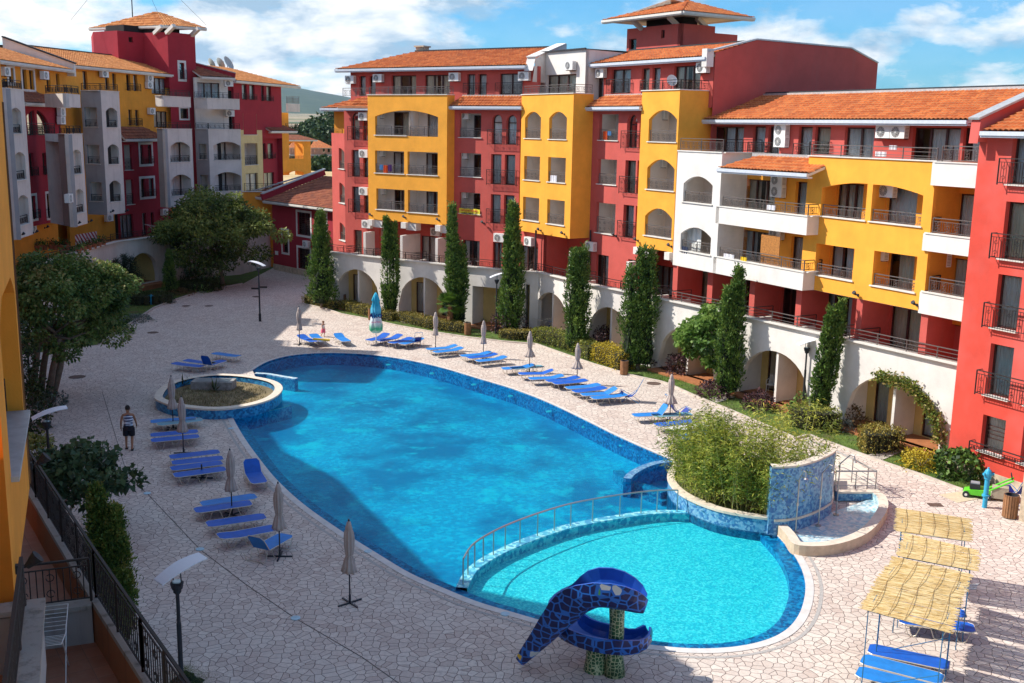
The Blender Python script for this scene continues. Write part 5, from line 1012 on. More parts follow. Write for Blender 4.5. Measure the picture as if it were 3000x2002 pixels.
def paving():
 m, t, b = newmat('stamped paving'); g = t.nodes.new('ShaderNodeNewGeometry'); P = g.outputs['Position']
 n0 = t.nodes.new('ShaderNodeTexNoise'); n0.inputs['Scale'].default_value = 1.6; n0.inputs['Detail'].default_value = 2; t.links.new(P, n0.inputs[0])
 ad = t.nodes.new('ShaderNodeMix'); ad.data_type = 'VECTOR'; ad.inputs[0].default_value = .12; t.links.new(P, ad.inputs[4]); t.links.new(n0.outputs['Color'], ad.inputs[5])
 mp = t.nodes.new('ShaderNodeMapping'); mp.inputs['Scale'].default_value = (1, 1, 0); t.links.new(ad.outputs[1], mp.inputs[0])
 e = t.nodes.new('ShaderNodeTexVoronoi'); e.feature = 'DISTANCE_TO_EDGE'; e.voronoi_dimensions = '2D'; e.inputs['Scale'].default_value = 4.7; t.links.new(mp.outputs[0], e.inputs['Vector'])
 c = t.nodes.new('ShaderNodeTexVoronoi'); c.voronoi_dimensions = '2D'; c.inputs['Scale'].default_value = 4.7; t.links.new(mp.outputs[0], c.inputs['Vector'])
 s = t.nodes.new('ShaderNodeSeparateColor'); t.links.new(c.outputs['Color'], s.inputs[0])
 base = rampn(t, s.outputs[0], [(.0, (.52, .39, .32)), (.35, (.62, .50, .42)), (.7, (.69, .57, .48)), (1., (.76, .65, .55))])
 base = mixn(t, rampn(t, nz(t, 9, 6, .75), [(.42, 0.), (.7, .75)]), base, (.36, .275, .235))
 base = mixn(t, rampn(t, nz(t, .35, 4, .6), [(.4, 0.), (.65, .45)]), base, (.66, .58, .50))
 base = mixn(t, rampn(t, nz(t, 26, 4, .8), [(.35, .35), (.6, 0.)]), base, (.80, .74, .68))
 jt = rampn(t, e.outputs['Distance'], [(.010, 1.), (.048, 0.)])
 base = mixn(t, jt, base, (.13, .085, .075))
 t.links.new(base, b.inputs['Base Color']); b.inputs['Roughness'].default_value = .8; b.inputs['Specular IOR Level'].default_value = .3
 bumpn(t, b, rampn(t, e.outputs['Distance'], [(.0, 0.), (.06, 1.)]), .5, .02); return m
PAV = paving()
def ring_poly(outer, holes, z, name, mat, root=None, kind=None):
 loops = [[Vector((p[0], p[1], 0)) for p in outer]] + [[Vector((p[0], p[1], 0)) for p in h] for h in holes]; mb = MB(); mb.v = [(v.x, v.y, z) for l in loops for v in l]
 for t in tessellate_polygon(loops):
  a, b, c = [Vector(mb.v[i]) for i in t]; mb.f.append(t if (b - a).cross(c - a).z > 0 else t[::-1])
 o = mb.build(name, mat, root);
 if kind: o['kind'] = kind
 return o
court = [Vector(p) for p in ((-42, 10), (12, 10), (30, 14), (24, 45), (20, 60), (2, 86), (-14, 96), (-16, 118), (-30, 122), (-46, 118), (-44, 60))]
ring_poly(court, [outline], 0., 'paving', PAV, None, 'structure')
def offset_line(pts, d, closed=False):
 r_ = []
 for i, p in enumerate(pts):
  a, b = pts[max(0, i - 1)], pts[min(len(pts) - 1, i + 1)]; t = (b - a).normalized(); r_.append(p + Vector((t.y, -t.x)) * d)
 return r_
def strip(pa, pb, z, name, mat, root, z2=None, lift=0):
 mb = MB()
 for k in range(len(pa) - 1): mb.face((*pa[k][:2], z), (*pa[k + 1][:2], z), (*pb[k + 1][:2], z2 if z2 is not None else z), (*pb[k][:2], z2 if z2 is not None else z))
 return mb.build(name, mat, root)
def mosaic(name, cols, sc=17, big=None, big2=None):
 m, t, b = newmat(name); g = t.nodes.new('ShaderNodeNewGeometry'); v = t.nodes.new('ShaderNodeTexVoronoi'); v.inputs['Scale'].default_value = sc; t.links.new(g.outputs['Position'], v.inputs['Vector'])
 s = t.nodes.new('ShaderNodeSeparateColor'); t.links.new(v.outputs['Color'], s.inputs[0]); n = len(cols)
 base = rampn(t, s.outputs[0], [(k / n, c) for k, c in enumerate(cols)], True)
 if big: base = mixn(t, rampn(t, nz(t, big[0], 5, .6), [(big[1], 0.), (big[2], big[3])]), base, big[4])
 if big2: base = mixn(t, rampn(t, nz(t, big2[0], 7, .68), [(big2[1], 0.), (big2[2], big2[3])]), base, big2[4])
 t.links.new(base, b.inputs['Base Color']); b.inputs['Roughness'].default_value = .3; return m
MOS_DARK = mosaic('deep blue mosaic', [(.012, .14, .36), (.02, .20, .46), (.03, .28, .55), (.01, .11, .28), (.05, .34, .60)], 11)
MOS_MAIN = mosaic('light patched pool floor mosaic', [(.0, .46, .70), (.0, .55, .77), (.02, .68, .84), (.0, .50, .73)], 7, (.30, .44, .60, .85, (.0, .24, .46)), (.55, .56, .66, .75, (.06, .88, .90)))  # cyan and deep blue blotches paint uneven light into the floor colour
MOS_KID = mosaic('shallow pool mosaic', [(.05, .58, .66), (.16, .76, .78), (.34, .86, .85), (.08, .64, .72), (.05, .54, .66), (.20, .78, .80)], 17)
MOS_WALL = mosaic('blue grey mosaic', [(.06, .20, .40), (.10, .30, .50), (.16, .38, .56), (.04, .16, .38), (.22, .42, .58)], 13)
MOS_PALE = mosaic('pale mosaic', [(.45, .66, .70), (.62, .74, .74), (.30, .55, .66), (.70, .78, .76), (.52, .62, .66)], 9, (1.2, .56, .75, .5, (.36, .30, .22)))
SP_ = thing('swimming_pool', 'large free form blue mosaic swimming pool with a shallow turquoise children basin', 'pool', (0, 42, 0))
inT, inL = top_s, left_s
dv = [G2(*p) for p in ((1352, 1722), (1380, 1672), (1430, 1635), (1500, 1600), (1600, 1562), (1700, 1534), (1850, 1508), (1950, 1499), (2080, 1503))]
dv_s = cat_rom(dv, 4, False)
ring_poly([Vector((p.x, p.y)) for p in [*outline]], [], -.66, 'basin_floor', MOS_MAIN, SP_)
is_ = min(range(len(left_s)), key=lambda i: (left_s[i] - dv_s[0]).length)
kid_poly = [*left_s[is_:], *[Vector((p.x, p.y)) for p in bam_s[::-1][:10]], *dv_s[::-1]]
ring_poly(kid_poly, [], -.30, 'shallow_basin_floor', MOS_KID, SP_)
mb = MB()
for k in range(len(outline)):
 a, b = outline[k], outline[(k + 1) % len(outline)]; mb.face((*a, -.0), (*b, -.0), (*b, -1.56), (*a, -1.56))
mb.build('basin_wall', MOS_DARK, SP_)
strip(left_s, offset_line(left_s, .42), -.10, 'overflow_ledge', MOS_DARK, SP_) if False else None
def side(pts, ref):
 o = offset_line(pts, .3); return 1 if (o[len(o) // 2] - ref).length > (pts[len(pts) // 2] - ref).length else -1
sL = side(left_s, Vector((0, 36))); sT = side(top_s, Vector((-3, 45)))
inn = offset_line(left_s, -.45 * sL); strip(left_s, inn, -.09, 'overflow_ledge', MOS_DARK, SP_); strip(inn, offset_line(left_s, -.47 * sL), -.09, 'ledge_face', MOS_DARK, SP_, -.45)
inn2 = offset_line(top_s, -.22 * sT); strip(top_s, inn2, -.10, 'overflow_ledge', MOS_DARK, SP_); strip(inn2, offset_line(top_s, -.24 * sT), -.10, 'ledge_face', MOS_DARK, SP_, -1.5)
RIM = plain('pale pool rim', (.66, .62, .58), .7, 0, .12, 3)
strip(left_s, offset_line(left_s, .24 * sL), .02, 'pool_rim', RIM, SP_, .012); strip(top_s, offset_line(top_s, .18 * sT), .02, 'pool_rim', RIM, SP_, .012)
sl1 = offset_line(left_s, .40 * sL); strip(sl1, offset_line(left_s, .50 * sL), .006, 'drain_grate', plain('drain grate', (.42, .39, .36), .7, 0, .3, 30), SP_)
dA, dB = offset_line(dv_s, .17), offset_line(dv_s, -.17); mb = MB()
for k in range(len(dA) - 1):
 mb.face((*dA[k], .0), (*dA[k + 1], .0), (*dB[k + 1], .0), (*dB[k], .0)); mb.face((*dA[k], .0), (*dA[k + 1], .0), (*dA[k + 1], -1.5), (*dA[k], -1.5)); mb.face((*dB[k], .0), (*dB[k + 1], .0), (*dB[k + 1], -1.5), (*dB[k], -1.5))
mb.build('divider_wall', mosaic('divider mosaic', [(.05, .40, .56), (.14, .56, .66), (.30, .70, .74), (.04, .30, .5)], 9), SP_)
dr = thing('handrail', 'long curved metal handrail on the wall between the deep and shallow pool', 'handrail', (*dv_s[4], 0)); mb = MB(); top_ = [Vector((*p, .78)) for p in dv_s[1:-3]]; STEEL = plain('stainless steel', (.48, .45, .42), .35, .8, .05)
mb.tube(top_, .028, 6); mb.build('rail', STEEL, dr)
for k in range(0, len(top_), 2): m2 = MB(); m2.tube([top_[k], top_[k] - Vector((0, 0, .8))], .02, 6); m2.build('post', STEEL, dr)
def lowwall(name, pts, z0, z1, w_, mats, root):
 mb = MB(); A_ = offset_line(pts, w_ / 2); B_ = offset_line(pts, -w_ / 2)
 for k in range(len(pts) - 1):
  for q in (A_, B_): mb.face((*q[k], z0), (*q[k + 1], z0), (*q[k + 1], z1), (*q[k], z1))
 for k in (0, -1): mb.face((*A_[k], z0), (*B_[k], z0), (*B_[k], z1), (*A_[k], z1))
 mb.build(name, mats[0], root); m2 = MB()
 for k in range(len(pts) - 1): m2.face((*A_[k], z1), (*A_[k + 1], z1), (*B_[k + 1], z1), (*B_[k], z1))
 m2.build('wall_top', mats[1], root)
lowwall('step_wall', [G2(*p, .03) for p in ((748, 1093), (785, 1095), (830, 1103), (868, 1109))], -1.5, .03, .28, (MOS_WALL, MOS_PALE), SP_)
lowwall('step_wall', [G2(*p, -.05) for p in ((700, 1215), (770, 1208), (820, 1197), (852, 1188))], -1.5, -.05, .12, (MOS_WALL, MOS_PALE), SP_)
lowwall('step_wall', cat_rom([G2(*p, .10) for p in ((1838, 1402), (1850, 1388), (1880, 1370), (1920, 1356), (1965, 1350))], 4, False), -1.5, .10, .3, (MOS_DARK, MOS_WALL), SP_)
for k, (d_, z_) in enumerate(((0, -.25), (.35, -.5), (.7, -.75), (1.05, -1.0))):
 c = G2(1945, 1400); lowwall('pool_step', cat_rom([c + Vector((-1.6 + d_ * .3, 1.6 - d_)), c + Vector((-1.2 + d_ * .1, .3 - d_ * .8)), c + Vector((-.1, -.9 - d_ * .8))], 4, False), -1.5, z_, .4, (MOS_WALL, MOS_WALL), SP_)
wl = MB()
for p in ((1136, 1055), (1265, 1080), (1390, 1112), (1500, 1145), (1616, 1190), (1725, 1235), (1840, 1290)):
 c = G2(*p); c2 = c + (Vector((-3, 42)) - c).normalized() * .25; wl.lathe([(.13, -.25), (.13, -.20)], (c2.x, c2.y, 0), 12)
wl.build('underwater_light', PLA, SP_)
def water():
 m, t, b = newmat('pool water'); t.nodes.remove(b); o = t.nodes['Material Output']; tr = t.nodes.new('ShaderNodeBsdfTransparent'); tr.inputs[0].default_value = (.13, .78, .87, 1)
 gl = t.nodes.new('ShaderNodeBsdfGlossy'); gl.inputs['Roughness'].default_value = .04; fr = t.nodes.new('ShaderNodeFresnel'); fr.inputs[0].default_value = 1.33
 n = t.nodes.new('ShaderNodeBump'); n.inputs['Strength'].default_value = .9; n.inputs['Distance'].default_value = .06
 h1 = nz(t, 5, 5, .7, (1, 1.8, 1)); h2 = nz(t, 1.3, 3, .5); t.links.new(mixn(t, .35, h1, h2), n.inputs['Height'])
 t.links.new(n.outputs[0], gl.inputs['Normal']); t.links.new(n.outputs[0], fr.inputs['Normal'])
 mx_ = t.nodes.new('ShaderNodeMixShader'); sc_ = t.nodes.new('ShaderNodeMath'); sc_.operation = 'MULTIPLY'; sc_.inputs[1].default_value = .40; t.links.new(fr.outputs[0], sc_.inputs[0]); t.links.new(sc_.outputs[0], mx_.inputs[0]); t.links.new(tr.outputs[0], mx_.inputs[1]); t.links.new(gl.outputs[0], mx_.inputs[2]); t.links.new(mx_.outputs[0], o.inputs[0]); return m
WAT = water()
def water2():
 m = WAT.copy(); m.name = 'shallow water'
 for nn in m.node_tree.nodes:
  if nn.type == 'BSDF_TRANSPARENT': nn.inputs[0].default_value = (.42, .92, .95, 1)
 return m
main_poly = [*top_s, *[Vector((p.x, p.y)) for p in bam_s[:-9]], *dv_s[::-1], *left_s[:is_ + 1][::-1], Vector((-12.6, 47.2)), Vector((-12.3, 49.5)), Vector((-12.6, 52))]
ring_poly(main_poly, [], -.05, 'pool_water', WAT, None, 'structure'); ring_poly(kid_poly, [], -.052, 'shallow_water', water2(), None, 'structure')
# round planter on the left
TRAV = plain('cream stone rim', (.70, .60, .48), .7, 0, .12, 4)
LG = plain('dry garden soil', (.20, .15, .075), .95, 0, .45, 1.6)
PLT = thing('planter', 'oval blue mosaic planter with cream rim and dry grass at the pool edge', 'planter', (-13.8, 49.3, 0))
cen = sum(pl_c, Vector((0, 0))) / len(pl_c)
def planter(root, ring_, h, wd, soilz, closed=True, wallmat=MOS_DARK, soil=None):
 c0 = sum((Vector((p.x, p.y)) for p in ring_), Vector((0, 0))) / len(ring_); ins = [c0 + (p - c0) * (1 - wd / (p - c0).length) for p in ring_]; n = len(ring_)
 mb, m2 = MB(), MB()
 for k in range(n):
  k2 = (k + 1) % n; mb.face((*ring_[k], -1.5), (*ring_[k2], -1.5), (*ring_[k2], h - .07), (*ring_[k], h - .07)); mb.face((*ins[k], soilz - .1), (*ins[k2], soilz - .1), (*ins[k2], h - .07), (*ins[k], h - .07))
  a, b = c0 + (ring_[k] - c0) * (1 + .04 / (ring_[k] - c0).length), c0 + (ring_[k2] - c0) * (1 + .04 / (ring_[k2] - c0).length)
  m2.face((*a, h), (*b, h), (*ins[k2], h), (*ins[k], h)); m2.face((*a, h), (*b, h), (*b, h - .08), (*a, h - .08))
 mb.build('planter_wall', wallmat, root); m2.build('rim', TRAV, root)
 m3 = MB(); m3.poly([Vector((*p, 0)) for p in ins], soilz); m3.build('soil', soil or LG, root); return ins
planter(PLT, pl_c, .5, .34, .22)
hb = MB(); hc = G2(626, 1118, .55);
hb.prism([hc + Vector(p) for p in ((-1.0, -.45), (1.0, -.45), (1.0, .45), (-1.0, .45))], .1, .62); hbo = tag(hb.build('fountain_box', plain('old concrete', (.30, .29, .27), .9, 0, .3, 5), None), 'square grey concrete fountain box on dry grass inside the oval planter', 'concrete box')
hb = MB(); hb.prism([hc + Vector(p) for p in ((-.8, -.33), (.8, -.33), (.8, .33), (-.8, .33))], .625, .635); o = hb.build('lid', plain('dark slate lid', (.10, .14, .16), .3), hbo)
# bamboo planter with the curved shower wall and paddling basin
BP = thing('planter', 'curved raised planter with cream rim holding tall bamboo beside the pool', 'planter', (9, 38, 0))
wtop = [G2(*p, 2.35) for p in ((2262, 1368), (2300, 1368), (2350, 1362), (2400, 1347), (2440, 1328), (2450, 1318))]; wt_s = cat_rom(wtop, 4, False)
bring = [*[Vector((p.x, p.y)) for p in bam_s], *[Vector((p.x, p.y)) for p in wt_s[2::3]], G2(2440, 1335, 1.0), Vector((11.3, 38.2)), Vector((9.6, 40.2)), Vector((7.6, 41.3))]
planter(BP, bring, .55, .30, .42, True, MOS_WALL, plain('grass under bamboo', (.10, .13, .03), .95, 0, .4, 3))
SW = thing('shower_wall', 'tall curved blue mosaic shower wall with cream top beside the bamboo', 'wall', (*wt_s[0], 0))
mb = MB(); m2 = MB(); Aw, Bw = offset_line(wt_s, .0), offset_line(wt_s, -.3 * (1 if side(wt_s, Vector((10.3, 37))) > 0 else -1))
for k in range(len(wt_s) - 1):
 for q in (Aw, Bw): mb.face((*q[k], 0), (*q[k + 1], 0), (*q[k + 1], 2.3), (*q[k], 2.3))
 m2.face((*Aw[k], 2.36), (*Aw[k + 1], 2.36), (*Bw[k + 1], 2.36), (*Bw[k], 2.36)); m2.face((*Aw[k], 2.36), (*Aw[k + 1], 2.36), (*Aw[k + 1], 2.28), (*Aw[k], 2.28))
for k in (0, -1): mb.face((*Aw[k], 0), (*Bw[k], 0), (*Bw[k], 2.3), (*Aw[k], 2.3))
mb.build('mosaic_wall', MOS_WALL, SW); m2.build('coping', TRAV, SW)
for k, (i, lb) in enumerate(((7, 'left one of three steel shower pipes on the curved blue wall'), (12, 'middle one of three steel shower pipes on the curved blue wall'), (18, 'right one of three steel shower pipes by the end of the curved blue wall'))):
 p = wt_s[min(i, len(wt_s) - 1)]; n = (p - Vector((9.0, 37.5))).normalized(); b0 = p + n * .22; th = thing('shower', lb, 'shower', (*b0, 0), 'showers on the mosaic wall'); mb = MB(); mb.tube([(*b0, .1), (*b0, 1.95), (*(b0 + n * .35), 2.35), (*(b0 + n * .5), 2.35), (*(b0 + n * .55), 2.2)], .024, 6); mb.build('pipe', STEEL, th); mb = MB(); mb.lathe([(.02, .05), (.07, 0.)], (*(b0 + n * .55), 2.14), 10); mb.build('shower_head', STEEL, th); mb = MB(); mb.lathe([(.1, 0), (.1, .04)], (*b0, .09), 12); mb.box((b0.x, b0.y, 1.1), .07, .07, .1); mb.build('base_and_valve', STEEL, th)
PB = thing('foot_basin', 'shallow curved foot basin of pale mosaic with cream rim under the shower wall', 'basin', (11, 33, 0))
orim = cat_rom([G2(*p, .35) for p in ((2267, 1526), (2300, 1562), (2327, 1594), (2400, 1600), (2470, 1590), (2540, 1563), (2580, 1525), (2602, 1485), (2596, 1455), (2575, 1440))], 4, False)
irim = offset_line(orim, .32 * (-side(orim, Vector((10.5, 34)))))
strip(orim, irim, .35, 'rim', TRAV, PB); strip(orim, orim, .35, 'outer_face', plain('tan stone face', (.60, .44, .30), .8, 0, .15, 4), PB, -.02); strip(irim, irim, .35, 'inner_face', MOS_PALE, PB, .08)
ring_poly([*irim, Vector((*(wt_s[-1]),)), *[Vector((p.x, p.y)) for p in wt_s[::-1][::3]]], [], .09, 'basin_floor', MOS_PALE, PB)
e1_, e2_ = G2(2450, 1440, .35), G2(2575, 1440, .35); mb = MB(); mb.bar((*e1_, .34), (*e2_, .34), .3, .06); mb.build('rim_end', TRAV, PB); mb = MB(); mb.bar((*e1_, .18), (*e2_, .18), .22, .3); mb.build('end_wall', MOS_WALL, PB)
RP = thing('handrail', 'low steel railing round the curved ramp behind the shower wall', 'handrail', (13.5, 37, 0)); z_r = lambda q, z: Vector((*G2(*q, z), z))
path1 = [z_r(p, .95) for p in ((2452, 1323), (2500, 1345), (2545, 1370), (2569, 1381))]; path2 = [z_r(p, .95) for p in ((2450, 1381), (2510, 1381), (2569, 1381))]; path3 = [z_r(p, .95) for p in ((2350, 1290), (2400, 1300), (2428, 1312))]
for nm, pth in (('rail', path1), ('rail', path2), ('rail', path3)):
 mb = MB(); mb.tube(pth, .03, 6)
 for zz in (.3, .55): mb.tube([p - Vector((0, 0, zz)) for p in pth], .014, 5)
 mb.build(nm, STEEL, RP)
for p in [*path1[1:], path2[0], path2[1], path3[0], path3[1]]: mb = MB(); mb.tube([p, p - Vector((0, 0, .95))], .022, 6); mb.build('post', STEEL, RP)
ring_poly([G2(*p) for p in ((2455, 1330), (2500, 1352), (2560, 1390), (2575, 1436), (2450, 1436), (2425, 1400))], [], .02, 'ramp', plain('cream ramp', (.70, .62, .52), .8, 0, .1, 2), PB)
# fields beyond, hills
def fields():
 m, t, b = newmat('fields'); g = t.nodes.new('ShaderNodeNewGeometry'); s = t.nodes.new('ShaderNodeSeparateXYZ'); t.links.new(g.outputs['Position'], s.inputs[0])
 near = rampn(t, nz(t, .12, 8, .7), [(.3, (.34, .22, .09)), (.5, (.56, .39, .18)), (.7, (.68, .50, .25))])
 far = rampn(t, nz(t, 1, 4, .55, (.0012, .0045, 0)), [(.38, (.07, .10, .035)), (.44, (.42, .30, .17)), (.52, (.56, .42, .26)), (.56, (.20, .16, .12)), (.62, (.50, .38, .24)), (.7, (.12, .15, .06))], True)
 mr = t.nodes.new('ShaderNodeMapRange'); mr.inputs[1].default_value = 350; mr.inputs[2].default_value = 500; t.links.new(s.outputs[1], mr.inputs[0])
 t.links.new(mixn(t, mr.outputs[0], near, far), b.inputs['Base Color']); b.inputs['Roughness'].default_value = 1; return m
def relief(D, x):
 z = -.35
 if D > 700: z += (D - 700) * .0135
 return z
mb = MB(); rings = [12, 40, 60, 122, 140, 200, 300, 420, 560, 700, 900, 1200, 1700, 2300, 3200, 4200, 5400]; xs_ = [-1.6, -1.1, -.8, -.55, -.4, -.3, -.24, -.2, -.16, -.12, -.06, 0, .1, .3, .6, 1, 1.6]
vy = [-60, 0, 9, 20, 60, 100, 123, 140, 200, 300, 420, 560, 700, 900, 1200, 1700, 2300, 3200, 4200, 5600]
vx = [-6500, -4000, -2500, -1500, -900, -600, -400, -250, -150, -90, -50, 60, 150, 300, 600, 1200, 2500, 5000]
for y in vy:
 for x in vx:
  under = -50 <= x <= 60 and 9 < y < 123; D = math.hypot(x, y); mb.v.append((x, y, -1.7 if under else (-.3 if D < 500 else relief(D, x))))
for i in range(len(vy) - 1):
 for j in range(len(vx) - 1): k = i * len(vx) + j; mb.f.append((k, k + 1, k + 1 + len(vx), k + len(vx)))
o = mb.build('ground', fields()); o['kind'] = 'structure'
HILLM = None
def hillmat():
 m, t, b = newmat('wooded hill'); b.inputs['Roughness'].default_value = 1
 t.links.new(rampn(t, nz(t, .006, 7, .7), [(.35, (.030, .055, .022)), (.6, (.060, .085, .035)), (.75, (.15, .15, .09))]), b.inputs['Base Color']); return m
mb = MB(); nxh = 90
prof = [(-9000, 60), (-4200, 120), (-3000, 210), (-2450, 262), (-2150, 296), (-1900, 300), (-1700, 285), (-1400, 240), (-1000, 175), (-600, 120), (0, 100), (2000, 90), (6000, 80)]
def ph_(x):
 for (a, za_), (b, zb_) in zip(prof[:-1], prof[1:]):
  if x <= b: t = (x - a) / (b - a); t = t * t * (3 - 2 * t); return za_ + (zb_ - za_) * t
 return prof[-1][1]
hr = random.Random(3)
for r_ in range(9):
 y = 5500 + r_ * 420; f = math.sin(math.pi * min(1, r_ / 6) / 2)
 for k in range(nxh + 1): x = -9000 + 15000 * k / nxh; mb.v.append((x, y, 62 + (ph_(x) - 62) * f + (hr.uniform(-7, 7) if r_ > 1 else 0)))
for r_ in range(8):
 for k in range(nxh): i = r_ * (nxh + 1) + k; mb.f.append((i, i + 1, i + 2 + nxh, i + 1 + nxh))
o = mb.build('hills', hillmat(), None, True); o['kind'] = 'structure'
# the block the photo is taken from
NR = thing('apartment_building', 'orange apartment wall at the left edge with an arched opening above a tiled terrace', 'building', (-9, 20, 0), 'apartment blocks round the pool court')
NP = PL((-9.7, 20.6), (-7.4, 14.9), (1, .3)); un = NP.len
uj, zj = NP.hit(69, 1211); uj2, zt_ = NP.hit(36, 866)
ua_, za_ = NP.hit(18, 840); hw = max(1.0, abs(ua_ - uj))
o = dict(u0=uj, u1=uj + 2 * hw, z0=zj, z1=za_, arc=('semi', uj, uj + 2 * hw, zt_ - .1, za_ - zt_ + .1))
o['u1'] = min(o['u1'], un - .35)
o['arc'] = ('seg', uj, o['u1'], zt_ - .05, za_ - zt_ + .25)
wall(NR, NP, 0, un, 5.9, 16.8, [o], ORA, 'orange_wall', .3, .45)
sp_ = NP.hit(88, 1398)
mb = MB(); mb.face(NP.at(un, 5.9), NP.at(un, 16.8), NP.at(un, 16.8, -4), NP.at(un, 5.9, -4)); mb.face(NP.at(0, 5.9), NP.at(0, 16.8), NP.at(0, 16.8, -6), NP.at(0, 5.9, -6)); mb.face(NP.at(0, 5.92), NP.at(un, 5.92), NP.at(un, 5.92, -4), NP.at(0, 5.92, -6)); mb.build('side_wall', ORA, NR)
mb = MB(); a, b = o['u0'], o['u1']; mb.face(NP.at(a, zj - .3, -.4), NP.at(a, za_, -.4), NP.at(a, za_, -3), NP.at(a, zj - .3, -3)); mb.face(NP.at(b, zj - .3, -.4), NP.at(b, za_, -.4), NP.at(b, za_, -3), NP.at(b, zj - .3, -3)); mb.face(NP.at(a, za_, -.4), NP.at(b, za_, -.4), NP.at(b, za_, -3), NP.at(a, za_, -3)); mb.face(NP.at(a, zj - .3, -3), NP.at(b, zj - .3, -3), NP.at(b, za_, -3), NP.at(a, za_, -3)); mb.face(NP.at(a, zj - .3, -.4), NP.at(b, zj - .3, -.4), NP.at(b, zj - .3, -3), NP.at(a, zj - .3, -3)); mb.build('loggia', ORA, NR)
vbox(NP, a, b + .1, zj - .02, zj + .06, .12, -.55).build('marble_sill', plain('grey marble slab', (.42, .42, .41), .45, 0, .2, 3), NR)
railing(NR, NP.at(a + .05, zj + .08, -.3), NP.at(b, zj + .08, -.3), .62, IRON)
CAP = plaster('mossy stone cap', (.36, .33, .29), (.06, .055, .04), 1.); CAPB = plaster('grey lower wall', (.42, .39, .37), (.2, .18, .16), .5)
pA, pB = G2(122, 1756, 5.98), G2(98, 2060, 5.98); BP_ = PL(pA, pB, (1, 0)); L_ = BP_.len
mb = vbox(BP_, -.02, L_ + 1.5, 4.9, 5.9, 0, -.25); mb.build('balcony_parapet', CAPB, NR); vbox(BP_, -.05, L_ + 1.5, 5.9, 5.98, .05, -.27).build('parapet_cap', CAP, NR)
qA = BP_.at(0, 5.9, -.5); vb = MB(); vb.bar(BP_.at(.15, 5.95, -.3), BP_.at(.15, 5.95, -3.5), .35, .08); vb.build('parapet_cap', CAP, NR); vb = MB(); vb.bar(BP_.at(.15, 5.4, -.3), BP_.at(.15, 5.4, -3.5), .25, .95); vb.build('balcony_parapet', CAPB, NR)
railing(NR, BP_.at(.2, 6.0, -.22), BP_.at(L_ + 1.4, 6.0, -.22), .75, IRON, posts=1.3)
fb = MB(); fb.face(BP_.at(.2, 5.0, -.2), BP_.at(L_ + 1.4, 5.0, -.2), BP_.at(L_ + 1.4, 5.0, -4), BP_.at(.2, 5.0, -4)); fb.build('balcony_floor', TER, NR)
ci = [G2(94, 1467, 4.1), G2(268, 1760, 4.1), G2(400, 1968, 4.1)]; co = [G2(112, 1452, 4.1), G2(290, 1745, 4.1), G2(430, 1968, 4.1)]
dI = (ci[2] - ci[1]).normalized(); ci = [ci[0] - (ci[1] - ci[0]).normalized() * 3] + ci + [ci[2] + dI * 4]; co = [co[0] - (co[1] - co[0]).normalized() * 3] + co + [co[2] + dI * 4]
NT = thing('terrace_wall', 'low mossy capped terrace wall with long black railing beside the tall conifer', 'wall', (*ci[2], 0))
mb, m2, m3 = MB(), MB(), MB()
for k in range(len(ci) - 1):
 mb.face((*ci[k], 4.1), (*ci[k + 1], 4.1), (*co[k + 1], 4.1), (*co[k], 4.1)); mb.face((*ci[k], 4.1), (*ci[k + 1], 4.1), (*ci[k + 1], 4.0), (*ci[k], 4.0)); mb.face((*co[k], 4.1), (*co[k + 1], 4.1), (*co[k + 1], 4.0), (*co[k], 4.0))
 m2.face((*co[k], 4.0), (*co[k + 1], 4.0), (*co[k + 1], -.2), (*co[k], -.2)); m3.face((*ci[k], 4.0), (*ci[k + 1], 4.0), (*ci[k + 1], 3.2), (*ci[k], 3.2))
mb.build('stone_cap', CAP, NT); m2.build('outer_face', CAPB, NT); m3.build('inner_face', plaster('rust stained skirting', (.36, .15, .07), (.12, .07, .05), .6), NT)
fm = MB()
for k in range(len(ci) - 1): fm.face((*ci[k], 3.3), (*ci[k + 1], 3.3), (ci[k + 1].x - 7, ci[k + 1].y - 2, 3.3), (ci[k].x - 7, ci[k].y - 2, 3.3))
def tilefloor():
 m, t, b = newmat('terracotta tile floor'); g = t.nodes.new('ShaderNodeNewGeometry'); mp = t.nodes.new('ShaderNodeMapping'); mp.inputs['Rotation'].default_value = (0, 0, R(57)); t.links.new(g.outputs['Position'], mp.inputs[0])
 br = t.nodes.new('ShaderNodeTexBrick'); br.offset = 0; br.inputs['Scale'].default_value = 1.0; br.inputs['Brick Width'].default_value = .42; br.inputs['Row Height'].default_value = .42; br.inputs['Mortar Size'].default_value = .006
 br.inputs['Color1'].default_value = (.30, .115, .06, 1); br.inputs['Color2'].default_value = (.36, .15, .085, 1); br.inputs['Mortar'].default_value = (.16, .09, .06, 1); t.links.new(mp.outputs[0], br.inputs[0])
 t.links.new(mixn(t, rampn(t, nz(t, 4, 5, .7), [(.45, 0.), (.75, .35)]), br.outputs[0], (.40, .26, .19)), b.inputs['Base Color']); b.inputs['Roughness'].default_value = .55; return m
fm.build('terrace_floor', tilefloor(), NT)
for k in range(len(ci) - 1):
 a_, b_ = Vector((*((ci[k] * .35 + co[k] * .65)), 4.1)), Vector((*((ci[k + 1] * .35 + co[k + 1] * .65)), 4.1)); railing(NT, a_, b_, 1.0, IRON, step=.13, scroll=True, posts=1.5)
dv1 = Vector((*ci[2], 4.05)); dv2 = dv1 + Vector((-4.2, -1.6, 0)); mb = MB(); mb.bar(dv1, dv2, .4, .09); mb.build('divider_cap', CAP, NT); mb = MB(); mb.bar(dv1 + Vector((0, 0, -.42)), dv2 + Vector((0, 0, -.42)), .26, .75); mb.build('divider_wall', CAPB, NT); railing(NT, dv1 + Vector((0, 0, .05)), dv2 + Vector((0, 0, .05)), .85, IRON, posts=3)
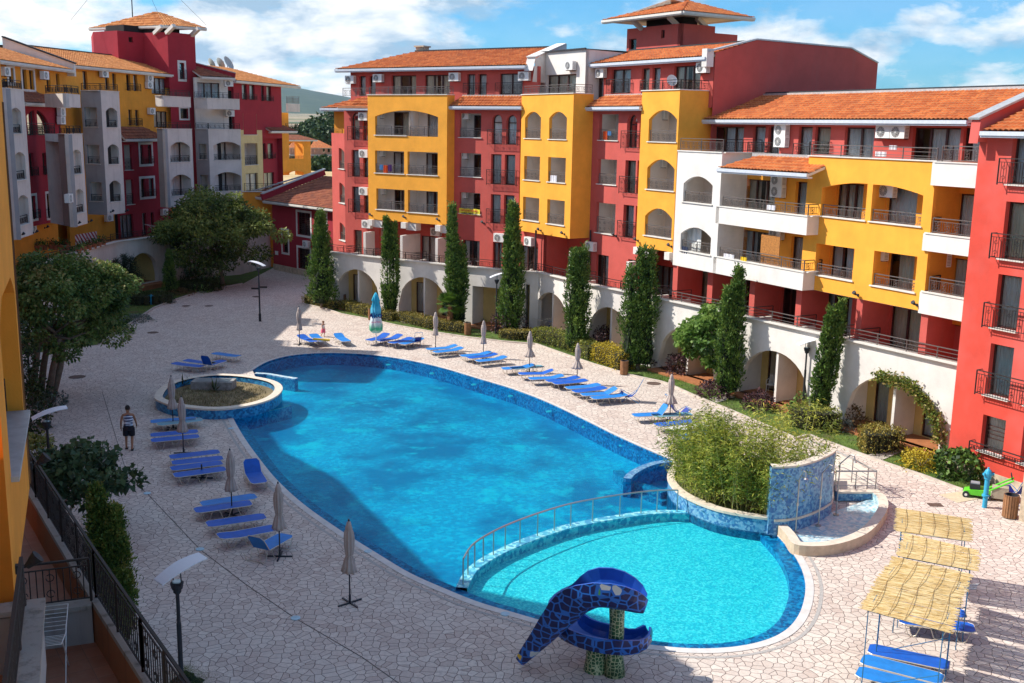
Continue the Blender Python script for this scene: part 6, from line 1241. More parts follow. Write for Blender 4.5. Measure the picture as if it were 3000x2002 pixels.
vbox(NP, un + .02, un + 22, 5.2, 17.5, -1.7, -2.0).build('rear_wall', ORA, NR); LWp = NP.off(-.9); wall(NR, LWp, -3, un + 3, 3.2, 5.95, [], CAPB, 'lower_wall')  # the long rear wall is unseen, added to keep sun off the parapet
for pl, q, lb in ((NP, (45, 1668), 'large black floodlight on the orange wall above the tiled terrace'), (NP, (86, 1365), 'black floodlight at the far bottom corner of the orange wall')): o = spot(pl, q, lb); o.scale = (.95,) * 3
mb = MB(); rr_ = random.Random(5)
for k in range(4):
 u_, z_ = .15 + k * .12, 13.5; pts = []
 for j in range(40): u_ += rr_.uniform(-.03, .035); z_ -= .19; pts.append(NP.at(max(.04, u_), z_, .012))
 mb.tube(pts, .008, 3)
cr = thing('climber_stems', 'thin dry climber stems clinging to the corner of the orange wall', 'climber', tuple(NP.at(0, 0))); mb.build('stem', plain('dry stem', (.10, .06, .035), .9), cr)
FB = thing('apartment_building', 'tall orange and red apartment block, unseen left of the view, shaped to shade the court', 'building', (-25, 40, 0), 'apartment blocks round the pool court')  # unseen block, line and height traced back from the court shade it casts
fpts = [Vector(p) for p in ((-22.5, 6.0), (-19.5, 17.0), (-16.8, 22.0), (-15.6, 27.2), (-17.8, 30.6), (-22.4, 32.6), (-27.7, 43.1), (-30.6, 46.6), (-35.6, 58.0))]
for k in range(len(fpts) - 1):
 p = PL(fpts[k], fpts[k + 1], (1, 0)); ops = []
 n_ = int(p.len / 2.6)
 for i in range(n_):
  for f in range(5): ops.append(dict(u0=p.len * (i + .3) / n_, u1=p.len * (i + .7) / n_, z0=3.9 + f * 2.8, z1=5.6 + f * 2.8, arc=None))
 wall(FB, p, 0, p.len, 0, 18.6, ops, (ORA, RED)[k % 2]); [window(FB, p, q, 1, cur='half') for q in ops]
bp_ = [p + Vector((-11, 2)) for p in fpts]; mb = MB(); loop = [*fpts, *bp_[::-1]]
for k in range(len(loop)): a_, b_ = loop[k], loop[(k + 1) % len(loop)]; (mb.face((*a_, 0), (*b_, 0), (*b_, 18.6), (*a_, 18.6)) if k >= len(fpts) - 1 else None)
mb.build('rear_wall', ORA, FB)
for k in range(len(fpts) - 1): a_, b_ = fpts[k], fpts[k + 1]; c_ = (bp_[k] + a_) / 2; d_ = (bp_[k + 1] + b_) / 2; tiles(FB, [(*a_, 18.6), (*b_, 18.6), (*d_, 20.1), (*c_, 20.1)], TIL, gutter=CRM); tiles(FB, [(*bp_[k + 1], 18.6), (*bp_[k], 18.6), (*c_, 20.1), (*d_, 20.1)], TIL)
tw_ = MB(); tw_.prism([Vector(p) for p in ((-34.2, 60.0), (-33.6, 65.2), (-40, 66), (-40, 60))], 0, 24); tw_.build('shade_tower', RED, FB)  # unseen tower, set and raised to cast the narrow shade strip
lk = MB(); lk.prism([Vector(p) for p in ((-35.6, 58), (-34.5, 60.2), (-45, 60), (-46, 58))], 0, 19.8); lk.build('shade_link_wall', ORA, FB)  # unseen wall added to close sunlit gaps in the court shade
# plants
import numpy as np
def leafmat(name, cols, transl=.25, sc=(2.2, 30)):
 m, t, b = newmat(name); o = t.nodes['Material Output']; b.inputs['Roughness'].default_value = .55; b.inputs['Specular IOR Level'].default_value = .35
 at = t.nodes.new('ShaderNodeAttribute'); at.attribute_name = 'tint'; at.attribute_type = 'GEOMETRY'
 f = t.nodes.new('ShaderNodeMath'); f.operation = 'MULTIPLY_ADD'; t.links.new(nz(t, sc[0], 3, .6), f.inputs[0]); f.inputs[1].default_value = .9;
 s = t.nodes.new('ShaderNodeMath'); s.operation = 'MULTIPLY_ADD'; t.links.new(at.outputs['Fac'], s.inputs[0]); s.inputs[1].default_value = .75; s.inputs[2].default_value = -.32; t.links.new(s.outputs[0], f.inputs[2])
 c = rampn(t, f.outputs[0], [(.15 + .7 * k / (len(cols) - 1), q) for k, q in enumerate(cols)]); t.links.new(c, b.inputs['Base Color'])
 tr = t.nodes.new('ShaderNodeBsdfTranslucent'); t.links.new(c, tr.inputs[0]); mx_ = t.nodes.new('ShaderNodeMixShader'); mx_.inputs[0].default_value = transl
 t.links.new(b.outputs[0], mx_.inputs[1]); t.links.new(tr.outputs[0], mx_.inputs[2]); t.links.new(mx_.outputs[0], o.inputs[0]); return m
def leaf_mesh(P, D, size, ratio, seed, droop=0., tint=None):
 """P points, D leaf directions; each leaf a bent four-cornered blade"""
 rs = np.random.RandomState(seed); n = len(P); D = D / (np.linalg.norm(D, axis=1, keepdims=True) + 1e-9); r_ = rs.normal(size=(n, 3)); S = np.cross(D, r_); S /= np.linalg.norm(S, axis=1, keepdims=True) + 1e-9
 sz = (size * rs.uniform(.6, 1.35, n))[:, None]; wd = sz * ratio; Nn = np.cross(S, D)
 V = np.stack([P, P + D * sz * .5 + S * wd * .5 + Nn * wd * .12, P + D * sz - np.array([0, 0, 1]) * sz * droop, P + D * sz * .5 - S * wd * .5 + Nn * wd * .12], 1).reshape(-1, 3)
 me = bpy.data.meshes.new('leaves'); F = np.arange(4 * n).reshape(-1, 4)
 me.vertices.add(4 * n); me.vertices.foreach_set('co', V.ravel()); me.loops.add(4 * n); me.loops.foreach_set('vertex_index', F.ravel()); me.polygons.add(n); me.polygons.foreach_set('loop_start', np.arange(n) * 4); me.polygons.foreach_set('loop_total', np.full(n, 4)); me.update(calc_edges=True)
 tn = tint if tint is not None else rs.uniform(0, 1, n); a = me.attributes.new('tint', 'FLOAT', 'POINT'); a.data.foreach_set('value', np.repeat(tn, 4).astype(np.float32)); return me
def leafobj(name, me, mat, parent): me.materials.append(mat); o = bpy.data.objects.new(name, me); scene.collection.objects.link(o); o.parent = parent; ORG[o.name] = Vector(parent.location); return o
BARK = plain('grey brown bark', (.16, .115, .08), .9, 0, .3, 8, .4); BARKP = plain('pale bark', (.30, .26, .22), .85, 0, .25, 8, .3)
CYP = leafmat('cypress foliage', [(.018, .05, .010), (.05, .115, .02), (.12, .21, .035), (.21, .31, .055)], .15)
def cypress(loc, h, w_, label, seed, lean=0., n=5200, tops=((0, 0, 1),), brown=False, low=.05, mat=None, name='cypress_tree', dens=1., pw=.8):
 t = thing(name, label, 'cypress' if name == 'cypress_tree' else 'conifer', loc, 'cypress trees along the arcade' if name == 'cypress_tree' else None); rs = np.random.RandomState(seed); P, D, T = [], [], []
 ncl = int(560 * dens)
 for (ox, oy, fr) in tops:
  k = int(ncl * (fr ** 1.2) / len(tops) * (1.25 if len(tops) > 1 else 1))
  for i in range(k):
   v = low + (1 - low) * rs.uniform(0, 1) ** .82; hh = h * fr; prof = (min(1, (v / .13)) ** .6) * (1 - v) ** pw * 1.22 * (1 + .13 * math.sin(v * 17 + seed)); prof = min(prof, 1.0)
   a = rs.uniform(0, 2 * math.pi); rad = w_ / 2 * prof * (1 if len(tops) == 1 else .62) * rs.uniform(.60, 1.0) * (1 + .12 * math.sin(3 * a + v * 9 + seed)); c = np.array([ox * w_ * .35 * min(1, v * 2) + rad * math.cos(a), oy * w_ * .35 + rad * math.sin(a), hh * v * .97])
   L_ = h * .075 * rs.uniform(.7, 1.3); m_ = 20; tt = rs.uniform(0, 1, m_); out_ = np.array([math.cos(a), math.sin(a), 0]); axis = np.array([0, 0, 1]) * .95 + out_ * .25; wcl = w_ * .085
   pts = c + axis * (tt[:, None] * L_) + rs.normal(size=(m_, 3)) * wcl * (1 - tt[:, None] * .75); P.append(pts); D.append(axis + rs.normal(size=(m_, 3)) * .45 + out_ * .3); T.append(np.clip(rs.uniform(0, .6) + tt * .45, 0, 1))
 P, D, T = np.concatenate(P), np.concatenate(D), np.concatenate(T); P[:, 0] += lean * P[:, 2]
 if brown: k = (P[:, 2] > h * .34) & (P[:, 2] < h * .60) & (P[:, 0] < .35 * w_); keep = ~(k & (rs.uniform(size=len(P)) < .72)); P, D, T = P[keep], D[keep], T[keep]
 leafobj('foliage', leaf_mesh(P, D, h * .024, .42, seed, 0, T), mat or CYP, t)
 mb = MB(); ns = 9; base = []
 prof = lambda v: (min(1, v / .13) ** .6) * (1 - v) ** pw * 1.22
 for (ox, oy, fr) in tops:
  mb.lathe([(max(.02, w_ / 2 * min(1, prof(v)) * (.60 if len(tops) == 1 else .36) * (0.25 if brown and .3 < v < .62 else 1)), h * fr * v * .95) for v in [low * 1.2 + (.96 - low) * k / ns for k in range(ns + 1)]], (loc[0] + ox * w_ * .3, loc[1] + oy * w_ * .3, loc[2]), 10, lambda k, j, a, z: 1 + .25 * math.sin(j * 2.3 + k * 1.7))
 inner = mb.build('inner_twigs', plain('dark inner twigs', (.012, .022, .008), 1), t); inner.data.transform(Matrix.Shear('XY', 4, (lean, 0))) if lean else None
 mb = MB(); mb.tube([Vector(loc) + Vector((0, 0, -.1)), Vector(loc) + Vector((lean * h * .3, 0, h * .3)), Vector(loc) + Vector((lean * h * .8, 0, h * .8))], [w_ * .07, w_ * .05, .02], 7); mb.build('trunk', BARK, t); return t
def hgt(bx, by, ty, tx=None, z=0.): P_ = G(bx, by, z); d = ray(tx or bx, ty); k = math.hypot(P_.x, P_.y) / math.hypot(d.x, d.y); return CAMH + k * d.z - z
def cyp(bx, by, tx, ty, wpx, label, seed, **k):
 p = G(bx, by); h = hgt(bx, by, ty, tx)
 if bx > 900:
  i = max(j for j in range(len(bx_) - 1) if bx_[j] <= max(bx, bx_[0])); w_ = PL(pts2[i], pts2[i + 1]).off(1.05); d_ = ray(bx, by); kk_ = w_.A.dot(w_.n) / (d_.x * w_.n.x + d_.y * w_.n.y)
  if Vector((d_.x, d_.y)).length * kk_ < Vector((p.x, p.y)).length: p = Vector((d_.x * kk_, d_.y * kk_, 0)); dt = ray(tx, ty); h = CAMH + Vector((p.x, p.y)).length / Vector((dt.x, dt.y)).length * dt.z
 return cypress((p.x, p.y, 0), h, wpx * (p - cam.location).length / FPX, label, seed, **k)
cyp(943, 890, 940, 625, 76, 'dense conical cypress at the far left end of the arcade beside the dark red house', 1)
cyp(1142, 925, 1146, 640, 46, 'thin forked cypress with brown dead middle between the first two arches', 2, brown=True, tops=((-.5, 0, .99), (.75, .2, .93)))
cyp(1335, 945, 1325, 612, 60, 'tall cypress behind the palm with a second lower top', 3, tops=((-.55, 0, 1), (.8, 0, .66)))
cyp(1498, 945, 1500, 608, 68, 'tallest slender cypress right of the rectangular arcade opening', 4)
cyp(1690, 1003, 1690, 728, 84, 'broad cypress with ragged top under the narrow yellow bay', 5, tops=((-.5, 0, .97), (.4, .1, 1), (0, 0, .95)))
cyp(1870, 1032, 1888, 735, 98, 'widest cypress with three tops standing behind a street lamp', 6, tops=((-.9, 0, .84), (0, 0, 1), (.75, 0, 1)))
cyp(2135, 1140, 2155, 795, 92, 'tall cypress growing up behind the fig tree', 7, tops=((-.5, 0, .86), (.3, 0, 1)))
cyp(2395, 1205, 2440, 888, 62, 'leaning two topped open cypress with bare lower stem near the last arches', 8, lean=.09, tops=((-.6, 0, .93), (.7, 0, 1.0)), low=.12, dens=.8)
cyp(256, 870, 256, 784, 50, 'small dark cypress in front of the left arcade wall', 9); cyp(500, 862, 505, 735, 40, 'dark cypress right of the left arch below the big tree', 11)
JUN = leafmat('dark juniper', [(.006, .016, .008), (.014, .032, .014), (.025, .05, .022)], .1)
cyp(368, 888, 368, 752, 84, 'broad nearly black juniper between the two left arches', 10, mat=JUN, tops=((-.7, 0, .9), (.1, 0, 1), (.8, 0, .95)))
pn = G(335, 1900); THU = leafmat('feathery conifer', [(.02, .05, .012), (.06, .12, .02), (.14, .20, .03), (.30, .27, .06)], .2)
hn = hgt(335, 1900, 1445, 300); wn = 150 * (pn - cam.location).length / FPX
cn = cypress((pn.x, pn.y, 0), hn, wn, 'tall feathery conifer with several pointed tops beside the black railing', 21, mat=THU, name='conifer_tree', tops=((-.45, .1, 1), (.4, 0, .88)), dens=2.2, pw=1.15)
ps = G(545, 2035); cypress((ps.x, ps.y, 0), hgt(545, 2035, 1960, 540), 1.5, 'tip of a small conifer at the bottom edge below the lamp post', 22, mat=THU, name='conifer_tree', dens=.8)
def broad(loc, h, rad, label, seed, mat, name='tree', trunk=.0, ncl=60, per=150, leaf=.16, ratio=.6, cz=.6, rz=.42, bark=BARK, lean=(0, 0), stems=1, droop=.15, cat='tree', limbs=10, zb=.25):
 t = thing(name, label, cat, loc); rs = np.random.RandomState(seed); L0 = Vector(loc); c0 = np.array([lean[0], lean[1], h * cz]); P, D, T = [], [], []; cents = []
 for i in range(ncl):
  d = rs.normal(size=3); d /= np.linalg.norm(d); d[2] = abs(d[2]) * 1.0 if rs.uniform() < .62 else d[2]; r_ = rs.uniform(.45, 1.) ** .55; lob = 1 + .22 * math.sin(3 * math.atan2(d[1], d[0]) + seed) + .12 * math.sin(7 * d[2] + seed)
  c = c0 + d * r_ * lob * np.array([rad, rad, h * rz]); c[2] = max(c[2], h * zb)
  cents.append(c); cr = rad * rs.uniform(.13, .26); m_ = int(per * rs.uniform(.6, 1.3)); q = rs.normal(size=(m_, 3)); q /= np.linalg.norm(q, axis=1, keepdims=True); q *= (rs.uniform(.25, 1, (m_, 1)) ** .5) * cr * np.array([1.15, 1.15, .8])
  P.append(c + q); D.append(q / cr + rs.normal(size=(m_, 3)) * .6 + np.array([0, 0, -.1])); T.append(np.clip(rs.uniform(.1, .7) + q[:, 2] / cr * .22 + rs.uniform(-.2, .2, m_), 0, 1))
 P, D, T = np.concatenate(P), np.concatenate(D), np.concatenate(T)
 leafobj('crown', leaf_mesh(P, D, leaf, ratio, seed, droop, T), mat, t)
 mb = MB(); tr = trunk or h * .035
 for s_ in range(stems):
  a = s_ * 2.4 + seed; b0 = L0 + Vector((math.cos(a) * tr * (stems - 1) * .8, math.sin(a) * tr * (stems - 1) * .8, -.1)); top = L0 + Vector((lean[0] * .6 + math.cos(a) * rad * .25 * (stems > 1), lean[1] * .6 + math.sin(a) * rad * .25 * (stems > 1), h * (cz - rz * .55)))
  mid = (b0 + top) / 2 + Vector((rs.uniform(-.1, .1), rs.uniform(-.1, .1), 0)) * h * .15; mb.tube([b0, mid, top], [tr, tr * .8, tr * .6], 8)
  for i in range(limbs // stems):
   c = cents[(i * 7 + s_ * 3) % len(cents)]; e = L0 + Vector(c); m_ = (top + e) / 2 + Vector((0, 0, -.05 * h)); mb.tube([top - Vector((0, 0, .1 * h * (i % 3) / 3)), m_, e], [tr * .45, tr * .28, .02], 6)
 mb.build('trunk', bark, t, True); return t
def gb(bx, by): p = G(bx, by); return (p.x, p.y, 0)
MAP = leafmat('maple foliage', [(.03, .065, .018), (.09, .155, .035), (.20, .27, .06), (.40, .32, .12)], .25)
h1 = hgt(115, 1180, 748, 160); broad(gb(115, 1180), h1, 2.6, 'big spreading maple with dense dark crown left of the court', 31, MAP, ncl=170, per=300, leaf=.17, cz=.66, rz=.33, stems=4, limbs=16, trunk=.20, lean=(.95, .6), zb=.34)
WAL = leafmat('olive green foliage', [(.03, .06, .016), (.10, .15, .03), (.23, .28, .06), (.38, .40, .10)], .3)
h2 = hgt(653, 838, 588, 640); broad(gb(653, 838), h2, 4.4, 'large round topped tree with olive green leaves in front of the left block', 32, WAL, ncl=170, per=280, leaf=.26, ratio=.45, cz=.60, rz=.38, trunk=.22, limbs=12, lean=(-.4, 0), zb=.28)
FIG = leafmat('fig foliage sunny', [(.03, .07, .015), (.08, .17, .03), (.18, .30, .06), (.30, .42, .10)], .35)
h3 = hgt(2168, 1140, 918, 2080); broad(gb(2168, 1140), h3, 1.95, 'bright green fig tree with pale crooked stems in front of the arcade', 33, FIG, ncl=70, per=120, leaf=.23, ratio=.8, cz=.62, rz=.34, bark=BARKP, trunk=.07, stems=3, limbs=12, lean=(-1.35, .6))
FIGD = leafmat('shade-darkened fig foliage', [(.03, .06, .03), (.07, .12, .05), (.13, .19, .08)], .25)  # darker copy of the fig leaves, shade put into the colour
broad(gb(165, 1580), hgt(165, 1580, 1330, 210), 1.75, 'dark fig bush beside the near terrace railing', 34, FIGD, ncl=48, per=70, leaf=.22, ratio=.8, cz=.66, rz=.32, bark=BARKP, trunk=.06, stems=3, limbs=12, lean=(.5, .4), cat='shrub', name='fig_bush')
def shrub(px, py, r_, h, label, mat, seed, n=1100, leaf=.12, name='shrub', ratio=.6, cat='shrub', flat=False, z=0.):
 p = G(px, py, z); loc = (p.x, p.y, z); t = thing(name, label, cat, loc); rs = np.random.RandomState(seed); k = rs.normal(size=(n, 3)); k /= np.linalg.norm(k, axis=1, keepdims=True); k[:, 2] = np.abs(k[:, 2]); rr = rs.uniform(.55, 1, (n, 1)) ** .6
 bump_ = 1 + .22 * np.sin(5 * np.arctan2(k[:, 1], k[:, 0]) + seed)[:, None] * (1 - k[:, 2:3]) + .15 * np.sin(9 * k[:, 2:3] + seed)
 P = k * rr * bump_ * np.array([r_, r_, h]); leafobj('foliage', leaf_mesh(P, k + rs.normal(size=(n, 3)) * .7, leaf, ratio, seed, .1), mat, t)
 mb = MB(); base = Vector(loc)
 for j in range(6): a = j * 1.05; mb.tube([base, base + Vector((math.cos(a) * r_ * .6, math.sin(a) * r_ * .6, h * .7))], [.02, .008], 4)
 mb.build('stem', BARK, t)
 return t
PUR = leafmat('purple foliage', [(.015, .008, .012), (.05, .022, .03), (.11, .045, .055), (.20, .10, .10)], .2); YLW = leafmat('golden foliage', [(.16, .12, .01), (.38, .28, .02), (.60, .46, .03), (.75, .60, .08)], .3); GRN = leafmat('green shrub foliage', [(.015, .04, .01), (.05, .10, .02), (.10, .20, .035), (.20, .32, .06)], .3)
OLV = leafmat('clipped olive hedge', [(.08, .08, .016), (.20, .17, .03), (.34, .27, .05), (.46, .36, .08)], .2); OLG = leafmat('clipped green hedge', [(.05, .08, .014), (.14, .18, .03), (.28, .30, .05), (.42, .40, .07)], .2); GRYF = leafmat('grey lavender', [(.05, .07, .06), (.12, .15, .13), (.24, .28, .24)], .15); DKG = leafmat('dark shade hedge', [(.012, .025, .006), (.035, .055, .012), (.07, .09, .02)], .15); BRN = leafmat('brownish ground shrub', [(.06, .035, .012), (.14, .08, .03), (.22, .14, .05)], .15)
S = shrub
S(1490, 975, 1.15, 1.75, 'large purple leaved shrub behind the middle lamp post', PUR, 41, 1900); S(1540, 958, .5, 1.5, 'yellow green shrub sprouting beside the big purple shrub', FIG, 42, 300, .16)
S(1770, 1025, 1.05, 1.3, 'purple and cream shrub at the foot of the fourth arch', PUR, 43, 1500); S(1885, 1070, 1.05, 1.1, 'purple shrub right of the golden hedge and wooden bin', PUR, 44, 1500); S(1935, 1060, .4, 1.0, 'small lime green shrub at the edge of a purple shrub', FIG, 45, 260, .15)
S(1990, 1098, .8, 1.25, 'purple shrub with pale edges under the fig tree', PUR, 46, 1200); S(2085, 1165, .8, .95, 'reddish purple low shrub on the lawn below the fig tree', PUR, 47, 1000); S(2222, 1200, .75, .95, 'purple shrub between the fig tree and the street lamp', PUR, 48, 1100)
S(2500, 1250, .7, .9, 'sparse reddish shrub in front of the last arch', BRN, 49, 500); S(2470, 1262, .55, .45, 'grey green lavender clump at the last arch', GRYF, 50, 700, .07); S(2345, 1215, .3, 1.1, 'pale climbing vine shoots near the second last arch', FIG, 51, 160); S(2695, 1370, .75, .75, 'golden yellow shrub at the curb near the red block', YLW, 52, 1500, .1)
S(2810, 1395, .95, 1.2, 'green hibiscus shrub with red flowers against the near red block', GRN, 53, 1500, .17, ratio=.75); S(2325, 1225, .3, 1.0, 'small green plant at the foot of the street lamp', FIG, 54, 160, .15)
S(1040, 900, .55, .45, 'round grey green shrub at the second hedge', GRYF, 55, 600, .08); S(1395, 942, .8, .75, 'round clipped green shrub behind the palm trunk', OLG, 56, 1500, .09)
S(590, 855, .8, .5, 'pale yellow green spiky shrub on the left lawn edge', FIG, 57, 500, .25, ratio=.2); S(400, 940, 1.1, .35, 'grey blue lavender bed at the left curb', GRYF, 58, 1300, .09); S(300, 975, 1.0, .5, 'low brown flowering shrub near the maple', BRN, 59, 900); S(350, 975, 1.0, .55, 'low green shrub at the left curb end', GRN, 60, 900)
S(520, 862, 1.4, .4, 'low brown groundcover behind the left hedges', BRN, 61, 1200); S(620, 850, .9, .9, 'dark rounded shrub under the big tree', DKG, 62, 1200); S(560, 845, 1.2, 1.3, 'dark green shrub next to the dark cypress', DKG, 63, 1500); S(590, 820, 1.3, 1.5, 'very dark shrub against the left arcade end', DKG, 64, 1500)
S(108, 1400, .75, 1.9, 'yellow green variegated shrub beside the orange wall', leafmat('variegated foliage', [(.06, .08, .015), (.20, .22, .04), (.42, .38, .12)], .3), 65, 2200, .13); S(140, 1190, .9, .7, 'grey green shrub at the foot of the maple', GRYF, 66, 900)
S(435, 830, .9, 1.2, 'sparse dark pine like shrub by the left arch', JUN, 67, 900, .2, ratio=.15)
S(90, 1260, .8, 4.2, 'tall narrow dark climbing shrub behind the orange wall corner', DKG, 68, 2600, .16)
def hedge(pts, w_, h, label, mat, seed, z=0., leaf=.085, dens=330, rnd_=.0):
 ps_ = [G2(*p) for p in pts]; loc = (*ps_[len(ps_) // 2], z); t = thing('hedge', label, 'hedge', loc); rs = np.random.RandomState(seed); P, D = [], []; o_ = np.array(loc)
 ps2 = cat_rom(ps_, 4, False) if len(ps_) > 2 else ps_
 mb = MB()
 for a, b in zip(ps2[:-1], ps2[1:]):
  d = b - a; l = d.length; d /= l; nn = Vector((d.y, -d.x)); m_ = int(dens * l * (w_ + 2 * h))
  s_ = rs.uniform(0, w_ + 2 * h, m_); u = rs.uniform(-.12, l + .12, m_); off_ = np.where(s_ < h, -w_ / 2, np.where(s_ > h + w_, w_ / 2, s_ - h - w_ / 2)); zz_ = np.where(s_ < h, s_, np.where(s_ > h + w_, w_ + 2 * h - s_, h)); wob = .05 * np.sin(u * 5 + seed) + .04 * np.sin(u * 13)
  off_ = off_ * (1 + wob); zz_ = zz_ * (1 + wob * 1.2); N3 = np.stack([np.where(s_ < h, -1, np.where(s_ > h + w_, 1, 0)), np.where((s_ >= h) & (s_ <= h + w_), 1, 0.15)], 1)
  pos = np.stack([a.x + d.x * u + nn.x * off_, a.y + d.y * u + nn.y * off_, z + zz_], 1) + rs.normal(size=(m_, 3)) * .035; P.append(pos - o_); D.append(np.stack([nn.x * N3[:, 0], nn.y * N3[:, 0], N3[:, 1]], 1) + rs.normal(size=(m_, 3)) * .8)
  mb.bar((*a, z + h * .46), (*b, z + h * .46), w_ * .72, h * .8)
 for e_, f_ in ((ps2[0], ps2[1]), (ps2[-1], ps2[-2])):
  m_ = int(dens * w_ * h * 1.3); d = (e_ - f_).normalized(); nn = Vector((d.y, -d.x)); a_, b_ = rs.uniform(-w_ / 2, w_ / 2, m_), rs.uniform(0, h, m_); k_ = .02 + .08 * rs.uniform(0, 1, m_)
  P.append(np.stack([e_.x + d.x * k_ + nn.x * a_, e_.y + d.y * k_ + nn.y * a_, z + b_], 1) - o_); D.append(rs.normal(size=(m_, 3)) * .7 + np.array([d.x, d.y, .2]))
 leafobj('foliage', leaf_mesh(np.concatenate(P), np.concatenate(D), leaf, .6, seed), mat, t); mb.build('inner_twigs', plain('hedge interior', (.03, .03, .012), 1), t); return t
H = hedge
H([(902, 888), (940, 897), (985, 908)], .8, .55, 'olive brown clipped hedge at the foot of the first cypress', OLV, 71); H([(1010, 905), (1080, 925), (1155, 940)], .9, .6, 'olive brown clipped hedge behind the green and blue parasol', OLV, 72); H([(1180, 940), (1270, 962), (1365, 975)], .9, .6, 'olive brown clipped hedge running under the palm', OLV, 73)
H([(1475, 990), (1520, 995), (1570, 990), (1600, 985)], .8, .55, 'short olive brown hedge left of the third parasol', OLV, 74); H([(1580, 1000), (1640, 1015), (1700, 1035), (1738, 1055)], 1.0, .85, 'long clipped olive green hedge curving behind the parasols', OLG, 75); H([(1757, 1058), (1795, 1070), (1830, 1086)], 1.1, 1.0, 'bright yellow clipped hedge beside the wooden litter bin', YLW, 76)
H([(2335, 1245), (2385, 1258), (2438, 1258)], 1.25, .95, 'olive green box hedge right of the bamboo', OLG, 77); H([(2528, 1322), (2570, 1322), (2605, 1312)], 1.25, .95, 'olive yellow box hedge before the last arch', OLV, 78)
H([(395, 890), (440, 892), (485, 885)], 1.9, .75, 'dark clipped hedge beside the small blue hydrant', DKG, 79); H([(525, 852), (570, 855), (612, 850)], 1.8, .75, 'dark clipped hedge under the big tree', DKG, 80)
BAM = leafmat('bamboo foliage', [(.09, .14, .018), (.22, .28, .035), (.42, .44, .06), (.60, .56, .10)], .35)
def bamboo():
 c = G2(2150, 1420, .5); t = thing('bamboo', 'dense clump of tall light green bamboo inside the curved planter', 'bamboo', (*c, .45)); rs = np.random.RandomState(90); P, D, T = [], [], []; mb = MB(); poly = [Vector(p) for p in bring]; cc = sum(poly, Vector((0, 0))) / len(poly)
 for i in range(190):
  a = rs.uniform(0, 2 * math.pi); k = int(a / (2 * math.pi) * len(poly)) % len(poly); q = cc + (poly[k] - cc) * (rs.uniform(0, 1) ** .6) * .86; edge = (q - cc).length / max(.1, (poly[k] - cc).length); h = (2.9 - 1.5 * edge ** 2) * rs.uniform(.7, 1.15); h *= 1.0 if rs.uniform() < .9 else 1.15
  lean = np.array([rs.normal() * .12 + (q.x - cc.x) * .07, rs.normal() * .12 + (q.y - cc.y) * .07, 0]); b0 = np.array([q.x - c.x, q.y - c.y, 0]); tip = b0 + lean * h + np.array([0, 0, h]); mb.tube([Vector(b0) + Vector(t.location), Vector((b0 + tip) / 2) + Vector(t.location), Vector(tip) + Vector(t.location)], [.014, .011, .004], 4)
  m_ = 165; v = rs.uniform(.12, 1, m_) ** .8; base = b0 + (tip - b0) * v[:, None]; P.append(base + rs.normal(size=(m_, 3)) * np.array([.17, .17, .08])); D.append(rs.normal(size=(m_, 3)) * np.array([1, 1, .5]) + np.array([0, 0, .25])); T.append(np.clip(rs.uniform(.1, .8) + rs.uniform(-.2, .2, m_), 0, 1))
 leafobj('foliage', leaf_mesh(np.concatenate(P), np.concatenate(D), .19, .17, 90, .25, np.concatenate(T)), BAM, t); mb.build('cane', plain('bamboo cane', (.28, .28, .09), .6), t)
bamboo()
def palm(px, py, tx, ty):
 p = G(px, py); t = thing('palm_tree', 'small fan palm with bright green leaves and fibrous trunk', 'palm', (p.x, p.y, 0)); rs = random.Random(5); h = hgt(px, py, ty, tx); mb = MB(); mb.tube([(p.x, p.y, 0), (p.x + .03, p.y, h * .5), (p.x, p.y, h)], [.17, .19, .16], 9); mb.build('trunk', plain('fibrous palm trunk', (.25, .12, .055), .95, 0, .4, 14, .6), t); mb = MB()
 st = MB(); T0 = Vector((p.x, p.y, h))
 for i in range(46):
  a = i * 2.4; e = rs.uniform(-.5, 1.2); D = Vector((math.cos(a) * math.cos(e), math.sin(a) * math.cos(e), math.sin(e))); c = T0 + D * rs.uniform(.4, .6); st.tube([T0, c], .012, 4); S_ = D.cross(Vector((0, 0, 1))).normalized(); U = S_.cross(D)
  for k in range(15):
   f = -1.35 + 2.7 * k / 14; d2 = (D * math.cos(f) + S_ * math.sin(f) + U * .15).normalized(); L_ = .55 * (1 - .12 * abs(f)); s2 = d2.cross(U).normalized() * .028; m_ = c + d2 * L_ * .6 ; mb.face(c, m_ + s2, c + d2 * L_ - Vector((0, 0, .12 * L_)), m_ - s2)
 me = mb.build('fan_leaf', leafmat('palm leaf', [(.08, .16, .02), (.20, .32, .04), (.36, .46, .07)], .3), t); st.build('leaf_stalk', FIG, t)
palm(1318, 964, 1316, 893)
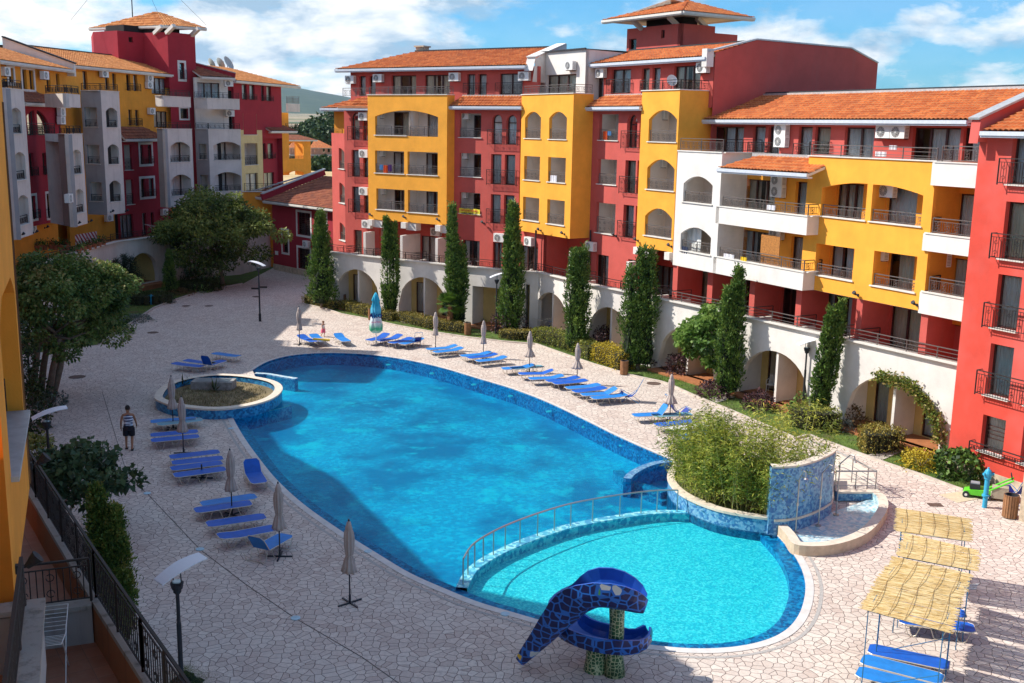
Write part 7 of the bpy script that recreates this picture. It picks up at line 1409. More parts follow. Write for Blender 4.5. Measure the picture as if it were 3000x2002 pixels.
def vine():
 i = 9; pl = PL(pts2[8], pts2[9]) if False else PL(pts2[9], pts2[10]); t = thing('climbing_rose', 'climbing rose trained over the right side of the last arch', 'climber', tuple(pl.at(pl.u(2765, 1300), 0, .2))); rs = np.random.RandomState(3); path = [pl.hit(*zr4(*q)) for q in ((1175, 900), (1160, 780), (1150, 620), (1090, 500), (1010, 380), (920, 280), (820, 220), (700, 190), (570, 150))]; P, D = [], []; mb = MB(); L_ = Vector(t.location)
 for k in range(3): mb.tube([pl.at(u + rs.normal() * .08, max(z, .02), .15 + .05 * k) for u, z in [(path[0][0] + .1, 0)] + path], [.03] * 4 + [.015] * 6, 5)
 for (u, z), (u2, z2) in zip(path[1:-1], path[2:]):
  m_ = 420; v = rs.uniform(0, 1, m_); q = np.array([tuple(pl.at(u + (u2 - u) * x, z + (z2 - z) * x, .2) - L_) for x in v]); P.append(q + rs.normal(size=(m_, 3)) * .13); D.append(rs.normal(size=(m_, 3)) + np.array([pl.n.x, pl.n.y, .3]))
 leafobj('foliage', leaf_mesh(np.concatenate(P), np.concatenate(D), .12, .7, 4), leafmat('rose foliage', [(.05, .09, .015), (.14, .20, .03), (.30, .34, .06), (.45, .30, .12)], .3), t); mb.build('stem', BARKP, t)
vine()
SOILG = None
def bedmat():
 m, t, b = newmat('garden lawn'); b.inputs['Roughness'].default_value = .95
 c = rampn(t, nz(t, 1.2, 6, .7), [(.36, (.16, .12, .05)), (.46, (.09, .15, .02)), (.6, (.15, .24, .03)), (.75, (.22, .27, .06))]); c = mixn(t, rampn(t, nz(t, 40, 2, .6), [(.4, .5), (.6, 0.)]), c, (.03, .06, .01)); t.links.new(c, b.inputs['Base Color']); bumpn(t, b, nz(t, 45, 2), .8, .05); return m
BED = bedmat()
curbR = [G2(*p) for p in ((892, 893), (950, 905), (1000, 922), (1080, 937), (1160, 955), (1270, 975), (1370, 990), (1480, 1003), (1570, 1010), (1640, 1035), (1735, 1068), (1850, 1102), (1900, 1113), (1935, 1120), (1960, 1128), (2030, 1160), (2140, 1205), (2250, 1252), (2330, 1287), (2370, 1277), (2480, 1318), (2600, 1362), (2700, 1395), (2800, 1432), (2870, 1455))]
wallR = [p + Vector((-.1, .3)) for p in pts2[::-1]]
ring_poly([*curbR, G2(2930, 1425), *wallR], [], .006, 'lawn', BED, None, 'structure')
cb_ = thing('curb', 'low pale concrete curb along the planted strip under the right arcade', 'curb', (*curbR[12], 0)); mb = MB()
for a, b in zip(curbR[:-1], curbR[1:]): mb.bar((*a, .04), (*b, .04), .12, .09)
mb.build('curb_stones', plain('pale curb', (.55, .47, .40), .85, 0, .2, 3), cb_)
curbL = [G2(*p) for p in ((290, 1010), (360, 965), (400, 938), (450, 905), (500, 885), (560, 865), (620, 850), (710, 833))]
ring_poly([*curbL, Vector((-22, 104)), *[p + Vector((.1, 0)) for p in pl_[::-1][1:-1]], Vector((-31, 55))], [], .006, 'lawn', BED, None, 'structure')
mb = MB()
for a, b in zip(curbL[:-1], curbL[1:]): mb.bar((*a, .05), (*b, .05), .12, .12)
cb2 = thing('curb', 'low curb round the shaded planted strip under the left arcade', 'curb', (*curbL[3], 0)); mb.build('curb_stones', plain('grey curb', (.40, .36, .32), .85, 0, .2, 3), cb2)
for q, nm in ((((2075, 1170), (2150, 1148), (2170, 1160), (2100, 1182)), 'a'), (((2535, 1338), (2640, 1300), (2672, 1312), (2580, 1352)), 'b'), (((1150, 940), (1270, 945), (1330, 955), (1240, 958)), 'c')): ring_poly([G2(*p) for p in q], [], .03, 'stone_path', plain('flagstone path ' + nm, (.48, .42, .36), .85, 0, .25, 4), None, 'structure')
def grass():
 rs = np.random.RandomState(8); P = []
 for poly, n in ((curbR, 9000), (curbL, 4000)):
  for i in range(len(poly) - 1):
   a, b = poly[i], poly[i + 1]; d = (b - a); nn = Vector((-d.y, d.x)).normalized(); m_ = n // len(poly); u = rs.uniform(0, 1, m_); v = rs.uniform(.05, 1, m_) ** 1.5 * 2.0; sg = 1 if poly is curbR else -1
   nn = nn if (nn.x * .5 + nn.y * (1 if poly is curbR else .0)) > 0 else -nn
   if poly is curbL: nn = Vector((-abs(nn.x), nn.y));
   P.append(np.stack([a.x + d.x * u + nn.x * v, a.y + d.y * u + nn.y * v, np.full(m_, .0)], 1))
 P = np.concatenate(P); e = bpy.data.objects.new('grass', leaf_mesh(P, rs.normal(size=P.shape) * .5 + np.array([0, 0, 1]), .11, .16, 9)); e.data.materials.append(leafmat('grass blades', [(.05, .08, .012), (.12, .19, .03), (.24, .30, .06)], .3)); scene.collection.objects.link(e); e['kind'] = 'stuff'
 Q = rs.uniform(-1, 1, (5200, 2)); Q = Q[(Q ** 2).sum(1) < 1] * np.array([2.25, 2.75]); P = np.stack([cen.x + Q[:, 0], cen.y + Q[:, 1], np.full(len(Q), .20)], 1); e = bpy.data.objects.new('dry_grass', leaf_mesh(P, rs.normal(size=P.shape) * .8 + np.array([0, 0, 1]), .13, .13, 10)); e.data.materials.append(leafmat('dry grass', [(.07, .06, .02), (.17, .12, .045), (.20, .20, .06)], .2)); scene.collection.objects.link(e); e['kind'] = 'stuff'
grass()
for k, (q, lb) in enumerate((((533, 1130), 'small dark agave at the left inside the oval planter'), ((628, 1147), 'small dark agave at the front inside the oval planter'))):
 p = G(*q, .25); t = thing('agave', lb, 'plant', tuple(p)); rs = np.random.RandomState(k); P = np.zeros((22, 3)); leafobj('leaf', leaf_mesh(P, rs.normal(size=(22, 3)) * .6 + np.array([0, 0, .6]), .55, .12, k), DKG, t)
FAR = leafmat('distant tree', [(.02, .045, .015), (.05, .09, .025), (.10, .14, .04)], .1, (.4, 5))
for k, (x, y, r_, h) in enumerate(((935, 470, 11, 15), (972, 452, 14, 19), (905, 455, 9, 11), (950, 440, 10, 16), (880, 452, 8, 9), (990, 470, 12, 14), (870, 498, 4, 4), (960, 500, 5, 5))):
 p = G(x, y, -.3); broad((p.x, p.y, -.3), h * (1 if k < 6 else .6), r_, ('distant tree beyond the dry field, number of its row hidden by haze', 'tallest distant tree beside the unfinished houses', 'low distant tree left of the unfinished houses', 'distant tree behind the tallest one', 'leftmost low distant tree behind the pavilion', 'rightmost distant tree near the red block', 'small bush on the dry field by the pavilion', 'bush on the dry field below the unfinished houses')[k] if k else 'round distant tree directly above the unfinished house roof', 100 + k, FAR, ncl=40, per=60, leaf=1.5, ratio=.8, cz=.55, rz=.42, trunk=.4, limbs=5)
BRK = plain('raw brick', (.42, .22, .15), .9, 0, .2, .5); CON = plain('raw concrete', (.45, .42, .39), .9, 0, .2, .6)
for k, (xl, xr, yb, lb) in enumerate(((850, 893, 478, 'unfinished brick house with orange roof behind the orange pavilion'), (912, 972, 478, 'unfinished brick house on concrete columns with orange roof beyond the field'))):
 a, b = G2(xl, yb, 0), G2(xr, yb, 0); p = PL(a, b); t = thing('unfinished_house', lb, 'house', (*a, 0), 'unfinished houses beyond the field'); D_ = a.length; s_ = D_ / FPX; h1_ = 22 * s_; h2_ = 42 * s_
 m2 = MB()
 for i in range(6): m2.box(p.at(p.len * i / 5, h1_ / 2, -.5), .5, .5, h1_)
 vbox(p, -1, p.len + 1, h1_ - .2, h1_ + .2, .5, -10, m2); m2.build('concrete_frame', CON, t); n_ = 4; ops = [dict(u0=p.len * (i + .25) / n_, u1=p.len * (i + .7) / n_, z0=h1_ + 1, z1=h1_ + 2.6, arc=None) for i in range(n_)]
 wall(t, p, 0, p.len, h1_ + .2, h2_, ops, BRK); vbox(p, 0, p.len, 0, h2_, -9, -9.3).build('rear_wall', BRK, t); tiles(t, [p.at(-1, h2_, 1), p.at(p.len + 1, h2_, 1), p.at(p.len - 3, h2_ + 2.6, -5), p.at(3, h2_ + 2.6, -5)], TIL, wd=1, row=1.5)
# pool furniture
ALU = plain('pale tube metal', (.62, .56, .46), .4, .3, .05); BL = {'royal': plain('royal blue mesh fabric', (.0, .10, .50), .6, 0, .15, 3), 'sky': plain('mid blue mesh fabric', (.008, .20, .60), .6, 0, .15, 3), 'teal': plain('sun bleached teal mesh fabric', (.16, .36, .44), .7), 'white': PLA, 'dark': plain('navy mesh fabric', (.01, .04, .30), .6), 'yellow': plain('yellow towel', (.78, .48, .04), .9)}
def lounger(fab, back, metal=ALU):
 """lounger lying along x, head at +x; back = angle of the raised head part"""
 t = thing('sun_lounger', 'x', 'sun lounger', (0, 0, 0), 'blue sun loungers round the pool'); H_ = .34; c, s_ = math.cos(back), math.sin(back); hx = .35
 def P(x, y, dz=0.): return (x, y, H_ + dz) if x <= hx else (hx + (x - hx) * c, y, H_ + (x - hx) * s_ + dz)
 rows = [(-.95, .20), (-.82, .29), (-.5, .295), (-.1, .295), (.35, .295), (.6, .295), (.82, .29), (.95, .20)]; mb = MB()
 for (x0, w0), (x1, w1_) in zip(rows[:-1], rows[1:]):
  for dz in (0, -.015): mb.face(P(x0, -w0, dz), P(x1, -w1_, dz), P(x1, w1_, dz), P(x0, w0, dz))
 mb.build('fabric', BL[fab], t); mb = MB()
 for sg in (-1, 1): mb.tube([P(x, sg * (w + .012), -.01) for x, w in rows], .014, 5)
 for x, w in (rows[0], rows[-1]): mb.tube([P(x, -w, -.01), P(x, w, -.01)], .014, 5)
 mb.build('frame', metal, t)
 for x0 in (-.62, 0.02, .62):
  mb = MB()
  for sg in (-1, 1):
   a = P(x0 - .2, sg * .29, -.02) if x0 < hx else (x0 - .2, sg * .29, H_ - .03); b = P(x0 + .2, sg * .29, -.02) if x0 < .3 else (x0 + .2, sg * .29, H_ - .03)
   mb.tube([a, (x0 - .1, sg * .28, .05), (x0 - .04, sg * .28, .015), (x0 + .04, sg * .28, .015), (x0 + .1, sg * .28, .05), b], .012, 5)
  mb.tube([(x0, -.28, .02), (x0, .28, .02)], .012, 5); mb.build('leg', metal, t)
 return t
LP = {}
def put_lounger(foot, head, fab, back, label):
 f, h = G(*foot, .34), G(*head, .34 + .5 * math.sin(back)); k = (fab, round(back, 2)); d = h - f; a = math.atan2(d.y, d.x); mid = f + Vector((math.cos(a), math.sin(a), 0)) * .95
 o = LP.get(k)
 if o is None: o = LP[k] = lounger(fab, back)
 else: o = copy_tree(o)
 return place(o, (mid.x, mid.y, 0), a, None, label)
u1, u2, ub_, um_, us_ = zq(1200, 900, 4.48), zq(1650, 950, 4.48), zq(850, 850, 2.56), zq(400, 1150, 2.56), zq(450, 1450, 2.066); ul_ = zq(0, 600, 2.24); ur_ = zq(2350, 1550, 1.982)
for q, a, b, fab, back, lb in (
  (ub_, (185, 388), (120, 350), 'royal', .25, 'blue lounger right of the far left parasol, beside the yellow towel'), (ub_, (250, 383), (200, 345), 'sky', .2, 'lounger with the yellow towel over its head end beside the child'), (ub_, (425, 385), (385, 343), 'sky', .3, 'single blue lounger standing alone right of the child'),
  (ub_, (583, 378), (672, 338), 'royal', .3, 'blue lounger left of the white parasol pole'), (ub_, (660, 382), (778, 342), 'royal', .3, 'blue lounger just right of the green and blue parasol'), (ub_, (748, 398), (880, 362), 'royal', .15, 'left of two blue loungers beside the folded blue deck chair'), (ub_, (830, 405), (950, 366), 'sky', .2, 'right of two blue loungers beside the folded blue deck chair'),
  (u1, (220, 552), (565, 500), 'sky', .25, 'back lounger of the pair under the second far parasol'), (u1, (315, 590), (630, 535), 'sky', .2, 'front lounger of the pair under the second far parasol'),
  (u1, (668, 640), (995, 590), 'sky', .2, 'back lounger of three under the third far parasol'), (u1, (757, 665), (1095, 612), 'royal', .15, 'middle darker lounger of three under the third far parasol'), (u1, (875, 708), (1212, 650), 'sky', .2, 'front lounger of three under the third far parasol'),
  (u1, (1210, 808), (1560, 758), 'sky', .2, 'light blue lounger with a pale grey one beside it'), (u1, (1330, 805), (1575, 785), 'teal', .0, 'pale bleached lounger left of the large open ended parasol'), (u1, (1425, 872), (1865, 825), 'royal', .35, 'dark blue lounger with raised head at the foot of the fourth parasol'),
  (u1, (1562, 938), (1965, 895), 'sky', .2, 'light blue lounger in front of the dark one with raised head'), (u1, (1795, 970), (2180, 915), 'royal', .15, 'dark lounger left of the fifth parasol pole, rear one'), (u1, (1885, 1000), (2290, 955), 'royal', .1, 'dark lounger at the foot of the fifth parasol'),
  (u2, (35, 838), (437, 790), 'sky', .12, 'light blue lounger right of the fifth parasol pole'), (u2, (130, 885), (540, 825), 'royal', .1, 'dark blue lounger second in the row of four by the folding chair'), (u2, (235, 925), (655, 840), 'sky', .5, 'blue lounger with raised head third in the row of four by the folding chair'), (u2, (370, 968), (800, 918), 'sky', .1, 'light blue lounger next to the folding chair frame'),
  (u2, (912, 1195), (1330, 1060), 'sky', .95, 'blue lounger with steep sunlit backrest beside the sixth parasol'), (u2, (1170, 1198), (1450, 1185), 'teal', 0., 'pale teal lounger behind the pole of the sixth parasol'), (u2, (1210, 1322), (1675, 1268), 'royal', .08, 'dark blue lounger at the foot of the sixth parasol'), (u2, (1392, 1375), (1885, 1325), 'white', 0., 'white plastic lounger between blue ones beside the bamboo'),
  (u2, (1500, 1450), (1945, 1400), 'sky', .1, 'blue lounger next to the white one by the bamboo'), (u2, (1585, 1510), (1985, 1468), 'sky', .1, 'blue lounger half hidden by bamboo, second from the white one'), (u2, (1670, 1575), (2030, 1530), 'sky', .1, 'last blue lounger almost hidden behind the bamboo'),
  (ul_, (1330, 1062), (1140, 1038), 'royal', .05, 'leftmost shaded lounger of the group above the oval planter'), (ul_, (1405, 1042), (1212, 1018), 'royal', .05, 'second shaded lounger of the group above the oval planter'), (ul_, (1468, 1020), (1345, 1000), 'royal', 1.15, 'shaded lounger with upright backrest above the oval planter'), (ul_, (1400, 972), (1542, 990), 'sky', .05, 'shaded lounger behind the upright one above the oval planter'),
  (um_, (103, 218), (430, 195), 'sky', 0., 'shaded lounger at the foot of the parasol nearest the oval planter'), (um_, (155, 238), (330, 218), 'teal', 0., 'pale shaded lounger at the foot of the parasol nearest the oval planter'), (um_, (103, 320), (447, 290), 'royal', 0., 'back one of two dark loungers under the second left parasol'), (um_, (107, 360), (455, 327), 'royal', 0., 'front one of two dark loungers under the second left parasol'),
  (um_, (247, 485), (610, 442), 'royal', 0., 'rearmost lounger of the tight row of four'), (um_, (263, 528), (632, 490), 'royal', 0., 'second lounger of the tight row of four'), (um_, (255, 572), (632, 525), 'royal', 0., 'third lounger of the tight row of four'), (um_, (278, 622), (660, 570), 'royal', 0., 'front lounger of the tight row of four, over a parasol base'),
  (um_, (925, 680), (865, 520), 'royal', .75, 'blue lounger with raised head standing alone at the pool edge'), (um_, (482, 838), (888, 775), 'sky', 0., 'lighter shaded lounger behind the third left parasol'), (um_, (433, 885), (850, 825), 'royal', 0., 'dark lounger at the foot of the third left parasol'),
  (us_, (320, 178), (665, 128), 'royal', 0., 'single dark lounger between the third and fourth left parasols'), (us_, (745, 195), (560, 220), 'royal', .1, 'lounger with folded back behind the fourth left parasol'), (us_, (808, 238), (570, 288), 'sky', 1.0, 'lounger with raised back at the foot of the fourth left parasol'),
  (ur_, (385, 690), (832, 785), 'royal', 0., 'rear one of three bright blue loungers under the nearest reed mat'), (ur_, (345, 750), (803, 868), 'sky', 0., 'middle one of three bright blue loungers under the nearest reed mat'), (ur_, (318, 822), (780, 940), 'sky', 0., 'front one of three bright blue loungers under the nearest reed mat'), (ur_, (560, 520), (968, 570), 'royal', 0., 'blue lounger whose end shows right of the nearest reed mat'), (ur_, (520, 440), (945, 490), 'royal', 0., 'blue lounger end showing between reed mats beside the newspaper')):
 put_lounger(q(*a), q(*b), fab, back, lb)
BEI = plain('beige parasol cloth', (.46, .375, .33), .85, 0, .10, 5); POLE = plain('dark parasol pole', (.03, .035, .05), .4, .3)
def parasol(mat=BEI, pole=POLE, flare=1., h=2.45):
 t = thing('closed_parasol', 'x', 'parasol', (0, 0, 0), 'closed beige parasols'); mb = MB(); mb.tube([(0, 0, .03), (0, 0, h)], .022, 8); mb.build('pole', pole, t)
 pr = [(.02, .0), (.05, .03), (.10, .22), (.085, .26), (.11, .30), (.13, .5), (.125, .75), (.10, .98), (.085, 1.02), (.12, 1.12), (.17 * flare, 1.4), (.19 * flare, 1.5)]
 mb = MB(); mb.lathe([(r_, h - z) for r_, z in pr], (0, 0, 0), 32, lambda k, j, a, z: 1 + (.20 if k > 3 else .05) * math.cos(8 * a + .4 * math.sin(z * 3)) + .05 * math.cos(3 * a + z * 5)); mb.build('canopy', mat, t, True)
 mb = MB(); mb.tube([(.088 * math.cos(a) * 1.15, .088 * math.sin(a) * 1.15, h - 1.0) for a in [2 * math.pi * k / 14 for k in range(14)]], .010, 4, False, True); mb.build('strap', mat, t)
 mb = MB(); mb.lathe([(.03, h), (.02, h + .06)], (0, 0, 0), 8); mb.build('finial', pole, t); mb = MB(); mb.bar((-.38, 0, .025), (.38, 0, .025), .045, .04); mb.bar((0, -.38, .026), (0, .38, .026), .045, .036); mb.tube([(0, 0, 0), (0, 0, .25)], .035, 8); mb.build('cross_base', pole, t); return t
pf = None
for k, (x, y, ty, fl, lb) in enumerate(((878, 1010, 898, .85, 'closed beige parasol at the corner of the sunlit patch, far left'), (1276, 1026, 912, .95, 'closed beige parasol in front of the palm'), (1416, 1050, 937, 1., 'closed beige parasol in front of the purple shrub and lamp post'), (1551, 1092, 968, 1.45, 'closed flaring beige parasol left of the long hedge end'), (1690, 1126, 1003, 1.4, 'closed flaring beige parasol left of the golden hedge'), (1962, 1235, 1093, 1.45, 'closed flaring beige parasol nearest the bamboo'),
  (508, 1256, 1100, 1.05, 'closed beige parasol overlapping the oval planter rim'), (538, 1328, 1160, 1.1, 'second closed beige parasol below the oval planter'), (680, 1510, 1315, 1.1, 'closed beige parasol beside the lone lounger with raised head'), (820, 1632, 1412, 1.05, 'closed beige parasol with cross base behind the lamp, left of pool'), (1025, 1768, 1522, 1.1, 'nearest closed beige parasol standing alone with cross base'))):
 p = G(x, y); h = hgt(x, y, ty); o = parasol(flare=fl) if k in (0, 3, 6) else copy_tree(pf); pf = o; place(o, (p.x, p.y, 0), k * .7, (1, 1, h / 2.5), lb)
p = G(592, 1402); pb = thing('parasol_base', 'empty dark cross base of a parasol in front of the tight row of loungers', 'parasol base', (p.x, p.y, 0)); mb = MB(); mb.bar(p + Vector((-.4, 0, .03)), p + Vector((.4, 0, .03)), .05, .04); mb.bar(p + Vector((0, -.4, .031)), p + Vector((0, .4, .031)), .05, .036); mb.build('cross', POLE, pb); mb = MB(); mb.tube([p, p + Vector((0, 0, .55))], .03, 8); mb.build('tube', POLE, pb)
def ad_mat():
 m, t, b = newmat('printed parasol cloth'); g = t.nodes.new('ShaderNodeTexCoord'); s = t.nodes.new('ShaderNodeSeparateXYZ'); t.links.new(g.outputs['Object'], s.inputs[0]); f = t.nodes.new('ShaderNodeMath'); f.operation = 'MULTIPLY_ADD'; t.links.new(nz(t, 3, 2, .5), f.inputs[0]); f.inputs[1].default_value = .35; t.links.new(s.outputs[2], f.inputs[2]); mr = t.nodes.new('ShaderNodeMapRange'); mr.inputs[1].default_value = .7; mr.inputs[2].default_value = 3.1; t.links.new(f.outputs[0], mr.inputs[0])
 t.links.new(rampn(t, mr.outputs[0], [(.0, (.02, .45, .22)), (.14, (.45, .75, .62)), (.22, (.03, .50, .24)), (.36, (.70, .78, .78)), (.50, (.75, .82, .85)), (.52, (.02, .36, .58)), (.72, (.10, .52, .72)), (.8, (.02, .38, .60)), (1., (.03, .45, .66))]), b.inputs['Base Color']); b.inputs['Roughness'].default_value = .8; return m
pa = G(1102, 1012); ha = hgt(1102, 1012, 857); ap_ = thing('advertising_parasol', 'closed tall blue white and green printed parasol on a white pole at the poolside', 'parasol', (pa.x, pa.y, 0)); mb = MB(); mb.tube([pa, pa + Vector((0, 0, ha))], .03, 8); mb.build('pole', PLA, ap_); mb = MB(); mb.lathe([(.03, ha), (.12, ha - .15), (.24, ha - .5), (.17, ha - .56), (.27, ha - 1.0), (.25, ha - 1.5), (.36, ha - 2.0), (.38, ha - 2.3), (.22, ha - 2.45)], tuple(pa), 36, lambda k, j, a, z: 1 + .16 * math.cos(9 * a + z) + .10 * math.cos(4 * a + z * 3)); mb.build('canopy', ad_mat(), ap_, True)
def text(body, loc, n, size, mat, parent, name='lettering', rx=0.):
 c = bpy.data.curves.new(name, 'FONT'); c.body = body; c.size = size; c.extrude = .004; c.offset = size * .012; c.align_x = 'CENTER'; o = bpy.data.objects.new(name, c); scene.collection.objects.link(o); dg = bpy.context.evaluated_depsgraph_get(); me = bpy.data.meshes.new_from_object(o.evaluated_get(dg)); bpy.data.objects.remove(o); me.materials.append(mat); o = bpy.data.objects.new(name, me); scene.collection.objects.link(o)
 a = math.atan2(n[1], n[0]) + math.pi / 2; o.matrix_world = Matrix.Translation(Vector(loc)) @ Matrix.Rotation(a, 4, 'Z') @ Matrix.Rotation(R(90), 4, 'X') @ Matrix.Rotation(rx, 4, 'Z')
 if parent: o.location = Vector(loc) - ORG[parent.name]; o.parent = parent
 return o
dn = Vector((-pa.x, -pa.y, 0)).normalized(); NAVY = plain('navy print', (.01, .03, .20), .7); PINK = plain('pink print', (.75, .12, .25), .7)
text('4ko', pa + dn * .33 + Vector((0, 0, ha - 1.5)), dn, .50, NAVY, ap_, rx=.1); text('Nuka Rosa', pa + dn * .36 + Vector((0, 0, ha - 1.78)), dn, .13, PINK, ap_, rx=.08)
bp0 = X1.op(q2(1000, 1366, 1136, 1416)); bt = thing('banner', 'yellow for sale banner with red and black lettering tied to a loggia railing', 'banner', tuple(X1.at(bp0['u0'], bp0['z0']))); YB = plain('yellow banner', (.85, .72, .05), .7, 0, .05); mb = MB(); nbr = 14
for k in range(nbr):
 def bpnt(i, top): u = bp0['u0'] + (bp0['u1'] - bp0['u0']) * i / nbr; return X1.at(u, (bp0['z1'] if top else bp0['z0']) + .02 * math.sin(i * 1.3), .05 + .015 * math.sin(i * 1.9))
 mb.face(bpnt(k, 0), bpnt(k + 1, 0), bpnt(k + 1, 1), bpnt(k, 1))
mb.build('cloth', YB, bt); hb_ = bp0['z1'] - bp0['z0']; uc_ = (bp0['u0'] + bp0['u1']) / 2
text('ПРОДАЕТСЯ 463', X1.at(uc_, bp0['z0'] + hb_ * .55, .085), X1.n, hb_ * .42, plain('red print', (.6, .03, .03), .7), bt); text('8 (903) 968-47-57', X1.at(uc_, bp0['z0'] + hb_ * .10, .085), X1.n, hb_ * .42, plain('black print', (.02, .02, .03), .7), bt)
# street lamps
def frost(): m, t, b = newmat('white lamp reflector'); b.inputs['Base Color'].default_value = (.78, .80, .84, 1); b.inputs['Roughness'].default_value = .4; return m
FRO = frost()
def lamp(px, py, tx, ty, label, yaw, curve=.9, tilt=.3, sign=False):
 p = G(px, py); h = hgt(px, py, ty, tx); t = thing('street_lamp', label, 'street lamp', (p.x, p.y, 0), 'street lamps of the court'); mb = MB(); hp = h - .62; mb.lathe([(.09, 0), (.09, .5), (.055, .56), (.055, hp * .72), (.042, hp * .73), (.042, hp)], tuple(p), 12); mb.build('post', BLK, t)
 mb = MB(); mb.lathe([(.05, hp - .05), (.09, hp), (.09, hp + .05), (.12, hp + .08), (.15, hp + .22), (.13, hp + .23)], tuple(p), 12); mb.build('lamp_head', BLK, t); A = Vector((math.cos(yaw), math.sin(yaw), 0)); S_ = Vector((-A.y, A.x, 0)); c = p + Vector((0, 0, h - .08))
 mb = MB(); n = 10
 for sg in (-1, 1): mb = MB(); mb.tube([p + A * 0 + S_ * sg * .16 + Vector((0, 0, hp + .18)), p + S_ * sg * .22 + Vector((0, 0, hp + .32)), c + S_ * sg * .2], .014, 5); mb.build('bracket', BLK, t)
 mb = MB(); rows = []
 for k in range(n + 1):
  s_ = (k / n - .4) * 1.15; q = c + A * (s_ * math.cos(tilt)) + Vector((0, 0, s_ * math.sin(tilt) - .22 * s_ * s_)); w_ = .26 * (1 - .18 * abs(k / n - .5) * 2); rows.append((q - S_ * w_, q + S_ * w_))
 for a, b in zip(rows[:-1], rows[1:]): mb.face(a[0], b[0], b[1], a[1]); dz = Vector((0, 0, .025)); mb.face(a[0] + dz, b[0] + dz, b[1] + dz, a[1] + dz); mb.face(a[0], b[0], b[0] + dz, a[0] + dz); mb.face(a[1], b[1], b[1] + dz, a[1] + dz)
 mb.build('reflector', FRO, t); mb = MB(); mb.lathe([(.10, hp + .235), (.10, hp + .26)], tuple(p), 12); mb.build('lens', plain('lamp lens', (.45, .6, .62), .1), t)
 if sign:
  for k, (z, a_) in enumerate(((.58, 0.), (.555, math.pi))): q = p + Vector((0, 0, h * z)); d = Vector((math.cos(a_), math.sin(a_), 0)); mb = MB(); mb.box(q + d * .28, .5, .03, .12); mb.build('direction_sign', IRON, t)
lamp(535, 2060, 545, 1655, 'nearest street lamp with white curved reflector at the lower left', .75, tilt=.35); lamp(155, 1500, 162, 1200, 'street lamp with white curved reflector beside the yellow green shrub', .5, tilt=.3); lamp(762, 942, 756, 768, 'far street lamp with small signboards in the shaded court', 2.9, sign=True); lamp(1453, 978, 1457, 802, 'street lamp beside the large purple shrub', .2); lamp(1851, 1078, 1845, 885, 'street lamp standing in front of the widest cypress', -.6, tilt=-.2); lamp(2350, 1215, 2362, 995, 'street lamp left of the leaning cypress', .1); lamp(92, 1180, 85, 1005, 'street lamp mostly hidden behind the maple and orange wall', .3)
# litter bins
SLAT = plain('brown bin slats', (.30, .14, .06), .7, 0, .25, 6)
def litter(px, py, h, r_, label):
 p = G(px, py); t = thing('litter_bin', label, 'litter bin', (p.x, p.y, 0), 'wooden slatted litter bins')
 mb = MB()
 for k in range(18): a = 2 * math.pi * k / 18; mb.box(p + Vector((math.cos(a) * r_, math.sin(a) * r_, h / 2 + .03)), .025, 2 * r_ * math.sin(math.pi / 18) * .82, h, Vector((math.cos(a), math.sin(a), 0)), Vector((-math.sin(a), math.cos(a), 0)))
 mb.build('slats', SLAT, t); mb = MB(); mb.lathe([(r_ * .9, .05), (r_ * .9, h), (r_ * .99, h + .03), (r_ * .8, h + .035), (r_ * .78, h - .2)], tuple(p), 18); mb.build('liner', BLK, t)
litter(1370, 982, .78, .2, 'slatted litter bin at the end of the hedge by the lawn'); litter(1828, 1098, .75, .21, 'slatted litter bin right of the bright yellow hedge'); litter(2957, 1516, .8, .24, 'slatted litter bin beside the stone pier and blue folding chair'); litter(1005, 893, .75, .22, 'slatted wooden bin standing inside the first arch'); litter(988, 884, .7, .2, 'pale bin at the left jamb of the first arch'); litter(1087, 938, .75, .18, 'slatted bin half hidden behind the printed parasol')
# hydrants
BLU = plain('light blue hydrant paint', (.03, .36, .58), .45)
def hydrant(px, py, h, label, sc=1.):
 p = G(px, py); t = thing('hydrant', label, 'hydrant', (p.x, p.y, 0), 'blue hydrants'); mb = MB(); r_ = .085 * sc; mb.lathe([(r_, 0), (r_, h * .28), (r_ * 1.55, h * .29), (r_ * 1.55, h * .33), (r_, h * .34), (r_, h * .73), (r_ * 1.4, h * .74), (r_ * 1.4, h * .78), (r_ * 1.1, h * .79)], tuple(p), 14); mb.build('body', BLU, t); mb = MB(); mb.lathe([(r_ * 1.5, h * .79), (r_ * 1.7, h * .88), (r_ * 1.2, h * .95), (r_ * .4, h), (r_ * .4, h * 1.03)], tuple(p), 14); mb.build('cap', BLU, t)
 for a in (-.3, math.pi + .3): d = Vector((math.cos(a), math.sin(a), 0)); q = p + Vector((0, 0, h * .87)); mb = MB(); mb.tube([q, q + d * .2 * sc], .05 * sc, 8); mb.build('outlet', BLU, t)
hydrant(2884, 1487, 1.45, 'tall light blue hydrant in front of the green lawn mower'); hydrant(444, 893, .75, 'small light blue hydrant before a dark clipped hedge', .9)
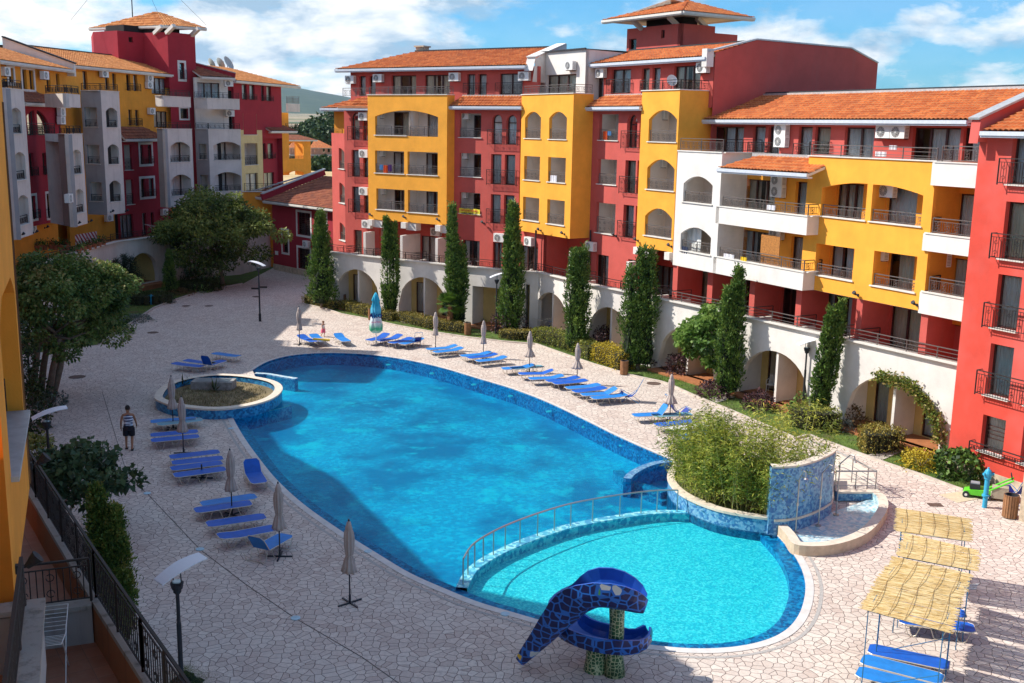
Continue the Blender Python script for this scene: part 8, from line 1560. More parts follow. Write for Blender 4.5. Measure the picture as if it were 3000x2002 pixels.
# lawn mower
LM = G(2870, 1450); lm = thing('lawn_mower', 'bright green lawn mower with black engine beside the blue hydrant', 'lawn mower', (LM.x, LM.y, 0)); LIME = plain('lime green plastic', (.12, .62, .03), .4); ax_ = (G(2920, 1452) - G(2835, 1440)).normalized(); ax_.z = 0; ay_ = Vector((-ax_.y, ax_.x, 0)); m0_ = G(2862, 1456) + Vector((0, 0, .0))
mb = MB(); pts_ = [(-.48, .12), (-.45, .24), (-.2, .30), (.25, .34), (.45, .28), (.45, .12)]
for sg in (-.24, .24): P_ = [m0_ + ax_ * x + ay_ * sg + Vector((0, 0, z)) for x, z in pts_]; i = len(mb.v); mb.v += [tuple(p) for p in P_]; mb.f.append(tuple(range(i, i + len(P_))))
for (x, z), (x2, z2) in zip(pts_[:-1], pts_[1:]): mb.face(m0_ + ax_ * x - ay_ * .24 + Vector((0, 0, z)), m0_ + ax_ * x2 - ay_ * .24 + Vector((0, 0, z2)), m0_ + ax_ * x2 + ay_ * .24 + Vector((0, 0, z2)), m0_ + ax_ * x + ay_ * .24 + Vector((0, 0, z)))
mb.build('deck', LIME, lm); mb = MB(); mb.box(m0_ - ax_ * .1 + Vector((0, 0, .42)), .36, .34, .2, ax_, ay_); mb.build('engine', BLK, lm); mb = MB(); mb.box(m0_ - ax_ * .1 + Vector((0, 0, .535)), .30, .28, .04, ax_, ay_); mb.build('engine_cover', plain('grey cover', (.3, .33, .36), .4), lm); mb = MB(); mb.box(m0_ + ax_ * .75 + Vector((0, 0, .30)), .55, .42, .4, ax_, ay_); mb.build('grass_box', plain('beige grass box', (.42, .36, .27), .8), lm)
for a in (-.38, .34):
 for b in (-.27, .27): c = m0_ + ax_ * a + ay_ * b + Vector((0, 0, .12)); w_ = MB(); w_.tube([c - ay_ * .03, c + ay_ * .03], .12, 14); wo = w_.build('wheel', BLK, lm); w_ = MB(); w_.tube([c - ay_ * .036, c + ay_ * .036], .05, 10); w_.build('hub', PLA, wo)
mb = MB(); mb.tube([m0_ + ax_ * .3 + ay_ * .2 + Vector((0, 0, .3)), m0_ + ax_ * 1.15 + ay_ * .2 + Vector((0, 0, .85)), m0_ + ax_ * 1.15 - ay_ * .2 + Vector((0, 0, .85)), m0_ + ax_ * .3 - ay_ * .2 + Vector((0, 0, .3))], .035, 6); mb.build('handle', LIME, lm); mb = MB(); mb.tube([m0_ + ax_ * 1.1 + ay_ * .15 + Vector((0, 0, .85)), m0_ + ax_ * 1.05 + ay_ * .12 + Vector((0, 0, 1.05)), m0_ + ax_ * 1.05 - ay_ * .12 + Vector((0, 0, 1.05)), m0_ + ax_ * 1.1 - ay_ * .15 + Vector((0, 0, .85))], .02, 6); mb.build('grip', BLK, lm)
# folding deck chairs
def deckchair(px, py, yaw, label, sc=1., lay=.25):
 p = G(px, py); t = thing('folding_chair', label, 'folding chair', (p.x, p.y, 0), 'blue folding deck chairs'); A = Vector((math.cos(yaw), math.sin(yaw), 0)) * sc; S_ = Vector((-A.y, A.x, 0)); Zv = Vector((0, 0, sc)); fr = MB(); BT = plain('blue tube', (.01, .20, .50), .4)
 for s_ in (-.28, .28): fr.tube([p + A * .45 + S_ * s_, p - A * .25 + S_ * s_ + Zv * .55, p - A * .55 + S_ * s_ + Zv * 1.15], .013, 5); fr.tube([p - A * .4 + S_ * s_, p + A * .4 + S_ * s_ + Zv * .45, p + A * .55 + S_ * s_ + Zv * .5], .013, 5)
 for q in (A * .45, -A * .4, -A * .55 + Zv * 1.15, A * .55 + Zv * .5): fr.tube([p + q - S_ * .28, p + q + S_ * .28], .013, 5)
 fr.build('frame', BT, t); mb = MB(); prof_ = [(.52, .48), (.25, .30 - lay * .2), (-.05, .30), (-.28, .55), (-.38, .78)]
 for (x, z), (x2, z2) in zip(prof_[:-1], prof_[1:]): mb.face(p + A * x - S_ * .24 + Zv * z, p + A * x2 - S_ * .24 + Zv * z2, p + A * x2 + S_ * .24 + Zv * z2, p + A * x + S_ * .24 + Zv * z)
 mb.build('seat_cloth', BL['dark'], t)
deckchair(1849, 1177, 2.9, 'open blue folding chair with sagging cloth at the end of the lounger row'); deckchair(1985, 1228, .3, 'blue folding chair behind the sixth parasol'); deckchair(1222, 1015, 1.9, 'folded blue chair lying beside two blue loungers', .8); deckchair(2690, 1276, 2.4, 'blue folding chair standing in the shade of the last arch', .85); deckchair(2975, 1470, 2.0, 'blue folding chair leaning at the stone pier by the bin', .95); deckchair(1618, 975, 1.2, 'blue folding chair inside the arch beside the drying rack', .7)
# reed mats on thin frames
def reed():
 m, t, b = newmat('reed matting'); g = t.nodes.new('ShaderNodeNewGeometry'); mp = t.nodes.new('ShaderNodeMapping'); mp.inputs['Rotation'].default_value = (0, 0, R(24)); mp.inputs['Scale'].default_value = (1, 1, 1); t.links.new(g.outputs['Position'], mp.inputs[0]); mq = t.nodes.new('ShaderNodeMapping'); mq.inputs['Scale'].default_value = (2.2, 45, 1); t.links.new(mp.outputs[0], mq.inputs[0]); n = t.nodes.new('ShaderNodeTexNoise'); n.inputs['Scale'].default_value = 1; n.inputs['Detail'].default_value = 4; t.links.new(mq.outputs[0], n.inputs[0])
 t.links.new(rampn(t, n.outputs[0], [(.34, (.30, .17, .05)), (.47, (.66, .46, .18)), (.62, (.82, .68, .40))]), b.inputs['Base Color']); b.inputs['Roughness'].default_value = .8; bumpn(t, b, n.outputs[0], .6, .02); return m
REED = reed(); POT_ = plain('tan string', (.28, .18, .08), .9); FRB = plain('thin blue frame', (.03, .16, .30), .5, .3)
for k, (c4, z, dens, lb) in enumerate(((((2636, 1490), (2835, 1520), (2838, 1586), (2631, 1556)), 2.0, 1., 'farthest reed mat shelter nearest the mosaic basin'), (((2655, 1563), (2858, 1611), (2853, 1672), (2637, 1630)), 2.05, .55, 'second reed mat shelter with sparse ragged bleached canes'), (((2628, 1632), (2836, 1680), (2805, 1752), (2574, 1703)), 2.1, .8, 'third reed mat shelter overlapping the nearest one'), (((2576, 1704), (2806, 1755), (2775, 1852), (2530, 1786)), 2.15, 1.1, 'nearest reed mat shelter over bright blue loungers'))):
 c = [G(*q, z) for q in c4]; t = thing('reed_shelter', lb, 'sunshade', (c[3].x, c[3].y, 0), 'reed mat sunshades'); rs = random.Random(k); mb = MB(); n = int(130 * dens) if k != 1 else 75
 for i in range(n):
  v = (i + rs.random() * .6) / n; a, b = c[0].lerp(c[3], v), c[1].lerp(c[2], v); d = (b - a).normalized(); a, b = a - d * rs.uniform(.0, .14), b + d * rs.uniform(0, .14); sag = -.05 * math.sin(math.pi * v); dz = Vector((0, 0, sag + rs.uniform(-.008, .008))); wv = (c[3] - c[0]).length / n * rs.uniform(.8, 1.25); mb.bar(a + dz + (c[3] - c[0]).normalized() * 0, b + dz + Vector((rs.uniform(-.03, .03), rs.uniform(-.03, .03), 0)), wv, .012)
 mb.build('reed_mat', REED, t); mb = MB()
 for f in (.1, .3, .5, .7, .9): a, b = c[0].lerp(c[1], f), c[3].lerp(c[2], f); mb.bar(a + Vector((0, 0, .012)), b + Vector((0, 0, .012)), .012, .006)
 mb.build('binding_string', POT_, t)
 for i in range(4): q = c[i] + (c[(i + 2) % 4] - c[i]) * .05; mb = MB(); mb.tube([(q.x, q.y, 0), (q.x, q.y, z - .03)], .013, 5); mb.build('leg', FRB, t)
 mb = MB(); q = [x + (c[(i + 2) % 4] - x) * .05 - Vector((0, 0, .05)) for i, x in enumerate(c)]
 for i in range(4): mb.tube([q[i], q[(i + 1) % 4]], .012, 5)
 mb.build('frame', FRB, t); mb = MB(); mb.tube([q[2] - Vector((0, 0, z * .5)), q[3] - Vector((0, 0, z * .9))], .012, 5); mb.build('brace', FRB, t)
# slide
def scales(name, bg_, cell, sc=6.5, spots=True, ln=.09):
 m, t, b = newmat(name); g = t.nodes.new('ShaderNodeNewGeometry'); e = t.nodes.new('ShaderNodeTexVoronoi'); e.feature = 'DISTANCE_TO_EDGE'; e.inputs['Scale'].default_value = sc; e.inputs['Randomness'].default_value = .55; v = t.nodes.new('ShaderNodeTexVoronoi'); v.inputs['Scale'].default_value = sc; v.inputs['Randomness'].default_value = .55
 for x in (e, v): t.links.new(g.outputs['Position'], x.inputs['Vector'])
 s = t.nodes.new('ShaderNodeSeparateColor'); t.links.new(v.outputs['Color'], s.inputs[0]); c = rampn(t, s.outputs[1], [(0, cell), (.94, (.55, .05, .03)), (.955, (.75, .50, .05)), (.97, (.08, .32, .06)), (.985, (.6, .62, .6))], True) if spots else rampn(t, s.outputs[1], [(0, cell), (1, tuple(x * 1.8 for x in cell))])
 t.links.new(mixn(t, rampn(t, e.outputs['Distance'], [(ln * .7, 1.), (ln, 0.)]), c, bg_), b.inputs['Base Color']); b.inputs['Roughness'].default_value = .3; return m
SCB = scales('scaled blue fibreglass', (.02, .15, .55), (.008, .014, .09), 4.6); SMB = plain('smooth blue fibreglass', (.015, .09, .42), .3, 0, .1); CAC = scales('green scaled post', (.42, .46, .26), (.02, .07, .025), 11, False, .1)
sb = G(1505, 1962); sl = thing('water_slide', 'blue scaled childrens water slide curling round a green tree like post', 'slide', (sb.x, sb.y, 0))
post = G(1800, 1975); top_z = 2.35
def chute(path, wd, hs, name, mat, inner, thick=.06):
 """swept open channel: outer skin (scaled) and inner skin (smooth)"""
 mo, mi, ml = MB(), MB(), MB(); rows = []
 for k, (p, w_, h_) in enumerate(path):
  a, b = path[max(0, k - 1)][0], path[min(len(path) - 1, k + 1)][0]; d = (b - a).normalized(); S_ = d.cross(Vector((0, 0, 1))).normalized(); U = S_.cross(d); prof_ = [(-1.0, 1.0), (-1.02, .55), (-.85, .12), (-.45, -.08), (0, -.12), (.45, -.08), (.85, .12), (1.02, .55), (1.0, 1.0)]
  rows.append(([p + S_ * x * w_ + U * z * h_ for x, z in prof_], [p + S_ * x * (w_ - thick) + U * ((z * (h_ - thick) + thick) if abs(x) < .99 else z * h_) for x, z in prof_]))
 for (o1_, i1), (o2_, i2) in zip(rows[:-1], rows[1:]):
  for j in range(8): mo.face(o1_[j], o2_[j], o2_[j + 1], o1_[j + 1]); mi.face(i1[j], i2[j], i2[j + 1], i1[j + 1])
  for j in (0, 8): ml.face(o1_[j], o2_[j], i2[j], i1[j])
 for o_, i_ in (rows[0], rows[-1]):
  for j in range(8): ml.face(o_[j], o_[j + 1], i_[j + 1], i_[j])
 o = mo.build(name, mat, sl, True); mi.build('inner_surface', inner, o, True); ml.build('rim', inner, o)
e_ = G(1865, 1760, 2.25); t_ = G(1720, 1745, 2.3)
foot = sb + Vector((.25, .15, .08)); pk = G(1760, 1765, 2.15); ne = G(1885, 1790, 2.0)
pth = cat_rom([Vector(foot), foot.lerp(pk, .33) + Vector((0, 0, .05)), foot.lerp(pk, .68) + Vector((0, 0, .12)), pk + Vector((0, 0, .02)), ne], 5, False)
chute([(p, (.12 + .36 * min(1, (k / (len(pth) - 1)) * 2.2)) * (1 - .6 * max(0, (k / (len(pth) - 1) - .78) / .22) ** 2), (.22 + .44 * min(1, (k / (len(pth) - 1)) * 2.0)) * (1 - .45 * max(0, (k / (len(pth) - 1) - .8) / .2) ** 2)) for k, p in enumerate(pth)], .5, .5, 'stair_body', SCB, SMB)
cc_ = Vector((post.x, post.y, 0)) + Vector((-.1, 1.0, 0)); hp_ = []
for k in range(22): a = R(75) + k / 21 * R(262); hp_.append(cc_ + Vector((math.cos(a) * 1.1, math.sin(a) * .85, 1.15 - .72 * (k / 21) ** .7 + (.35 * max(0, (k - 17) / 4) ** 2))))
chute([(p, .44 * (1 - .75 * max(0, (k - 16) / 5) ** 2), .46 * (1 - .4 * max(0, (k - 17) / 4))) for k, p in enumerate(hp_)], .4, .4, 'chute', SCB, SMB)
mb = MB(); mb.tube([post, post + Vector((0, 0, .5)), post + Vector((.02, .05, 1.3)), post + Vector((0, .1, 2.0))], [.27, .20, .18, .20], 14); mb.build('post', CAC, sl, True); st2 = G(1745, 1962); mb = MB(); mb.tube([st2, st2 + Vector((0, 0, .35)), st2 + Vector((0, .02, .72))], [.30, .25, .24], 14); mb.build('stump', CAC, sl); mb = MB(); mb.lathe([(.235, .722), (.05, .73)], (st2.x, st2.y + .02, 0), 14); mb.build('stump_top', plain('red stump top', (.35, .08, .06), .5), sl)
# manholes, cover plates, drains and small deck lights
MH = plain('rusty manhole', (.14, .09, .07), .8, .3, .2); LBT = plain('pale blue drain tile', (.40, .58, .66), .5)
for px, py, r_, lb in ((226, 1105, .42, 'round rusty manhole cover beside the maple'), (448, 975, .35, 'small dark drain cover on the shaded court, left one'), (545, 897, .3, 'small dark drain cover on the far court near the curb'), (612, 897, .3, 'small dark drain cover on the far court right of its twin'), (750, 870, .3, 'thin dark drain cover behind the far lamp'), (1915, 1124, .38, 'round manhole in front of the lawn corner')): p = G(px, py); t = MB(); t.lathe([(r_, .006), (r_, .012)], tuple(p), 20); tag(t.build('manhole_cover', MH), lb, 'manhole cover', 'manhole covers in the court')
for (px, py), lb in (((342, 1313), 'near the walking man'), ((431, 1446), 'left of the tight lounger row'), ((586, 1610), 'behind the nearest lamp head'), ((866, 1812), 'left of the nearest parasol'), ((677, 1256), 'at the pool corner by the planter'), ((1079, 1616), 'at the pool edge above the nearest parasol'), ((1480, 1800), 'at the pool edge left of the slide')): p = G(px, py); t = MB(); t.lathe([(.13, .005), (.13, .02), (.09, .024)], tuple(p), 16); tag(t.build('floor_drain', LBT), 'small pale round floor drain ' + lb, 'floor drain', 'pale drains set in the paving')
p = G(2740, 1480); t = MB(); t.box(p + Vector((0, 0, .008)), .5, .35, .012); tag(t.build('drain_grate', MH), 'rusty square drain grate beyond the reed mats', 'drain'); ring_poly([G2(*q) for q in ((2750, 1450), (2805, 1474), (2868, 1462), (2822, 1440))], [], .01, 'plywood_sheet', plain('sandy board', (.60, .50, .34), .85), None); tag(bpy.data.objects['plywood_sheet'], 'flat sandy board lying on the paving before the mower', 'board')
mb = MB(); jl = [G(*q, .007) for q in ((300, 1150), (375, 1400), (431, 1446), (586, 1610), (720, 1712), (866, 1812), (1060, 1925), (1180, 2010))]
for a, b in zip(jl[:-1], jl[1:]): mb.bar(a, b, .022, .006)
o = mb.build('expansion_joint', plain('joint', (.15, .12, .11), .9)); o['kind'] = 'structure'
# white plastic tables and chairs, pots, racks
def pchair(p, yaw, label, sc=1.):
 t = thing('plastic_chair', label, 'chair', tuple(p), 'white plastic chairs'); p = Vector(p); A = Vector((math.cos(yaw), math.sin(yaw), 0)) * sc; S_ = Vector((-A.y, A.x, 0)); Zv = Vector((0, 0, sc)); mb = MB(); mb.bar(p - A * .22 + Zv * .42, p + A * .22 + Zv * .42, .44 * sc, .03); mb.build('seat', PLA, t); mb = MB(); [mb.bar(p - A * .22 + S_ * x + Zv * .42, p - A * .30 + S_ * x + Zv * .85, .05 * sc, .02) for x in (-.16, -.08, 0, .08, .16)]; mb.tube([p - A * .22 - S_ * .22 + Zv * .42, p - A * .32 - S_ * .18 + Zv * .88, p - A * .32 + S_ * .18 + Zv * .88, p - A * .22 + S_ * .22 + Zv * .42], .02, 5); mb.build('backrest', PLA, t)
 for x in (-.2, .2):
  for y in (-.2, .2): mb = MB(); mb.tube([p + A * x + S_ * y + Zv * .42, p + A * x * 1.15 + S_ * y * 1.15], .02, 5); mb.build('leg', PLA, t)
 for y in (-.24, .24): mb = MB(); mb.tube([p - A * .24 + S_ * y + Zv * .65, p + A * .2 + S_ * y + Zv * .64, p + A * .22 + S_ * y + Zv * .42], .018, 5); mb.build('armrest', PLA, t)
def ptable(p, label, r_=.42):
 p = Vector(p); t = thing('plastic_table', label, 'table', tuple(p), 'white plastic tables'); mb = MB(); mb.lathe([(r_, .70), (r_, .73)], tuple(p), 18); mb.build('table_top', PLA, t); [(lambda m_: (m_.tube([p + Vector((math.cos(a) * .3, math.sin(a) * .3, 0)), p + Vector((math.cos(a + 3) * .2, math.sin(a + 3) * .2, .7))], .02, 5), m_.build('leg', PLA, t)))(MB()) for a in (.5, 2.1, 3.6, 5.2)]
q = G(1222, 905, .13); ptable(q, 'round white table inside the second arch'); pchair(q + Vector((-.7, -.2, 0)), 0., 'white chair left of the table inside the second arch'); pchair(q + Vector((.1, .75, 0)), -1.5, 'white chair behind the table inside the second arch'); pchair(q + Vector((.8, .3, 0)), 3.3, 'white chair right of the table inside the second arch')
q = G(2260, 1150, .13); pchair(q, 4.2, 'single white chair inside the arch left of the leaning cypress')
tz = lambda px, py: G(px, py, FZ); q = tz(1410, 795); ptable(q, 'white table on the terrace above the rectangular opening'); pchair(q + Vector((-.9, .1, 0)), 0, 'white chair left of the terrace table between two cypresses'); pchair(q + Vector((.9, -.1, 0)), 3.1, 'white chair right of the terrace table between two cypresses')
q = tz(2478, 985); pchair(q, 1.2, 'white chair under towels on the near terrace', 1.1); q = tz(2455, 975); pchair(q, 1.6, 'second white chair pushed to the wall on the near terrace', 1.1)
q = G(2075, 452, 11.5);
def rack(p, label, sc=1., mat=PLA, yaw=0.):
 p = Vector(p); t = thing('drying_rack', label, 'drying rack', tuple(p), 'folding laundry racks'); A = Vector((math.cos(yaw), math.sin(yaw), 0)) * sc; S_ = Vector((-A.y, A.x, 0)); Zv = Vector((0, 0, sc))
 m1 = MB()
 for s_ in (-.28, .28): m1.tube([p - A * .4 + S_ * s_, p + A * .4 + S_ * s_ + Zv * .85], .012, 5); m1.tube([p + A * .4 + S_ * s_, p - A * .4 + S_ * s_ + Zv * .85], .012, 5)
 m1.build('legs', mat, t)
 for sg in (-1, 1):
  m2 = MB(); a = p + A * .0 * sg + Zv * .85; b = p + A * sg * .85 + Zv * 1.05; m2.tube([a - S_ * .3, b - S_ * .3, b + S_ * .3, a + S_ * .3], .011, 5)
  for k in range(1, 7): c = a.lerp(b, k / 7); m2.tube([c - S_ * .3, c + S_ * .3], .005, 4)
  m2.build('wing', mat, t)
q = tz(2248, 925); rack(q, 'white drying rack on the terrace above the large fig cypress', 1., PLA, .5); rack(G(150, 1985, 3.3), 'white folding drying rack on the near tiled terrace', .95, PLA, 1.9); rack(G(453, 690, 3.6), 'small white drying rack on the left terrace by the red wall', .9, PLA, .4); rack(G(1595, 975, .13), 'grey drying rack with clothes inside the arch under the third cypress', .9, ALU, .5)
POT = plain('terracotta pot', (.42, .13, .06), .8)
for k, px in enumerate((105, 118, 132, 150, 163, 180, 197, 232, 248, 262, 277, 291, 303)):
 py = 742 - (px - 232) * .30 if px >= 232 else 733 + (px < 120) * 2; z = 3.95; p = G(px, py, z); t = thing('potted_plant', ('red flowering plant in a terracotta pot on the left terrace ledge, %s along the row' % ('first', 'second', 'third', 'fourth', 'fifth', 'sixth', 'seventh', 'eighth', 'ninth', 'tenth', 'eleventh', 'twelfth', 'last')[k]), 'potted plant', tuple(p), 'terracotta flower pots'); mb = MB(); mb.lathe([(.14, 0), (.2, .3), (.22, .3), (.22, .36)], tuple(p), 12); mb.build('pot', POT, t); rs = np.random.RandomState(k); P = rs.normal(size=(90, 3)) * .14 + np.array([0, 0, .5]); leafobj('foliage', leaf_mesh(P, rs.normal(size=(90, 3)), .13, .6, k), GRN if k % 3 else leafmat('red blooms', [(.03, .08, .02), (.08, .14, .03), (.5, .03, .03)], .2), t)
def cloth(pl, u0, u1, z0, z1, d, mat, label, cat='towel', name='towel', ph=0.):
 mb = MB(); n = 10
 for k in range(n):
  def c(i, z): u = u0 + (u1 - u0) * i / n; return pl.at(u, z, d + .03 * math.sin(i * 1.7 + ph))
  mb.face(c(k, z0), c(k + 1, z0), c(k + 1, z1), c(k, z1))
 o = mb.build(name, mat); return tag(o, label, cat)
def stripes():
 m, t, b = newmat('red white stripes'); g = t.nodes.new('ShaderNodeTexCoord'); wv = t.nodes.new('ShaderNodeTexWave'); wv.bands_direction = 'DIAGONAL'; wv.inputs['Scale'].default_value = 1.3; t.links.new(g.outputs['Object'], wv.inputs[0]); t.links.new(rampn(t, wv.outputs[1], [(0., (.62, .58, .56)), (.5, (.35, .03, .04))], True), b.inputs['Base Color']); return m
LT = PL(G2(218, 720, 3.9), G2(283, 708, 3.9)); cloth(LT, 0, LT.len, 3.9, 4.7, .1, stripes(), 'red and white striped cloth screen on the left terrace', 'screen', 'striped_screen')
TW_ = {'o': plain('orange towel', (.70, .10, .02), .9), 'b': plain('light blue towel', (.12, .30, .55), .9), 'v': plain('purple towel', (.12, .04, .18), .9), 'w': plain('white towel', (.75, .72, .74), .9), 'n': plain('dark clothes', (.03, .04, .08), .9), 'y': plain('yellow cloth', (.85, .55, .02), .8)}
for pl, q, c, lb in ((P1, b6(423, 608, 450, 650), 'b', 'light blue towel on the rail of the left middle yellow loggia'), (P1, b6(453, 612, 485, 672), 'o', 'orange towel on the rail of the left middle yellow loggia'), (P1, b6(488, 607, 515, 660), 'v', 'purple towel beside the orange one on the yellow loggia rail'), (P2, q6(730, 285, 806, 385), 'w', 'white printed towel on the right middle opening of the narrow yellow bay'), (X2, q5(1420, 1052, 1470, 1165), 'o', 'orange towel on the upper red loggia rail'), (X2, q5(1478, 1052, 1522, 1110), 'b', 'blue towel on the upper red loggia rail'), (W, w3(765, 862, 890, 940), 'w', 'white towel on the lower long balcony rail'), (W, w3(985, 905, 1058, 970), 'y', 'bright yellow cloth on the lower long balcony'), (W, w3(213, 765, 285, 870), 'n', 'dark trousers hanging at the lower white arched loggia'), (T4, w2(865, 870, 1000, 940), 'w', 'white towel on the top terrace below two air conditioners'), (T4, w2(1048, 790, 1140, 850), 'w', 'small white cloth hanging from the hook under the paired air conditioners'), (W, w3(1330, 225, 1430, 300), 'w', 'white shirt on the upper long balcony')):
 u_a, z1_ = pl.hit(q[0], q[1]); u_b, z0_ = pl.hit(q[2], q[3]); cloth(pl, u_a, u_b, z0_, z1_, .0 if pl is not T4 else .6, TW_[c], lb)
sk = PL(W.at(W.u(*w3(1200, 700)), 0, -.25), W.at(W.u(*w3(1600, 760)), 0, -.25), W.n); mb = vbox(sk, 0, sk.len * .62, 6.5, 8.15, 0, -.03); tag(mb.build('reed_screen', plain('brown reed screen', (.40, .16, .035), .9, 0, .35, 14, .6)), 'tall brown reed screen on the lower long white balcony', 'screen'); c0 = W.off(-.5); cloth(c0, c0.u(*w3(275, 600)), c0.u(*w3(465, 600)), 6.5, c0.z(*w3(370, 505)) - .1, 0, CURT[0], 'white curtain blowing in the lower white arched loggia', 'curtain', 'loose_curtain')
tp_ = tz(2388, 958); t = thing('closed_parasol', 'small closed navy parasol on the near red terrace behind the leaning cypress', 'parasol', tuple(tp_)); mb = MB(); mb.tube([tp_, tp_ + Vector((0, 0, 2.0))], .02, 6); mb.build('pole', PLA, t); mb = MB(); mb.lathe([(.02, 2.05), (.1, 1.7), (.2, 1.1), (.28, .75)], tuple(tp_), 20, lambda k, j, a, z: 1 + .15 * math.cos(6 * a)); mb.build('canopy', plain('navy cloth', (.03, .06, .2), .8), t)
tw = G(2790, 1550, 1.1); mb = MB(); nb_ = G(2835, 1720, .75); mb.box(nb_, .5, .4, .02, Vector((.8, -.5, .3)).normalized(), Vector((.5, .8, 0)).normalized(), Vector((0, 0, 1))); tag(mb.build('newspaper', plain('printed paper', (.5, .52, .55), .8, 0, .5, 30)), 'printed paper lying on the lounger between reed mats', 'newspaper')
mb = MB(); yt = G(940, 1000, .5); mb.bar(yt + Vector((-.5, .2, .08)), yt + Vector((.5, .25, .02)), .55, .03); tag(mb.build('towel', BL['yellow']), 'yellow towel spread on the lounger beside the child', 'towel')
# people
def skin_fig(name, verts, edges, radii, mat, parent, lvl=2):
 me = bpy.data.meshes.new(name); me.from_pydata(verts, edges, []); o = bpy.data.objects.new(name, me); scene.collection.objects.link(o); m = o.modifiers.new('s', 'SKIN'); sv = me.skin_vertices[0].data
 for i, r_ in enumerate(radii): sv[i].radius = r_ if isinstance(r_, tuple) else (r_, r_); sv[i].use_root = (i == 0)
 s2 = o.modifiers.new('d', 'SUBSURF'); s2.levels = s2.render_levels = lvl; dg = bpy.context.evaluated_depsgraph_get(); dg.update(); m2 = bpy.data.meshes.new_from_object(o.evaluated_get(dg)); bpy.data.objects.remove(o); m2.shade_smooth(); m2.materials.append(mat); o = bpy.data.objects.new(name, m2); scene.collection.objects.link(o); o.parent = parent; return o
SKN = plain('tanned skin', (.36, .17, .09), .55, 0, .06); SKC = plain('child skin', (.50, .26, .16), .55, 0, .06)
def person(loc, yaw, h, label, child=False):
 """walks towards its own +y; joints in metres for a height of 1.78"""
 t = thing('person', label, 'person', loc); t.rotation_euler = (0, 0, yaw); k = h / 1.78; t.scale = (k, k, k)
 V = [(0, 0, .96), (0, .01, 1.12), (0, .02, 1.30), (0, .01, 1.42), (0, .02, 1.50), (0, .035, 1.58), (0, .045, 1.66), (0, .035, 1.73),
         (-.11, 0, .92), (-.12, .13, .52), (-.12, .02, .14), (-.12, .06, .05), (-.12, .19, .03),
         (.11, 0, .92), (.12, .02, .50), (.12, -.20, .15), (.12, -.25, .09), (.12, -.18, -.0 + .03),
         (-.20, .0, 1.42), (-.27, -.06, 1.14), (-.29, .04, .90), (-.29, .07, .82), (.20, .0, 1.42), (.27, .08, 1.15), (.29, .20, .94), (.29, .23, .87)]
 E = [(0, 1), (1, 2), (2, 3), (3, 4), (4, 5), (5, 6), (6, 7), (0, 8), (8, 9), (9, 10), (10, 11), (11, 12), (0, 13), (13, 14), (14, 15), (15, 16), (16, 17), (3, 18), (18, 19), (19, 20), (20, 21), (3, 22), (22, 23), (23, 24), (24, 25)]
 Rr = [(.155, .115), (.145, .10), (.18, .115), (.12, .085), .055, (.075, .085), (.083, .10), (.06, .07), .095, .062, .042, .045, .035, .095, .062, .042, .045, .035, .062, .042, .030, .036, .062, .042, .030, .036]
 if child: Rr = [r_ if isinstance(r_, tuple) else r_ * 1.05 for r_ in Rr]; Rr[5] = (.105, .115); Rr[6] = (.12, .135); Rr[7] = (.09, .10)
 b = skin_fig('body', V, E, Rr, SKC if child else SKN, t)
 for s_, w_ in ((-1, Vector((-.29, .075, .80))), (1, Vector((.29, .235, .85)))):     # fingers and thumb
  F_, FE, FR = [], [], []
  for i in range(4): x = (-.024 + .016 * i); b0 = len(F_); L_ = (.060, .075, .080, .065)[i]; F_ += [tuple(w_ + Vector((0, x, .005))), tuple(w_ + Vector((-s_ * .008, x, -.035))), tuple(w_ + Vector((-s_ * .028, x, -L_)))]; FE += [(b0, b0 + 1), (b0 + 1, b0 + 2)]; FR += [.010, .009, .007]
  for i in range(3): FE.append((3 * i, 3 * i + 3))
  b0 = len(F_); F_ += [tuple(w_ + Vector((0, .04, .0))), tuple(w_ + Vector((-s_ * .02, .058, -.03)))]; FE += [(9, b0), (b0, b0 + 1)]; FR += [.010, .008]; skin_fig('hand', F_, FE, FR, SKC if child else SKN, t, 1)
 hair = MB(); hz2 = 1.70 if not child else 1.72; hr_ = .092 if not child else .135
 hair.lathe([(hr_ * .75, hz2 - .07 + (.03 if child else 0)), (hr_ * 1.02, hz2 - .02), (hr_ * 1.04, hz2 + .03), (hr_ * .8, hz2 + .085), (hr_ * .3, hz2 + .115), (.005, hz2 + .12)], (0, .028 if not child else .02, 0), 16, lambda k_, j, a, z: 1 + .03 * math.sin(j * 3 + k_)); hair.build('hair', plain('dark short hair' if not child else 'light brown hair', (.02, .014, .012) if not child else (.22, .11, .05), .8), t, True)
 fc = MB(); zf = 1.655; yf = .045 + (.095 if not child else .13); fc.lathe([(.012, -.02), (.017, 0), (.008, .03)], (0, yf + .012, zf - .01), 8); fc.build('nose', SKC if child else SKN, t)
 for x in (-.032, .032): e = MB(); e.lathe([(.003, -.008), (.010, 0), (.003, .008)], (x, yf - .005, zf + .02), 8); e.build('eye', BLK, t)
 for x in (-.088, .088): e = MB(); e.lathe([(.01, -.03), (.018, 0), (.012, .03)], (x * (1 if not child else 1.35), .04, zf), 8); e.build('ear', SKC if child else SKN, t)
 mo = MB(); mo.bar((-.022, yf - .004, zf - .05), (.022, yf - .004, zf - .05), .01, .008); mo.build('mouth', plain('lips', (.3, .08, .07), .6), t); return t
def shell(t, name, prof, mat, n=24, cy=0., sq=.72, cx=0.):
 mb = MB(); mb.lathe([(r_, z) for r_, z in prof], (0, 0, 0), n, lambda k_, j, a, z: 1 + .03 * math.sin(a * 5 + z * 20)); mb.v = [(x + cx, y * sq + cy, z) for x, y, z in mb.v]; mb.f = mb.f[:-2]; return mb.build(name, mat, t, True)
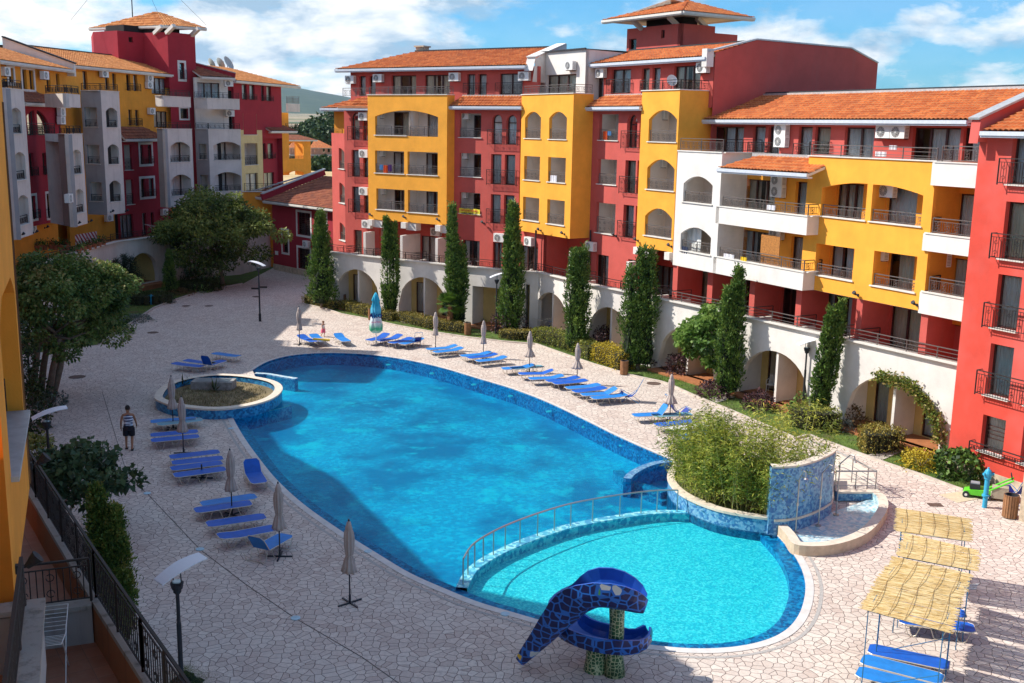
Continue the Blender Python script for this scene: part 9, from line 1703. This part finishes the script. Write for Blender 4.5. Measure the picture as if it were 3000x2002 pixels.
def printed():
 m, t, b = newmat('printed tank top'); g = t.nodes.new('ShaderNodeTexCoord'); mp = t.nodes.new('ShaderNodeMapping'); mp.inputs['Scale'].default_value = (1.2, 1.2, 14); t.links.new(g.outputs['Object'], mp.inputs[0]); n = t.nodes.new('ShaderNodeTexNoise'); n.inputs['Scale'].default_value = 1.6; n.inputs['Detail'].default_value = 5; t.links.new(mp.outputs[0], n.inputs[0]); t.links.new(rampn(t, n.outputs[0], [(.47, (.72, .78, .88)), (.53, (.05, .06, .13))]), b.inputs['Base Color']); b.inputs['Roughness'].default_value = .9; return m
pm = G(380, 1316); m_ = person((pm.x, pm.y, 0), R(14), 1.79, 'man walking away in a white and navy patterned tank top, black shorts and sandals')
shell(m_, 'tank_top', [(.185, .90), (.18, 1.0), (.165, 1.12), (.195, 1.28), (.19, 1.37), (.13, 1.44), (.085, 1.455)], printed(), cy=.012); DKS = plain('black shorts', (.012, .012, .02), .9); shell(m_, 'shorts', [(.12, .56), (.122, .7), (.115, .88)], DKS, cx=-.115, cy=.05, sq=1.); shell(m_, 'shorts', [(.12, .56), (.122, .7), (.115, .88)], DKS, cx=.115, cy=.01, sq=1.); shell(m_, 'shorts', [(.21, .80), (.205, .93), (.185, .99)], DKS, sq=.75)
for x, y, z in ((-.12, .10, .012), (.12, -.20, .04)): mb = MB(); mb.box((x, y, z), .10, .27, .03); mb.v = [(a + m_.location.x, b + m_.location.y, c) for a, b, c in mb.v]; mb.build('sandal', DKS, m_)
pc = G(947, 987); c_ = person((pc.x, pc.y, 0), R(-120), .98, 'small child in a white top and pink skirt standing behind the blue loungers', True)
shell(c_, 'top', [(.17, .92), (.16, 1.1), (.19, 1.3), (.14, 1.42), (.09, 1.45)], plain('white top', (.75, .73, .72), .9)); shell(c_, 'skirt', [(.30, .50), (.26, .7), (.18, .96)], plain('pink skirt', (.72, .12, .22), .9), sq=.9)
for t in (m_, c_):
 for ch in t.children:
  if ch.name.split('.')[0] in ('tank_top', 'shorts', 'top', 'skirt', 'hair', 'nose', 'eye', 'ear', 'mouth'):
   for v in ch.data.vertices: v.co += Vector(t.location)
for ch in m_.children:
 if ch.name.startswith('sandal'): pass
# air between here and the hills
hm = bpy.data.materials.new('haze'); hm.use_nodes = True; t = hm.node_tree; t.nodes.clear(); o = t.nodes.new('ShaderNodeOutputMaterial'); v = t.nodes.new('ShaderNodeVolumePrincipled'); v.inputs['Color'].default_value = (.45, .68, .98, 1); v.inputs['Density'].default_value = 3e-5; v.inputs['Anisotropy'].default_value = .2; t.links.new(v.outputs[0], o.inputs['Volume'])
mb = MB(); mb.box((0, 4600, 172), 20000, 9800, 350); o = mb.build('haze', hm); o['kind'] = 'stuff'
